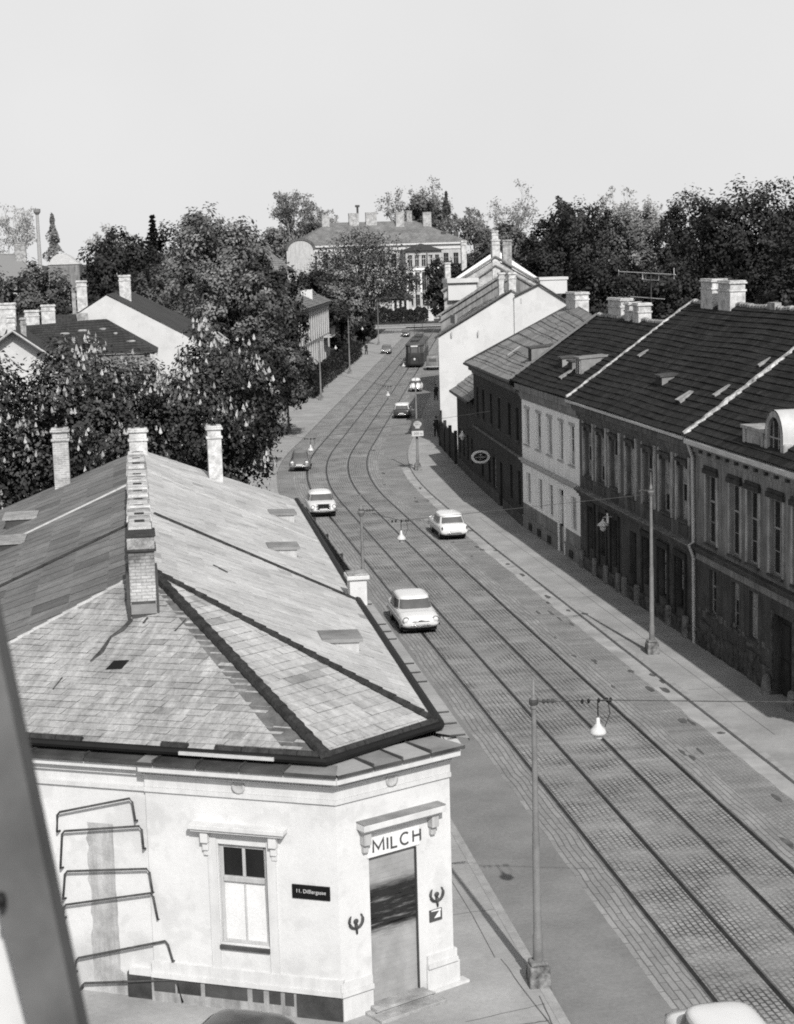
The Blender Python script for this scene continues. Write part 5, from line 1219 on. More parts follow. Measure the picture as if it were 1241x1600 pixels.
r = mb.build('roof', ['tile_far', 'tile_far'], h)
for x, y, z0, z1, w in ((47.8, 8, 20.5, 24.9, 1.8), (54.6, 8, 21.5, 25.2, 2.4), (58.8, 8, 21.8, 25.3, 2.6), (65.6, 7, 21.2, 25.2, 2.0), (68.2, 9, 22, 25.5, 1.3), (72.2, 7, 19.5, 25.0, 2.0)): chimney(r, O, x, Y + y, z0, z1, w, 1.2, 'brick_mid' if w > 1.5 else 'brick_dirty')
mb = MB(O); mb.tube([(55.6, Y + 8, 25.2), (55.6, Y + 8, 26.6)], .25, 8); mb.box(55.1, 56.1, Y + 7.6, Y + 8.4, 26.6, 27.1); mb.build('cowl', 'iron', r)
mb = MB(O)
for x in (65.0, 65.6, 66.2, 66.8, 67.2): mb.tube([(x, Y + 8.5, 24.5), (x, Y + 8.5, 27.6)], .05, 5)
for z in (25.8, 26.7, 27.5): mb.tube([(65.0, Y + 8.5, z), (67.2, Y + 8.5, z)], .05, 5)
mb.build('roof_railing', 'iron', r)
mb = MB(O)
for x, y in ((74.9, 2.5), (78.0, 2.8)): mb.box(x, x + 1.1, Y + y, Y + y + 1.0, 18.9, 20.2)
mb.build('roof_hatch', 'tin_dark', r)
mb = MB(O); n = 16; xc, zc, R = 40.6, 16.9, 3.3; arc = [(xc + R * math.cos(PI * k / n), Y - 2, zc + R * .75 * math.sin(PI * k / n)) for k in range(n + 1)]
mb.face([(xc + R, Y - 2, 8)] + arc + [(xc - R, Y - 2, 8)]); mb.grid([arc, [(x, y + 4, z) for x, y, z in arc]]); mb.build('portal_gable', 'trim_grey', h)
mb = MB(O); mb.grid([[(xc + (R + .2) * math.cos(PI * k / n), y, zc + (R * .75 + .2) * math.sin(PI * k / n)) for k in range(n + 1)] for y in (Y - 2.3, Y + 2)]); mb.grid([[(xc + q * math.cos(PI * k / n), Y - 2.25, zc + q * .75 * math.sin(PI * k / n)) for k in range(n + 1)] for q in (R + .25, R - .35)]); mb.build('portal_arch', 'h_dark', h)
pv = thing('pavilion', 'small pavilion with white pillars under the big tree at the end of the street', 'pavilion', (61.5, 399, 0)); O = off(pv); Y = 398.
mb = MB(O); mb.box(57.6, 60.6, Y, Y + 5, -.1, 5.2); mb.box(64.0, 65.2, Y, Y + 5, -.1, 5.2); mb.box(60.6, 64.0, Y + 2, Y + 5, -.1, 5.2); mb.build('wall', 'trim_grey', pv)
for x in (60.5, 61.65, 62.8, 63.9):
    mb = MB(O); mb.box(x, x + .5, Y - .5, Y, -.1, 4.6); mb.build('pillar', 'gable_white', pv)
mb = MB(O); mb.face([(57, Y - 1, 5.1), (66, Y - 1, 5.1), (63.5, Y + 2, 7.2), (59.5, Y + 2, 7.2)]); mb.face([(66, Y - 1, 5.1), (66, Y + 6, 5.1), (63.5, Y + 2, 7.2)]); mb.face([(57, Y - 1, 5.1), (59.5, Y + 2, 7.2), (57, Y + 6, 5.1)]); mb.build('roof', 'tile_black', pv)

# ------------------------------------------------------------------ street poles, wires and lamps
def pole(loc, label, hgt=6.75, side=1, top=True):
    p = thing('street_pole', label, 'pole', (loc[0], loc[1], .104), 0, 'tram wire poles along the street')
    mb = MB(); mb.box(-.25, .25, -.25, .25, -.1, .46, 0, .03); mb.box(-.19, .19, -.19, .19, .462, .56); mb.build('base', 'pole_base', p, bevel=.04)
    mb = MB(); mb.lathe([(.11, .5), (.11, 1.1), (.092, 1.15), (.082, 3.4), (.07, 3.45), (.052, hgt - .45)], 14); mb.build('shaft', 'pole', p, smooth=True)
    mb = MB(); z = hgt - .62
    if top: mb.lathe([(.052, z + .0), (.14, z + .16), (.15, z + .2), (.06, z + .26), (.045, z + .42), (.02, z + .5), (.015, hgt + .3), (.0, hgt + .35)], 12)
    else: mb.lathe([(.075, z + .1), (.085, z + .3), (.03, z + .35), (.02, hgt + .1), (0, hgt + .1)], 12)
    mb.build('finial', 'pole', p, smooth=True)
    mb = MB(); zb = hgt - .38
    for k in range(1): mb.lathe([(.095, zb - .06), (.105, zb), (.095, zb + .06)], 12)
    mb.tube([(0, 0, zb), (side * .5, 0, zb - .02)], .022, 6)
    for q in (.22, .32, .42): mb.ellipsoid((side * q, 0, zb - .01), (.045, .045, .05), 8, 6)
    mb.build('bracket', 'iron', p)
    return p
pole((8.11, 34.9), 'grey street pole in the foreground beside the corner house, standing on the pavement', 6.72, 1, False)
pole((8.1, 62.2), 'thin street pole rising behind the white firewall pier of the corner house roof', 6.9)
pole((19.65, 63.95), 'grey street pole on the right pavement casting a shadow before the dark houses', 6.85, -1)
sp = pole((20.38, 123.7), 'street pole at the bend on the right that carries the petrol and distance plates', 6.8, -1, False)
pole((13.8, 154.5), 'dark street pole half hidden by foliage at the left pavement edge', 6.8)
pole((20.4, 187.5), 'street pole on the left pavement before the villa and its nearer hedge end', 6.9)
pole((28.7, 227.4), 'street pole on the left pavement beside the long hedge', 7.3)
pole((42.37, 294.9), 'farthest street pole on the left near the pedestrian under the trees', 7.4)
# the petrol sign on that pole
bd = thing('petrol_board', 'dark square board with a pale scallop shell emblem, on the pole at the bend', 'sign', (20.38, 123.5, 3.06))
Fb_ = frame((0, -.14, 0), (-1, 0, 0), (0, -1, 0)); k_ = .59
mb = MB(Fb_); mb.box(-.425, .425, -.03, .03, .0, .85); mb.build('board', 'sign_dark', bd)
mb = MB(Fb_); pts = []
for k in range(25):
    t = math.radians(-20 + 220 * k / 24); sc = 1 + .05 * abs(math.sin(k * PI / 3)); pts.append((.50 * k_ * sc * math.cos(t), .034, (.78 + .40 * sc * math.sin(t)) * k_))
pts += [(-.26 * k_, .034, .42 * k_), (-.28 * k_, .034, .26 * k_), (.28 * k_, .034, .26 * k_), (.26 * k_, .034, .42 * k_)]
mb.face(pts); mb.build('shell_emblem', 'trim_grey', bd)
text_mesh('lettering', 'SHELL', .135, Fb_ @ Matrix.Translation((0, .038, .45)), 'sign_dark', bd)
dp = thing('distance_plate', 'white plate reading 200 m beneath the shell board on the pole', 'sign', (20.38, 123.5, 2.64))
mb = MB(Fb_); mb.box(-.43, .43, -.03, .03, .0, .39); mb.build('plate', 'sign_plate', dp, bevel=.012)
text_mesh('lettering', '200', .25, Fb_ @ Matrix.Translation((.10, .034, .195)), 'sign_dark', dp); text_mesh('lettering', 'm', .25, Fb_ @ Matrix.Translation((-.26, .034, .18)), 'sign_dark', dp)
def lamp(loc, label, small=False):
    l = thing('hanging_lamp', label, 'street lamp', loc, 0, 'white enamel street lamps hung over the street')
    mb = MB(); mb.lathe([(.02, .38), (.04, .36), (.045, .25), (.065, .23), (.085, .19), (.15, .13), (.178, .06), (.175, .02), (.0, .02)], 18); mb.build('shade', 'porcelain', l, smooth=True)
    mb = MB(); mb.ellipsoid((0, 0, -.02), (.105, .105, .10)); mb.build('globe', 'porcelain', l, smooth=True)
    mb = MB(); mb.tube([(0, 0, .4), (0, 0, .74)], .014, 6); mb.tube([(.05, 0, .74), (.22, .02, .72), (.27, .02, .45), (.15, 0, .16)], .010, 5)
    for x in (-.34, -.2, .02, .2, .28): mb.ellipsoid((x, 0, .75), (.035, .035, .055), 8, 6)
    mb.build('insulators', 'black', l)
    return l
LPOS = [((9.42, 34.55, 5.72), 'white hanging lamp nearest the camera, beside the foreground pole'),
        ((9.98, 64.9, 4.98), 'white hanging lamp in front of the departing white saloon, right of the thin pole'),
        ((10.6, 104.2, 4.1), 'white hanging lamp just above the oncoming dark round-backed car'),
        ((19.6, 132.2, 4.9), 'white hanging lamp over the tracks left of the two-tone car'),
        ((25.9, 164, 5.0), 'small white hanging lamp in front of the tram buffer'),
        ((23.6, 199.4, 5.0), 'small white hanging lamp before the dark trees beside the villa'),
        ((33.1, 246.4, 5.0), 'small white hanging lamp by the flowering chestnut on the left'),
        ((34.7, 275.7, 5.0), 'small white hanging lamp farthest along the street')]
for p, l in LPOS: lamp(p, l)
def wire(a, m_, b, label):
    w = thing('span_wire', label, 'wire', (m_[0], m_[1], m_[2]), 0, 'span wires holding the lamps'); Ow = off(w)
    mb = MB(Ow); mb.tube([a, m_], .011, 5); mb.tube([m_, b], .011, 5); mb.build('cable', 'iron', w)
wire((8.5, 34.9, 6.42), (9.42, 34.55, 6.48), (24.0, 29.5, 6.6), 'span wire of the lamp nearest the camera')
wire((8.5, 62.2, 6.5), (9.98, 64.9, 5.74), (19.3, 63.95, 6.4), 'span wire between the thin pole and the right pavement pole')
wire((6.9, 103, 5.6), (10.6, 104.2, 4.86), (21.9, 101.5, 6.4), 'span wire above the oncoming round-backed car')
wire((14.0, 154.4, 6.4), (19.6, 132.2, 5.66), (20.1, 123.7, 6.4), 'span wire from the sign pole over the tracks')
wire((20.7, 187.5, 6.5), (25.9, 164, 5.76), (27, 139, 6.8), 'span wire above the tracks before the tram')
# tall mast at the far end on a white pedestal
mt_ = thing('tall_mast', 'tall dark mast on a white pedestal before the public building', 'mast', (68.0, 392, 0))
mb = MB(); mb.lathe([(.24, 2.3), (.17, 15.6), (.0, 15.7)], 10); mb.build('shaft', 'h_dark', mt_)
mb = MB(); mb.box(-1.1, 1.1, -.8, .8, -.1, 2.4); mb.box(-1.3, 1.3, -1, 1, 2.4, 2.6); mb.build('pedestal', 'white_trim', mt_, bevel=.05)
# board fence behind the corner house ledge
fn = thing('board_fence', 'weathered board fence between the corner house eaves and the tram tracks', 'fence', (8.2, 74, .1)); Of = off(fn)
for k in range(4):
    mb = MB(Of); y0 = 65 + k * 5.2
    for j in range(20):
        y = y0 + j * .26; mb.box(8.16, 8.20, y, y + .235, .1, 3.6 + random.uniform(-.03, .03))
    mb.build('panel', 'wood_board', fn)
    mb = MB(Of); mb.box(8.2, 8.32, y0 - .06, y0 + .06, .05, 3.65); mb.build('post', 'wood_dark', fn)

# ------------------------------------------------------------------ vehicles
def sgnpow(c, p): return math.copysign(abs(c) ** p, c)
def cabin_pt(rings, t, ang, n, push=0.):
    """rings: (z, yc, hl, hw); t in 0..len-1"""
    i = min(int(t), len(rings) - 2); f = t - i
    z, yc, hl, hw = [rings[i][k] * (1 - f) + rings[i + 1][k] * f for k in range(4)]
    p = 2 / n
    return (sgnpow(math.cos(ang), p) * (hw + push), yc + sgnpow(math.sin(ang), p) * (hl + push), z)
def body_loft(sec, n=22, ex=4.):
    """sec: (y, halfwidth, zbot, ztop, exponent)"""
    R = []
    for s in sec:
        y, hw, zb, zt = s[:4]; e = s[4] if len(s) > 4 else ex
        zc, hh = (zb + zt) / 2, (zt - zb) / 2
        R.append([(hw * sgnpow(math.cos(2 * PI * k / n), 2 / e), y, zc + hh * sgnpow(math.sin(2 * PI * k / n), 2 / e)) for k in range(n)])
    return R
def wheel(par, x, y, r, w=.17):
    mb = MB(frame((x, y, r), (0, 1, 0), (0, 0, 1))); s = 1 if x > 0 else -1
    n = 20; P = []
    for rr, z in ((r * .62, w / 2), (r * .92, w / 2), (r, w * .3), (r, -w * .3), (r * .92, -w / 2), (r * .62, -w / 2)):
        P.append([(rr * math.cos(2 * PI * k / n), rr * math.sin(2 * PI * k / n), z) for k in range(n)])
    mb.grid(P, close=True); t = mb.build('wheel', 'rubber', par, smooth=True)
    mb = MB(frame((x, y, r), (0, 1, 0), (0, 0, 1))); 
    for sg in (1, -1): mb.grid([[(q * math.cos(2 * PI * k / n), q * math.sin(2 * PI * k / n), sg * z) for k in range(n)] for q, z in ((r * .63, w * .45), (r * .5, w * .38), (r * .3, w * .5), (0, w * .58))], close=True)
    mb.build('hubcap', 'chrome', t, smooth=True)
def cap(mb, ring, flip=False): mb.face(list(reversed(ring)) if flip else ring)
def saloon(label, loc, heading, style='round', paint='car_white', roofp=None, group='cars on the street', L=4.3, W=1.66):
    c = thing('car', label, 'car', loc, heading, group); hl, hw = L / 2, W / 2
    S = L / 4.3
    if style == 'fin':      # late-fifties three-box saloon with squared tail
        sec = [(-hl, hw * .80, .42, .78), (-hl + .05, hw * .93, .34, .88), (-hl + .3, hw * .97, .27, .93), (-1.0 * S, hw, .30, .93), (0, hw, .3, .93), (.8 * S, hw, .30, .92), (1.35 * S, hw * .99, .24, .88), (hl - .25, hw * .96, .28, .83), (hl - .06, hw * .90, .36, .76), (hl, hw * .78, .42, .68)]
        ringz = [(.88, -.34 * S, 1.30 * S, hw * .94), (1.09, -.35 * S, 1.13 * S, hw * .88), (1.27, -.37 * S, .95 * S, hw * .82), (1.335, -.37 * S, .93 * S, hw * .80), (1.395, -.37 * S, .70 * S, hw * .60), (1.42, -.37 * S, .05, .05)]
    elif style == 'beetle':
        sec = [(-hl, hw * .45, .45, .62, 2.6), (-hl + .12, hw * .62, .32, .82, 2.6), (-hl + .5, hw * .74, .26, 1.02, 2.8), (-1.0, hw * .80, .24, 1.08, 3), (-.3, hw * .86, .22, .98, 3.4), (.4, hw * .86, .22, .93, 3.4), (.85, hw * .76, .24, .95, 3), (1.3, hw * .60, .28, .90, 2.6), (1.7, hw * .48, .34, .78, 2.5), (hl, hw * .30, .42, .58, 2.4)]
        ringz = [(.86, -.30, 1.34, hw * .80), (1.08, -.32, 1.08, hw * .76), (1.30, -.26, .78, hw * .67), (1.42, -.22, .58, hw * .56), (1.49, -.2, .34, hw * .36), (1.505, -.2, .03, .03)]
    else:                   # rounded mid-fifties saloon
        sec = [(-hl, hw * .70, .42, .70, 3), (-hl + .1, hw * .86, .32, .84, 3), (-hl + .45, hw * .95, .26, .93, 3.4), (-1.0 * S, hw, .22, .95, 4), (0, hw, .2, .95, 4), (.8 * S, hw, .22, .94, 4), (1.3 * S, hw * .97, .25, .90, 3.6), (hl - .3, hw * .92, .29, .84, 3.2), (hl - .08, hw * .82, .36, .74, 3), (hl, hw * .66, .42, .64, 3)]
        ringz = [(.88, -.32 * S, 1.26 * S, hw * .93), (1.10, -.32 * S, 1.10 * S, hw * .87), (1.29, -.34 * S, .90 * S, hw * .79), (1.38, -.34 * S, .76 * S, hw * .68), (1.44, -.34 * S, .48 * S, hw * .44), (1.455, -.34 * S, .04, .04)]
    mb = MB(); R = body_loft(sec); mb.grid(R, close=True); cap(mb, R[0]); cap(mb, R[-1], True)
    b = mb.build('body', paint, c, smooth=True)
    ex = 4.2 if style != 'beetle' else 2.9; n = 40
    mb = MB(); mb.grid([[cabin_pt(ringz, t, 2 * PI * k / n, ex) for k in range(n)] for t in (0, .5, 1, 1.5, 2, 2.5, 3, 3.5, 4, 4.5, 4.97)], close=True)
    zt_ = ringz[-1]; cap(mb, [cabin_pt(ringz, 4.97, 2 * PI * k / n, ex) for k in range(n)])
    mb.build('cabin', [roofp or paint], c, smooth=True)
    def glass(nm, a0, a1, t0=.12, t1=1.92, k=10):
        mb = MB(); mb.grid([[cabin_pt(ringz, t0 + (t1 - t0) * i / 4, a0 + (a1 - a0) * j / k, ex, .012) for j in range(k + 1)] for i in range(5)]); g_ = mb.build(nm, 'carglass', c, smooth=True); return g_
    def af(fr): return math.acos(fr ** (ex / 2))
    a = af(.86); glass('windscreen', a, PI - a)
    a = af(.80); glass('rear_window', PI + a, 2 * PI - a, .25 if style == 'beetle' else .15, 1.75)
    for s in (0, 1):
        for f0, f1 in ((-.78, -.06), (.04, .80)):
            b0, b1 = math.asin(sgnpow(f0, ex / 2)), math.asin(sgnpow(f1, ex / 2))
            if s: b0, b1 = PI - b0, PI - b1
            glass('side_window', b0, b1, .2, 1.8, 6)
    wb = 1.27 * S; wr = .31
    for x in (-hw + .16, hw - .16):
        for y in (-wb, wb): wheel(c, x * (1.0 if style != 'beetle' else .93), y, wr)
    if style == 'beetle':
        for s in (-1, 1):
            for y, yl in ((1.30, .60), (-1.22, .60)):
                mb = MB(); mb.ellipsoid((s * hw * .66, y, .45), (hw * .36, yl, .40), 18, 12); mb.build('fender', paint, c, smooth=True)
            mb = MB(); mb.box(s * hw * .97 - .12, s * hw * .97 + .02, -.75, .75, .24, .29); mb.build('running_board', 'rubber', c, bevel=.02)
    for s in (-1, 1):     # lights
        zl = .66 if style != 'beetle' else .68; xl = hw * (.74 if style != 'beetle' else .70); yl = hl - (.04 if style != 'beetle' else .30)
        mb = MB(); mb.ellipsoid((s * xl, yl, zl), (.125, .07, .115), 16, 10); hd = mb.build('headlight', 'lens', c, smooth=True)
        mb = MB(frame((s * xl, yl + .015, zl), (1, 0, 0), (0, 0, 1))); q = 18; mb.grid([[(r_ * math.cos(2 * PI * k / q), r_ * math.sin(2 * PI * k / q), z) for k in range(q)] for r_, z in ((.115, .0), (.145, .02), (.15, -.01), (.125, -.03))], close=True); mb.build('rim', 'chrome', hd, smooth=True)
        mb = MB(); mb.ellipsoid((s * hw * .84, -hl + .04, .70), (.06, .05, .11), 10, 8); mb.build('tail_light', 'taillens', c, smooth=True)
    for y, s in ((hl + .05, 1), (-hl - .05, -1)):
        mb = MB(); P = []
        for k in range(11):
            f = -1 + k / 5; P.append((f * hw * .96, y - s * (.06 + .16 * f * f), .43))
        mb.tube(P, .055, 8); mb.tube([(-.3, y - s * .02, .36), (-.3, y + s * .03, .5)], .03, 6); mb.tube([(.3, y - s * .02, .36), (.3, y + s * .03, .5)], .03, 6)
        mb.build('bumper', 'chrome', c, smooth=True)
        mb = MB(); mb.box(-.24, .24, min(y + s * .0, y + s * .03), max(y + s * .0, y + s * .03), .48, .59); mb.build('number_plate', 'plate', c)
    if style != 'beetle':
        mb = MB(); 
        for z in (.56, .62, .68): mb.tube([(-hw * .52, hl - .05, z), (0, hl + .015, z), (hw * .52, hl - .05, z)], .014, 6)
        mb.build('grille', 'chrome', c)
        mb = MB(); mb.tube([(-hw * .60, hl - .035, .59), (0, hl + .03, .59), (hw * .60, hl - .035, .59)], .022, 6); mb.ellipsoid((0, hl + .03, .60), (.16, .03, .045), 10, 6); mb.build('grille_slot', 'black', c)
        mb = MB()
        for s in (-1, 1): mb.tube([(s * (hw + .004), 1.7 * S, .66), (s * (hw + .012), 0, .68), (s * (hw + .004), -1.7 * S, .68)], .014, 5)
        mb.build('trim_strip', 'chrome', c)
    mb = MB(); mb.box(-hw * .85, hw * .85, -hl + .35, hl - .3, .16, .3); mb.build('underbody', 'rubber', c)
    return c
PIh = PI
hd_far = -math.atan(.211)
saloon('ivory white saloon driving toward the camera beside the corner house, nearest moving car', (11.5, 72.2, .012), PI, 'fin', L=4.35, W=1.70)
c2 = saloon('white rounded car with a dark open grille coming toward the camera', (11.25, 105.8, .012), PI - .02, 'round', L=4.15, W=1.74)
mb = MB(); mb.box(-.34, .34, 2.04, 2.08, .52, .86)
for k in range(5): mb.box(-.44, .44, 2.082, 2.10, .53 + k * .075, .56 + k * .075)
mb.build('radiator', 'black', c2)
saloon('dark round-backed car coming toward the camera by the left pavement', (12.25, 128.6, .012), PI - .13, 'beetle', 'car_grey', L=4.07, W=1.54)
saloon('white saloon with a wide rear window driving away in the right lane', (17.3, 95.1, .012), 0, 'fin', L=4.2, W=1.62)
saloon('dark two-tone car with a pale roof driving away beyond the sign pole', (25.95, 165.7, .012), hd_far, 'fin', 'car_dark', 'car_white', L=4.3, W=1.65)
saloon('small white round-backed car driving away behind the tram', (32.4, 196.3, .012), hd_far, 'beetle', L=4.07, W=1.54)
saloon('dark car with a pale windscreen coming toward the camera left of the tram', (40.1, 270.6, .012), PI + hd_far, 'round', 'car_grey', 'car_grey', L=4.2, W=1.62)
saloon('farthest dark car on the street, beyond the tram', (51.4, 322, .012), PI + hd_far, 'round', 'car_dark', 'car_grey', L=4.2, W=1.65)
saloon('white car cut off by the bottom edge, roof showing beside the tracks', (10.6, 29.35, .012), PI, 'fin', L=4.2, W=1.64)
saloon('dark parked car cut off by the bottom edge below the corner house', (1.25, 31.5, .112), math.atan2(.8941, .4479), 'round', 'car_dark', L=4.1, W=1.6)
# tram
def tram(label, loc, heading, L=10.2, motor=True, group='tram cars on the right track'):
    t = thing('tram_car', label, 'tram', loc, heading, group); t.scale = (1.13, 1.0, 1.1); W = 1.08; hl = L / 2
    ol = [(-W, -hl + .9), (-W * .72, -hl + .12), (-.5, -hl), (.5, -hl), (W * .72, -hl + .12), (W, -hl + .9), (W, hl - .9), (W * .72, hl - .12), (.5, hl), (-.5, hl), (-W * .72, hl - .12), (-W, hl - .9)]
    mb = MB(); mb.prism(ol, .45, 1.75); mb.build('body', 'tram', t, bevel=.03)
    mb = MB(); mb.prism([(x * .97, y * .994) for x, y in ol], 1.755, 2.75); up_ = mb.build('upper_body', 'tram', t)
    for (x0, y0), (x1, y1) in zip(ol, ol[1:] + ol[:1]):
        a, b = V((x0 * .97, y0 * .994, 0)), V((x1 * .97, y1 * .994, 0)); ln_ = (b - a).length; u = (b - a).normalized(); n_ = V((u.y, -u.x, 0))
        k = 8 if ln_ > 3 else 1
        for j in range(k):
            p = a + u * (ln_ * (j + .1) / k); q = a + u * (ln_ * (j + .9) / k)
            mb = MB(); e = n_ * .012
            mb.face([tuple(p + e + V((0, 0, 1.85))), tuple(q + e + V((0, 0, 1.85))), tuple(q + e + V((0, 0, 2.6))), tuple(p + e + V((0, 0, 2.6)))]); mb.build('window', 'carglass', t)
    mb = MB(); R = []
    for f, z in ((1.03, 2.75), (1.04, 2.83), (.94, 2.98), (.7, 3.1), (.3, 3.16)): R.append([(x * f, y * (1 - (1 - f) * .25), z) for x, y in ol])
    mb.grid(R, close=True); mb.face(R[-1]); rf = mb.build('roof', 'tram_light', t, smooth=True)
    mb = MB(); mb.box(-.45, .45, -hl + 1.4, hl - 1.4, 3.1, 3.32); mb.box(-.52, .52, -hl + 1.3, hl - 1.3, 3.322, 3.38); mb.build('roof_lantern', 'tram', rf, bevel=.04)
    mb = MB(); mb.box(-.9, .9, -hl + .5, hl - .5, .12, .45); mb.box(-.8, .8, -hl - .12, -hl + .3, .3, .45); mb.box(-.8, .8, hl - .3, hl + .12, .3, .45); mb.build('undercarriage', 'black', t)
    for y in (-hl - .01, hl + .01):
        mb = MB(); mb.ellipsoid((0, y, 1.05), (.14, .06, .14), 12, 8); mb.build('headlight', 'lens', t, smooth=True)
        mb = MB(); mb.box(-.42, .42, y - .03, y + .03, 2.62, 2.76); mb.build('route_box', 'sign_white', t)
    for x in (-.35, .35):
        mb = MB(); s = -hl - .02; mb.tube([(x * .2, s, 1.5), (x * 1.4, s - .0, 1.2), (x * 1.6, s, .6)], .03, 6); mb.build('cable_loop', 'black', t)
    for x in (-.8, .8):
        for y in (-1.6, 1.6): wheel(t, x, y, .36, .12)
    if motor:
        mb = MB()
        for s in (-.55, .55): mb.tube([(s, -.7, 3.38), (s, .5, 4.1), (s * .9, -.4, 4.9)], .03, 5)
        mb.tube([(-.75, -.4, 4.92), (.75, -.4, 4.92)], .035, 6); mb.tube([(-.55, .5, 4.1), (.55, .5, 4.1)], .025, 5); mb.build('current_collector', 'iron', rf)
    return t
tram('dark tram car on the right track showing its rear windows, nearer of the coupled pair', (39.75, 240.2, .01), hd_far, 10.0, False)
tram('leading tram car with the current collector, half hidden behind the rear tram car', (42.05, 251.2, .01), hd_far, 10.4, True)
tk = thing('delivery_van', 'pale delivery van parked at the kerb half hidden by the white gable', 'van', (40.55, 231, .012), hd_far)
mb = MB(); R = body_loft([(-2.4, .74, .5, 1.75, 5), (-2.3, .84, .42, 1.9, 6), (.6, .86, .4, 1.95, 6), (.9, .84, .4, 1.85, 5), (1.3, .88, .4, 1.3, 5), (2.2, .8, .42, 1.1, 4), (2.35, .7, .5, .95, 4)]); mb.grid(R, close=True); cap(mb, R[0]); cap(mb, R[-1], True); mb.build('body', 'h_mid', tk, smooth=True)
for x in (-.74, .74):
    for y in (-1.5, 1.5): wheel(tk, x, y, .36)
mb = MB(); mb.box(-.5, .5, -2.42, -2.38, 1.15, 1.6); mb.build('rear_window', 'carglass', tk); mb = MB(); mb.tube([(-.9, -2.46, .5), (.9, -2.46, .5)], .06, 6); mb.build('bumper', 'chrome', tk)
mb = MB(); mb.box(-.6, .6, 1.02, 1.06, 1.35, 1.7); mb.build('windscreen', 'carglass', tk)

# ------------------------------------------------------------------ people
def person(label, loc, rz, hgt=1.72, stride=.28, skirt=False, group=None):
    p = thing('person', label, 'person', loc, rz, group); s = hgt / 1.72
    v = []; e = []; rad = []
    def add(pt, r, par=None):
        v.append(tuple(c * s for c in pt)); rad.append(r * s)
        if par is not None: e.append((par, len(v) - 1))
        return len(v) - 1
    pel = add((0, 0, .92), .13); ab = add((0, .01, 1.08), .12, pel); chs = add((0, .01, 1.30), .14, ab); nk = add((0, .0, 1.45), .055, chs)
    hd0 = add((0, .01, 1.52), .075, nk); hd1 = add((0, .015, 1.60), .088, hd0); add((0, .0, 1.68), .065, hd1); add((0, .10, 1.585), .016, hd1)
    for sx, st in ((-1, 1), (1, -1)):
        hip = add((sx * .09, 0, .86), .085, pel); kn = add((sx * .095, st * stride * .5 + .03, .48), .058, hip); an = add((sx * .095, st * stride - .02, .09), .04, kn); add((sx * .10, st * stride + .13, .04), .035, an)
        sh = add((sx * .18, 0, 1.40), .055, chs); el = add((sx * .24, -st * .06 - .03, 1.13), .042, sh); wr = add((sx * .25, -st * .14 + .05, .90), .028, el); pm = add((sx * .25, -st * .16 + .07, .82), .034, wr)
        for k, (dx, dz) in enumerate(((-.02, -.085), (-.007, -.10), (.007, -.095), (.02, -.08))):
            f = add((sx * .25, -st * .16 + .07 + dx * 1.2, .82 + dz * .6), .010, pm); add((sx * .245, -st * .16 + .075 + dx * 1.2, .82 + dz), .009, f)
        th = add((sx * .235, -st * .16 + .105, .80), .011, pm); add((sx * .232, -st * .16 + .115, .765), .009, th)
    me = bpy.data.meshes.new('person_body'); me.from_pydata(v, e, []); o = bpy.data.objects.new('body', me); COL.objects.link(o)
    md = o.modifiers.new('Skin', 'SKIN'); o.modifiers.new('Sub', 'SUBSURF').levels = 1
    for d_, r_ in zip(me.skin_vertices[0].data, rad): d_.radius = (r_, r_)
    me.skin_vertices[0].data[0].use_root = True
    dg = bpy.context.evaluated_depsgraph_get(); m2 = bpy.data.meshes.new_from_object(o.evaluated_get(dg)); bpy.data.objects.remove(o)
    m2.materials.clear(); m2.materials.append(M['skin']); m2.polygons.foreach_set('use_smooth', [True] * len(m2.polygons))
    o = bpy.data.objects.new('body', m2); COL.objects.link(o); o.parent = p
    n = 14
    def ring(z, rx, ry, y=0.): return [(rx * s * math.cos(2 * PI * k / n), (y + ry * math.sin(2 * PI * k / n)) * s, z * s) for k in range(n)]
    mb = MB(); zl = .52 if skirt else .62
    mb.grid([ring(zl, .22 if skirt else .20, .24), ring(.9, .19, .16), ring(1.08, .165, .14), ring(1.3, .21, .165), ring(1.42, .17, .12), ring(1.47, .075, .075)], close=True)
    for sx, st in ((-1, 1), (1, -1)): mb.tube([tuple(c * s for c in q) for q in ((sx * .17, 0, 1.41), (sx * .24, -st * .06 - .03, 1.13), (sx * .25, -st * .13 + .04, .92))], [.078 * s, .065 * s, .05 * s], 9)
    mb.build('coat', 'cloth_dark', p, smooth=True)
    mb = MB()
    for sx, st in ((-1, 1), (1, -1)): mb.tube([tuple(c * s for c in q) for q in ((sx * .09, 0, .86), (sx * .095, st * stride * .5 + .03, .48), (sx * .095, st * stride - .02, .10))], [.115 * s, .085 * s, .065 * s], 9)
    mb.build('trousers', 'cloth_dark', p, smooth=True)
    mb = MB()
    for sx, st in ((-1, 1), (1, -1)): mb.ellipsoid((sx * .1 * s, (st * stride + .06) * s, .045 * s), (.055 * s, .14 * s, .05 * s), 10, 6)
    mb.build('shoes', 'black', p, smooth=True)
    mb = MB(); mb.grid([[(x * .1 * s, (y * .1 - .015) * s, z * s) for x, y, z in [(math.cos(2 * PI * k / n) * q, math.sin(2 * PI * k / n) * q, zz) for k in range(n)]] for q, zz in ((.95, 1.58), (1.03, 1.64), (.9, 1.71), (.55, 1.76), (.02, 1.775))], close=True); mb.build('hair', 'soot', p, smooth=True)
    return p
person('pedestrian in a dark coat walking on the right pavement beside the white gable', (25.75, 145.9, .104), .0, 1.72, .25)
person('distant dark-coated pedestrian on the left pavement near the end of the hedge', (36.6, 268.7, .104), PI + .2, 1.78, .2)
person('dark-coated pedestrian on the right pavement beyond the white car', (32.1, 181.6, .104), .1, 1.72, .2, True)

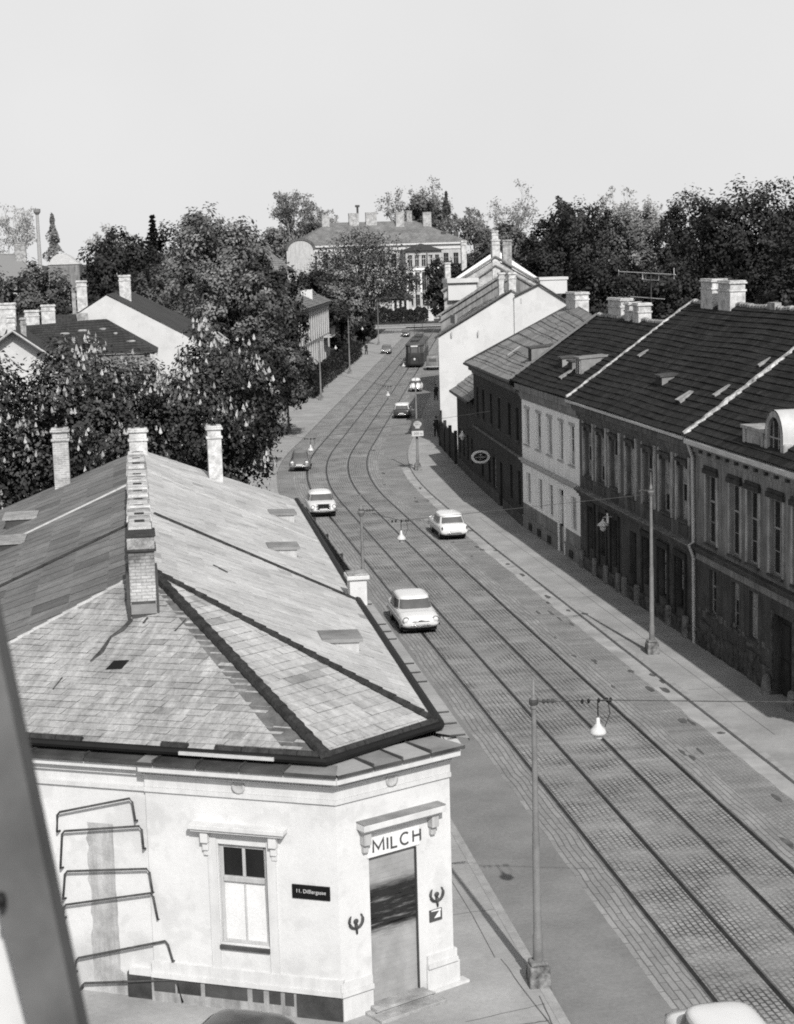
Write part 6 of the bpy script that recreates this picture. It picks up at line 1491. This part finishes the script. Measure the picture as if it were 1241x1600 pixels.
# ------------------------------------------------------------------ vegetation
def leaf_mesh(name, P, Nn, size, shade, mats, mi=None, aspect=.62, CN=None):
    """many rhombic leaves as one mesh"""
    n = len(P); r = RNG.normal(size=(n, 3)); t = np.cross(r, Nn); t /= np.linalg.norm(t, axis=1)[:, None] + 1e-9
    b = np.cross(Nn, t); s = size[:, None] * .5
    droop = Nn * s * .25
    verts = np.stack([P - t * s - droop, P - b * s * aspect, P + t * s - droop, P + b * s * aspect], 1).reshape(-1, 3)
    me = bpy.data.meshes.new(name); me.vertices.add(4 * n); me.vertices.foreach_set('co', verts.ravel())
    me.loops.add(4 * n); me.loops.foreach_set('vertex_index', np.arange(4 * n, dtype=np.int32))
    me.polygons.add(n); me.polygons.foreach_set('loop_start', np.arange(0, 4 * n, 4, dtype=np.int32)); me.polygons.foreach_set('loop_total', np.full(n, 4, dtype=np.int32))
    for m in mats: me.materials.append(M[m])
    if mi is not None: me.polygons.foreach_set('material_index', mi.astype(np.int32))
    me.update(calc_edges=True); at = me.attributes.new('shade', 'FLOAT', 'FACE'); at.data.foreach_set('value', np.clip(shade, 0, 1).astype(np.float32))
    if CN is not None:      # soft crown shading: leaves take the normal of their tuft
        me.polygons.foreach_set('use_smooth', np.ones(n, dtype=bool))
        me.normals_split_custom_set(np.repeat(CN, 4, axis=0).astype(np.float32))
    return me
def unit(a): return a / (np.linalg.norm(a, axis=1)[:, None] + 1e-9)
def crown_pts(R, nl, n, tuft=26, flat=.0, lob=(.34, .55), seed=0):
    """lobed crown: lobes inside the ellipsoid R, tufts of leaves on every lobe; returns position, normal, shade and lobes"""
    g = np.random.default_rng(seed); R = np.array(R)
    k = np.arange(nl) + .5; ph = np.arccos(1 - 2 * k / nl); th = PI * (1 + 5 ** .5) * k + seed
    d = unit(np.stack([np.cos(th) * np.sin(ph), np.sin(th) * np.sin(ph), np.cos(ph)], 1) + g.normal(size=(nl, 3)) * .22); rad = g.uniform(.52, .72, nl)[:, None]; lc = d * rad
    lr = g.uniform(.30, .44, nl) * (16 / max(nl, 10)) ** .25
    lc = np.vstack([lc, [[0, 0, 0]]]); lr = np.append(lr, .62)
    nt = max(nl * 6, n // tuft); w = lr ** 2 / np.sum(lr ** 2); li = g.choice(nl + 1, nt, p=w)
    td = unit(g.normal(size=(nt, 3)) + np.array([0, 0, .25])); tc = lc[li] + td * lr[li][:, None] * g.uniform(.82, 1.04, nt)[:, None]
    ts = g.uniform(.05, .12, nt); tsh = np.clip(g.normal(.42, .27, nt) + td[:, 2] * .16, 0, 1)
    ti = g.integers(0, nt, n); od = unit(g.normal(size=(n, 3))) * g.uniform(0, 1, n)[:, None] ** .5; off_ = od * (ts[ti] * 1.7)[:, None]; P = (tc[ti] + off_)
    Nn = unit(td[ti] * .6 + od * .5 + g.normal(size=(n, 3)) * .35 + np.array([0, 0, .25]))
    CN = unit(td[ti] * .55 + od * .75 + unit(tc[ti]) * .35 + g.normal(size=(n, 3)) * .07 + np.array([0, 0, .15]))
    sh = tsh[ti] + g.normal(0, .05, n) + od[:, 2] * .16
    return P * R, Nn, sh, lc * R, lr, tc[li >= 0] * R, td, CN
def limb_tubes(mb, base, H, targets, r0, g):
    top = V((base[0] + g.uniform(-.2, .2), base[1], H * .62))
    mb.tube([base, V((base[0] + g.uniform(-.15, .15), base[1], H * .3)), top], [r0 * 1.25, r0, r0 * .55], 9)
    for t in targets:
        s = V((base[0], base[1], H * g.uniform(.26, .5))); t = V(t); m_ = s.lerp(t, .5) + V((0, 0, .08 * H))
        mb.tube([s, m_, t], [r0 * .42, r0 * .28, r0 * .08], 6)
def tree(name, label, x, y, top, R, leaf='leaf_mid', n=6000, size=.4, nl=14, group='trees around the street', flowers=0, trunk='bark', seed=1, cz=None, tuft=26, lean=0.):
    n = int(n * 1.9); size *= .72 if 'chest' in leaf else .86; tuft = int(tuft * 1.6)
    t = thing(name, label, 'tree', (x, y, -.03), 0, group)
    cz = top - R[2] if cz is None else cz
    P, Nn, sh, lc, lr, tc, td, CN = crown_pts(R, nl, n, tuft, seed=seed)
    g = np.random.default_rng(seed + 99)
    P[:, 2] += cz; S = size * g.uniform(.6, 1.3, n); mi = np.zeros(n)
    keep = P[:, 2] > .6; P, Nn, sh, S, mi, CN = P[keep], Nn[keep], sh[keep], S[keep], mi[keep], CN[keep]
    mats = [leaf]
    if flowers:
        wq = ((1 + np.sin(tc[:, 0] * 1.1 + seed) * np.sin(tc[:, 2] * 1.3 + seed)) ** 1.6 + .05) * (td[:, 2] + 1.1); k = g.choice(len(tc), flowers, p=wq / wq.sum()); fp = tc[k] * 1.02; fp[:, 2] += cz; ok = td[k][:, 2] > -.35; fp = fp[ok]; m_ = len(fp)
        fp = fp + g.normal(size=(m_, 3)) * .25
        Q = []; QN = []; QS = []
        for j in range(3):
            Q.append(fp + np.array([0, 0, .12 + .0 * j])); a = g.uniform(0, 2 * PI, m_); QN.append(np.stack([np.cos(a), np.sin(a), np.full(m_, .1)], 1)); QS.append(np.full(m_, .42) * g.uniform(.7, 1.25, m_))
        FP, FN, FS = np.vstack(Q), np.vstack(QN), np.concatenate(QS)
        me = leaf_mesh('blossom', FP, FN, FS, g.uniform(0, 1, len(FP)), ['flower'], aspect=.42)
        # stand the candles upright
        co = np.empty(len(me.vertices) * 3); me.vertices.foreach_get('co', co); co = co.reshape(-1, 4, 3); c = co.mean(1)
        hgt = FS * .5; wv = np.stack([-FN[:, 1], FN[:, 0], np.zeros(len(FP))], 1); wv = wv / (np.linalg.norm(wv, axis=1)[:, None] + 1e-9)
        co[:, 0] = c + np.array([0, 0, -.5]) * hgt[:, None]; co[:, 2] = c + np.array([0, 0, 1.]) * hgt[:, None]; co[:, 1] = c - wv * (FS * .2)[:, None] - np.array([0, 0, .2]) * hgt[:, None]; co[:, 3] = c + wv * (FS * .2)[:, None] - np.array([0, 0, .2]) * hgt[:, None]
        me.vertices.foreach_set('co', co.ravel()); me.update()
    me2 = leaf_mesh('crown', P, Nn, S, sh, mats, CN=CN)
    o = bpy.data.objects.new('crown', me2); COL.objects.link(o); o.parent = t
    if flowers: f = bpy.data.objects.new('blossom', me); COL.objects.link(f); f.parent = o
    mb = MB(); gg = random.Random(seed); limb_tubes(mb, V((0, 0, -.1)), top, [(a[0], a[1], a[2] + cz) for a in lc[:9]], max(.12, top * .019), gg); mb.build('trunk', trunk, t, smooth=True)
    return t
def bare_tree(name, label, x, y, top, R, leaf='leaf_haze', n=2500, size=.5, group='trees around the street', seed=1, trunk='bark_far', levels=5, r0=None):
    t = thing(name, label, 'tree', (x, y, -.03), 0, group); g = random.Random(seed); mb = MB(); tips = []
    def grow(p, d, L, r, lv):
        q = p + d * L; m_ = p.lerp(q, .5) + V((g.uniform(-.04, .04), g.uniform(-.04, .04), 0)) * L
        mb.tube([p, m_, q], [r, r * .85, r * .65], 5 if lv > 1 else 7, caps=False)
        if lv >= levels: tips.append(q); return
        if lv >= 2: tips.append(m_)
        k = 3 if lv < 3 else 2
        for j in range(k):
            a = g.uniform(0, 2 * PI); sp = g.uniform(.35, .8)
            nd = (d + V((math.cos(a) * sp, math.sin(a) * sp, g.uniform(.0, .25)))).normalized(); grow(q, nd, L * g.uniform(.62, .85), r * .6, lv + 1)
    grow(V((0, 0, 0)), V((0, 0, 1)), top * .27, r0 or top * .016, 0)
    arr = np.array([tuple(p) for p in tips]); zmax = arr[:, 2].max(); wx = max(abs(arr[:, 0]).max(), abs(arr[:, 1]).max())
    sx, sz = R[0] / wx, top / zmax
    mb.v = [V((p.x * sx, p.y * sx, p.z * sz)) for p in mb.v]; mb.build('trunk', trunk, t)
    arr = arr * np.array([sx, sx, sz]); gg = np.random.default_rng(seed); i = gg.integers(0, len(arr), n)
    P = arr[i] + gg.normal(size=(n, 3)) * R[0] * .055; Nn = unit(gg.normal(size=(n, 3)) + np.array([0, -.3, .5]))
    me = leaf_mesh('crown', P, Nn, size * gg.uniform(.5, 1.2, n), gg.uniform(.1, .9, n), [leaf]); o = bpy.data.objects.new('crown', me); COL.objects.link(o); o.parent = t
    return t
T_ = tree
# flowering chestnuts behind the corner house
T_('chestnut_tree', 'flowering chestnut right of the ridge stack, its edge overhanging the pavement', 3.3, 96.0, 12.5, (5.3, 5.0, 6.6), 'leaf_chest', 17000, .36, 22, flowers=1100, seed=3)
T_('chestnut_tree', 'flowering chestnut in the middle, directly behind the small double chimney', -2.2, 93.0, 12.6, (5.7, 5.0, 6.8), 'leaf_chest', 17000, .36, 22, flowers=1100, seed=4)
T_('chestnut_tree', 'flowering chestnut at the left edge behind the brick chimney', -8.8, 89.0, 12.7, (6.6, 5.0, 6.8), 'leaf_chest', 16000, .36, 22, flowers=950, seed=5)
T_('bush', 'low dark bush under the chestnuts behind the left roof slope', -10.0, 81.0, 6.8, (5.0, 3.0, 4.0), 'leaf_chest', 5000, .36, 10, flowers=60, seed=6)
T_('linden_tree', 'dark leafy street tree overhanging the left pavement right of the chestnuts', 9.2, 127.0, 9.7, (2.7, 3.2, 2.9), 'leaf_dark', 6000, .36, 12, seed=7)
T_('linden_tree', 'mid-grey street tree above the half hidden dark pole', 12.2, 151, 9.6, (4.0, 4.5, 3.9), 'leaf_mid', 7500, .4, 12, seed=8)
T_('shrub', 'dense shrub below the street trees beside the left pavement', 8.2, 136, 4.4, (2.2, 4.5, 2.6), 'leaf_dark', 4500, .35, 9, seed=9)
T_('large_tree', 'broad pale-topped tree towering behind the dark roofed white-gable house', 11.4, 226, 22.9, (8.8, 8.0, 10.4), 'leaf_light', 16000, .62, 26, seed=10)
T_('large_tree', 'lighter blossoming tree mass below the broad towering tree', 11.3, 186, 15.6, (6.2, 6, 6.8), 'leaf_light', 10000, .52, 20, seed=12)
T_('large_tree', 'light tree right above the white gable roof, left of the blossoming mass', 3.6, 192, 15.2, (5.6, 6, 7.0), 'leaf_mid', 9000, .52, 18, seed=11)
T_('dark_tree', 'near black tree in front of the villa roof', 16.6, 198, 15.8, (3.6, 5, 6.6), 'leaf_dark', 8500, .46, 14, seed=13)
T_('dark_tree', 'dark dense tree left of the conifer behind the white gable chimneys', -.6, 236, 20.4, (6.4, 6, 9.0), 'leaf_dark', 9500, .6, 18, seed=14)
T_('dark_tree', 'dark tree between the conifer and the broad towering tree', 6.0, 246, 19.4, (5.0, 6, 9.0), 'leaf_dark', 7000, .6, 14, seed=15)
T_('garden_tree', 'mid-grey rounded tree at far left above the three stout chimneys', -9.4, 196, 16.2, (5.0, 5.5, 7.2), 'leaf_mid', 8500, .55, 16, seed=16)
T_('garden_tree', 'grey tree cut by the left edge behind the stout chimneys', -16.4, 204, 15.8, (4.6, 5.5, 7.2), 'leaf_mid', 7000, .55, 15, seed=17)
T_('street_tree', 'big thinly leaved tree standing before the public building', 44.5, 330, 21.6, (13.0, 9, 9.2), 'leaf_mid', 7600, .55, 34, seed=18, tuft=7, cz=11.8)
T_('street_tree', 'dark tree behind the flowering chestnut left of the far pole', 33.8, 296, 14.6, (7.4, 6, 7.2), 'leaf_dark', 8000, .6, 16, seed=19)
T_('chestnut_tree', 'pale flowering chestnut beside the left pavement near the far street end', 33.2, 272, 12.6, (5.2, 5, 5.8), 'leaf_light', 9000, .5, 16, flowers=300, seed=20)
T_('dark_tree', 'low dark tree between the villa end and the pale flowering chestnut', 30.4, 268, 10.4, (3.8, 5, 5.2), 'leaf_dark', 6000, .5, 12, seed=21)
T_('dark_tree', 'dark tree on the right before the bay of the public building', 62.2, 332, 14.6, (5.6, 6, 6.6), 'leaf_dark', 7500, .6, 14, seed=22)
T_('dark_tree', 'dark tree behind the public building roof, left of the poplar', 80.0, 470, 30.0, (8, 8, 9), 'leaf_mid', 6500, 1.0, 16, seed=23)
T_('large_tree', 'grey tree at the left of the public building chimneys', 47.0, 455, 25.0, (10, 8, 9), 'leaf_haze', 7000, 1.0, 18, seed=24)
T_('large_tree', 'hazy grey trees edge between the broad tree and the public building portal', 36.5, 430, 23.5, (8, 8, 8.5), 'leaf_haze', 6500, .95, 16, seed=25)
# dark wood on the right
FOR = [(67.2, 262, 23.2, 6.6, 'dark round-topped tree farthest left in the right-hand wood'), (60.5, 226, 22.4, 6.2, 'dark tree second from left in the right-hand wood skyline'),
       (65.5, 222, 22.6, 5.6, 'pale flowering crown in the middle of the right-hand wood'), (71.5, 214, 22.2, 6.2, 'dark tree between the pale flowering crown and the tallest right-hand mass'),
       (63.5, 170, 22.6, 9.2, 'tallest dark tree mass behind the right-hand chimneys'), (68.0, 158, 21.4, 6.6, 'dark tree cut by the right edge of the picture'),
       (55.5, 226, 17.6, 6.6, 'lower dark tree in front of the right-hand wood, above the dark far roof'), (53.0, 190, 15.6, 6.2, 'lower dark tree behind the television aerial'),
       (55.5, 168, 15.0, 6.0, 'lower dark tree between the aerial and the twin chimneys'), (61.0, 150, 14.6, 6.0, 'lower dark tree behind the nearest ridge chimney'),
       (72.5, 330, 22.2, 7.0, 'grey tree between the bare tree and the right-hand wood'), (47.0, 214, 11.5, 5.0, 'low dark tree right behind the stepped verge house'), (75.5, 190, 21.5, 7.0, 'dark tree deep in the right-hand wood')]
for i, (x, y, top, rx, lab) in enumerate(FOR):
    T_('wood_tree', lab, x, y, top, (rx, 6.5, min(top * .47, 9.6)), 'leaf_light' if i == 2 else ('leaf_dark' if i != 10 else 'leaf_mid'), 10500 if top > 18 else 7500, .5 if y < 240 else .75, 22, seed=40 + i, group='trees of the dark wood', flowers=0)
# poplars, conifer
def column_tree(name, label, x, y, top, rx, leaf, n, size, seed, base=.1):
    t = thing(name, label, 'tree', (x, y, -.03), 0, 'trees around the street'); g = np.random.default_rng(seed)
    f = g.uniform(base, 1, n); prof = np.sin(np.clip((1 - f) * 2.2 + .05, 0, PI / 2)) * (.75 + .25 * np.sin(f * 37 + seed)); a = g.uniform(0, 2 * PI, n); rr = prof * rx * np.sqrt(g.uniform(.35, 1, n)) * (1 + .22 * np.sin(a * 3 + f * 20))
    P = np.stack([rr * np.cos(a), rr * np.sin(a), f * top], 1); Nn = unit(np.stack([np.cos(a), np.sin(a), np.full(n, .6)], 1) + g.normal(size=(n, 3)) * .5)
    me = leaf_mesh('crown', P, Nn, size * g.uniform(.6, 1.2, n), g.uniform(.1, .7, n), [leaf]); o = bpy.data.objects.new('crown', me); COL.objects.link(o); o.parent = t
    mb = MB(); mb.tube([(0, 0, -.1), (0, 0, top * .9)], [top * .015, top * .003], 7); mb.build('trunk', 'bark', t)
column_tree('poplar_tree', 'tall slender poplar behind the right end of the public building', 85.4, 460, 31.3, 3.2, 'leaf_mid', 2600, .9, 1)
column_tree('poplar_tree', 'shorter poplar just left of the tall slender one', 81.8, 463, 27.6, 2.4, 'leaf_mid', 1800, .9, 2)
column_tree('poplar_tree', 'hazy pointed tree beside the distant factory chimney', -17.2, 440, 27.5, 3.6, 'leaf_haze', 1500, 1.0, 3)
cf = thing('conifer_tree', 'small dark conifer with layered branches on the left skyline', 'tree', (4.3, 260, -.03)); g = np.random.default_rng(5)
PP = []; NN_ = []
for k in range(26):
    z = 8 + 14 * (k / 25); R_ = (3.7 * (1 - (k / 25) ** 1.1) + .12) * g.uniform(.7, 1.1)
    for j in range(8):
        a = j * 2 * PI / 9 + k * .7; m_ = 26; f = g.uniform(.05, 1, m_)
        PP.append(np.stack([np.cos(a) * R_ * f + g.normal(0, .12, m_), np.sin(a) * R_ * f + g.normal(0, .12, m_), z - f * R_ * g.uniform(.15, .5) + g.normal(0, .10, m_)], 1))
P = np.vstack(PP); me = leaf_mesh('crown', P, unit(g.normal(size=(len(P), 3)) * .4 + np.array([0, 0, 1.])), g.uniform(.35, .7, len(P)), g.uniform(0, .5, len(P)), ['leaf_dark'])
o = bpy.data.objects.new('crown', me); COL.objects.link(o); o.parent = cf; mb = MB(); mb.tube([(0, 0, 0), (0, 0, 21.9)], [.3, .04], 7); mb.build('trunk', 'bark', cf)
# thin spring trees on the skyline
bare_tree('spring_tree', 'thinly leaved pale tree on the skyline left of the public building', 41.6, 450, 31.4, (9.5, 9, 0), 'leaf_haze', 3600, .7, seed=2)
bare_tree('spring_tree', 'smaller thin hazy tree right of the pale skyline tree', 53.8, 470, 27.0, (6.5, 6, 0), 'leaf_haze_pale', 2200, .9, seed=5)
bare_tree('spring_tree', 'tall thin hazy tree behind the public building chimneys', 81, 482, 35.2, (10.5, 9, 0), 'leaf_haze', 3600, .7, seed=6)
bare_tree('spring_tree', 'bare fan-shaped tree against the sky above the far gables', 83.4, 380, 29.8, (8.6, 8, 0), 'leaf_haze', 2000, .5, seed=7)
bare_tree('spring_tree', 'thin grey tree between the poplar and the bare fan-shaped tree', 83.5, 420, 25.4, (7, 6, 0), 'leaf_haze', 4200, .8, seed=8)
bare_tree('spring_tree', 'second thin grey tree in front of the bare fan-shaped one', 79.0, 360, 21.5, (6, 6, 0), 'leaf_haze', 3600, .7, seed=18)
bare_tree('spring_tree', 'faint broad tree on the skyline at the far left', -26.0, 420, 28.5, (9.0, 9, 0), 'leaf_haze_pale', 2300, .7, seed=9)
bare_tree('spring_tree', 'faint tree cut by the left picture edge on the skyline', -37.0, 430, 27.0, (8, 8, 0), 'leaf_haze_pale', 1500, .7, seed=10)
bare_tree('spring_tree', 'faint low tree between the pointed tree and the dark conifer', -3.0, 420, 23.5, (7, 7, 0), 'leaf_haze_pale', 2600, .9, seed=11)
bare_tree('spring_tree', 'hazy tree peeking over the wood at the right', 100, 340, 27.0, (7, 7, 0), 'leaf_haze_pale', 2400, .8, seed=12)
# hedges
def hedge(name, label, pts, w, hgt, leaf, n, size, seed):
    c = V((sum(p[0] for p in pts) / len(pts), sum(p[1] for p in pts) / len(pts), 0)); t = thing(name, label, 'hedge', tuple(c)); g = np.random.default_rng(seed)
    segs = [(V(a + (0,)), V(b + (0,))) for a, b in zip(pts, pts[1:])]; Ls = np.array([(b - a).length for a, b in segs]); k = g.choice(len(segs), n, p=Ls / Ls.sum()); f = g.uniform(0, 1, n)
    A_ = np.array([tuple(a) for a, b in segs])[k]; B_ = np.array([tuple(b) for a, b in segs])[k]; d_ = unit(B_ - A_); nn_ = np.stack([-d_[:, 1], d_[:, 0], np.zeros(n)], 1)
    a = g.uniform(-.1, PI + .1, n); hz = hgt * (1 + .10 * np.sin(f * 23) + .06 * np.sin(f * 61))
    P = A_ + (B_ - A_) * f[:, None] + nn_ * (np.sign(np.cos(a)) * np.abs(np.cos(a)) ** .5 * w / 2)[:, None]; P[:, 2] = np.abs(np.sin(a)) ** .55 * hz; side = np.abs(np.cos(a)) > .8; P[side, 2] = g.uniform(.1, 1, side.sum()) * hz[side] * .9
    P += g.normal(size=(n, 3)) * .1; Nn = unit(nn_ * np.cos(a)[:, None] + np.array([0, 0, 1]) * np.sin(a)[:, None] + g.normal(size=(n, 3)) * .5)
    me = leaf_mesh('foliage', P - np.array(tuple(c)), Nn, size * g.uniform(.6, 1.2, n), g.uniform(0, .7, n), [leaf]); o = bpy.data.objects.new('foliage', me); COL.objects.link(o); o.parent = t
hedge('clipped_hedge', 'long dark clipped hedge along the left pavement before the villa', [(20.0, 196), (23.2, 211), (27.9, 233), (34.6, 265)], 1.6, 2.3, 'leaf_dark', 11000, .34, 1)
hedge('clipped_hedge', 'tall rounded end of hedge nearest the villa street pole', [(18.6, 190), (20.6, 199)], 2.6, 3.0, 'leaf_dark', 4500, .34, 2)
hedge('clipped_hedge', 'straight dark hedge closing the far street end before the public building', [(52, 388), (66.5, 384)], 2.2, 3.0, 'leaf_dark', 6500, .5, 3)
hedge('clipped_hedge', 'short dark hedge right of the white mast pedestal', [(69.5, 384), (76.5, 381)], 2.4, 3.2, 'leaf_dark', 3500, .5, 4)
yg = thing('yard_gate', 'dark board gate closing the yard between the low house and the white gable', 'gate', (24.2, 132.5, .1)); Og = off(yg)
mb = MB(Og @ frame((23.75, 126.4, 0), (.085, 1, 0), (-1, .085, 0)))
for k in range(36): mb.box(k * .345, k * .345 + .325, -.03, .03, .1, 2.2 + .08 * math.sin(k * 1.7))
mb.build('boards', 'wood_dark', yg)
for k in (0, 4.1, 8.2, 12.4):
    mb = MB(Og @ frame((23.75, 126.4, 0), (.085, 1, 0), (-1, .085, 0))); mb.box(k - .12, k + .12, -.12, .12, -.1, 2.6); mb.build('post', 'wood_dark', yg)
T_('shrub', 'ragged bush beside the far street pole on the left', 40.5, 300, 6.4, (2.6, 3, 3.4), 'leaf_dark', 3000, .45, 8, seed=32)
T_('shrub', 'dark garden bush below the villa pilasters', 19.6, 206, 4.8, (2.6, 3, 2.8), 'leaf_mid', 3000, .4, 8, seed=33)

# ------------------------------------------------------------------ blurred window casement of the viewpoint
wc = thing('window_casement', 'out-of-focus grey window casement leaning across the lower left corner', 'window', (-.30, 1.1, 15.2))
Ow = off(wc); SKY = 0.1
BAR = [(-0.1069, 1.2588, 15.7644), (-0.0509, 1.1963, 15.4104), (-0.0838, 1.2014, 15.4114), (-0.1572, 1.2667, 15.7659)]
CAS = [(-0.1549, 1.3105, 15.7205), (-0.0843, 1.249, 15.3878), (-0.2289, 1.2716, 15.3919), (-0.2119, 1.3195, 15.7222)]
KNOB = (-.1107, 1.2137, 15.5487)
HAZE = 7.9
fw = V((.1482, .9776, -.1494))
def slab(name, q, th, mat):
    mb = MB(Ow); q = [V(p) + V((-.0040, 0, 0)) for p in q]; b = [p + fw * th for p in q]; n = len(q)
    mb.face(q); mb.face(b[::-1])
    for i in range(n): mb.face([q[i], q[(i + 1) % n], b[(i + 1) % n], b[i]])
    return mb.build(name, mat, wc)
slab('stile', BAR, .035, 'frame_fore')
slab('casing', CAS, .02, 'white_trim')
mb = MB(Ow); mb.ellipsoid(KNOB, (.004, .006, .006), 10, 8); mb.build('knob', 'black', wc, smooth=True)

# ------------------------------------------------------------------ daylight
EL, AZX = math.radians(39), .075
sv = V((AZX, -1, 0)).normalized() * math.cos(EL) + V((0, 0, math.sin(EL)))
L = bpy.data.lights.new('Sun', 'SUN'); L.energy = 4.1; L.angle = math.radians(.55); L.color = (1, .985, .96)
so = bpy.data.objects.new('Sun', L); COL.objects.link(so); so.rotation_euler = sv.to_track_quat('Z', 'Y').to_euler(); so.location = (0, -20, 60)
w = bpy.data.worlds.new('World'); scn.world = w; w.use_nodes = True; nt = w.node_tree; nt.nodes.clear()
sk = nt.nodes.new('ShaderNodeTexSky'); sk.sky_type = 'NISHITA'; sk.sun_disc = False; sk.sun_elevation = EL; sk.sun_rotation = PI - math.atan(AZX)
sk.altitude = 0; sk.air_density = 1.0; sk.dust_density = 3.0; sk.ozone_density = 1.0
bw = nt.nodes.new('ShaderNodeRGBToBW'); nt.links.new(sk.outputs[0], bw.inputs[0])
tcw = nt.nodes.new('ShaderNodeTexCoord'); sxw = nt.nodes.new('ShaderNodeSeparateXYZ'); nt.links.new(tcw.outputs['Generated'], sxw.inputs[0])
hz = maprange(nt, sxw.outputs[2], .18, .70, 1, 0); hz.node.interpolation_type = 'SMOOTHSTEP'
cl = noise(nt, tcw.outputs['Generated'], 5, 3, .5)
mxw = nt.nodes.new('ShaderNodeMix'); mxw.data_type = 'FLOAT'; nt.links.new(hz, mxw.inputs[0]); nt.links.new(bw.outputs[0], mxw.inputs[2])
nt.links.new(math_n(nt, 'MULTIPLY', maprange(nt, cl, .3, .7, .96, 1.03), HAZE), mxw.inputs[3])
bg = nt.nodes.new('ShaderNodeBackground'); bg.inputs['Strength'].default_value = SKY
nt.links.new(mxw.outputs[0], bg.inputs['Color']); ow = nt.nodes.new('ShaderNodeOutputWorld'); nt.links.new(bg.outputs[0], ow.inputs[0])

# ------------------------------------------------------------------ camera
cam = bpy.data.cameras.new('Camera'); co = bpy.data.objects.new('Camera', cam); COL.objects.link(co)
cam.sensor_fit = 'VERTICAL'; cam.sensor_height = 36; cam.lens = 36 * 2700 / 1600; cam.clip_start = .1; cam.clip_end = 9000
xr, yu = V((.98764921, -.15407284, -.02847099)), V((.05084508, .14329016, .98837377)); zb = xr.cross(yu)
mw = Matrix.Identity(4)
for i in range(3): mw[i][0], mw[i][1], mw[i][2] = xr[i], yu[i], zb[i]
mw[0][3], mw[1][3], mw[2][3] = 0, 0, 16
co.matrix_world = mw
cam.dof.use_dof = True; cam.dof.focus_distance = 75; cam.dof.aperture_fstop = 14
scn.camera = co
scn.view_settings.view_transform = 'Standard'; scn.view_settings.look = 'None'; scn.view_settings.exposure = 0; scn.view_settings.gamma = 1
scn.cycles.max_bounces = 6; scn.cycles.diffuse_bounces = 3; scn.cycles.glossy_bounces = 2; scn.cycles.transmission_bounces = 2
scn.cycles.filter_width = 1.9; scn.cycles.use_denoising = False
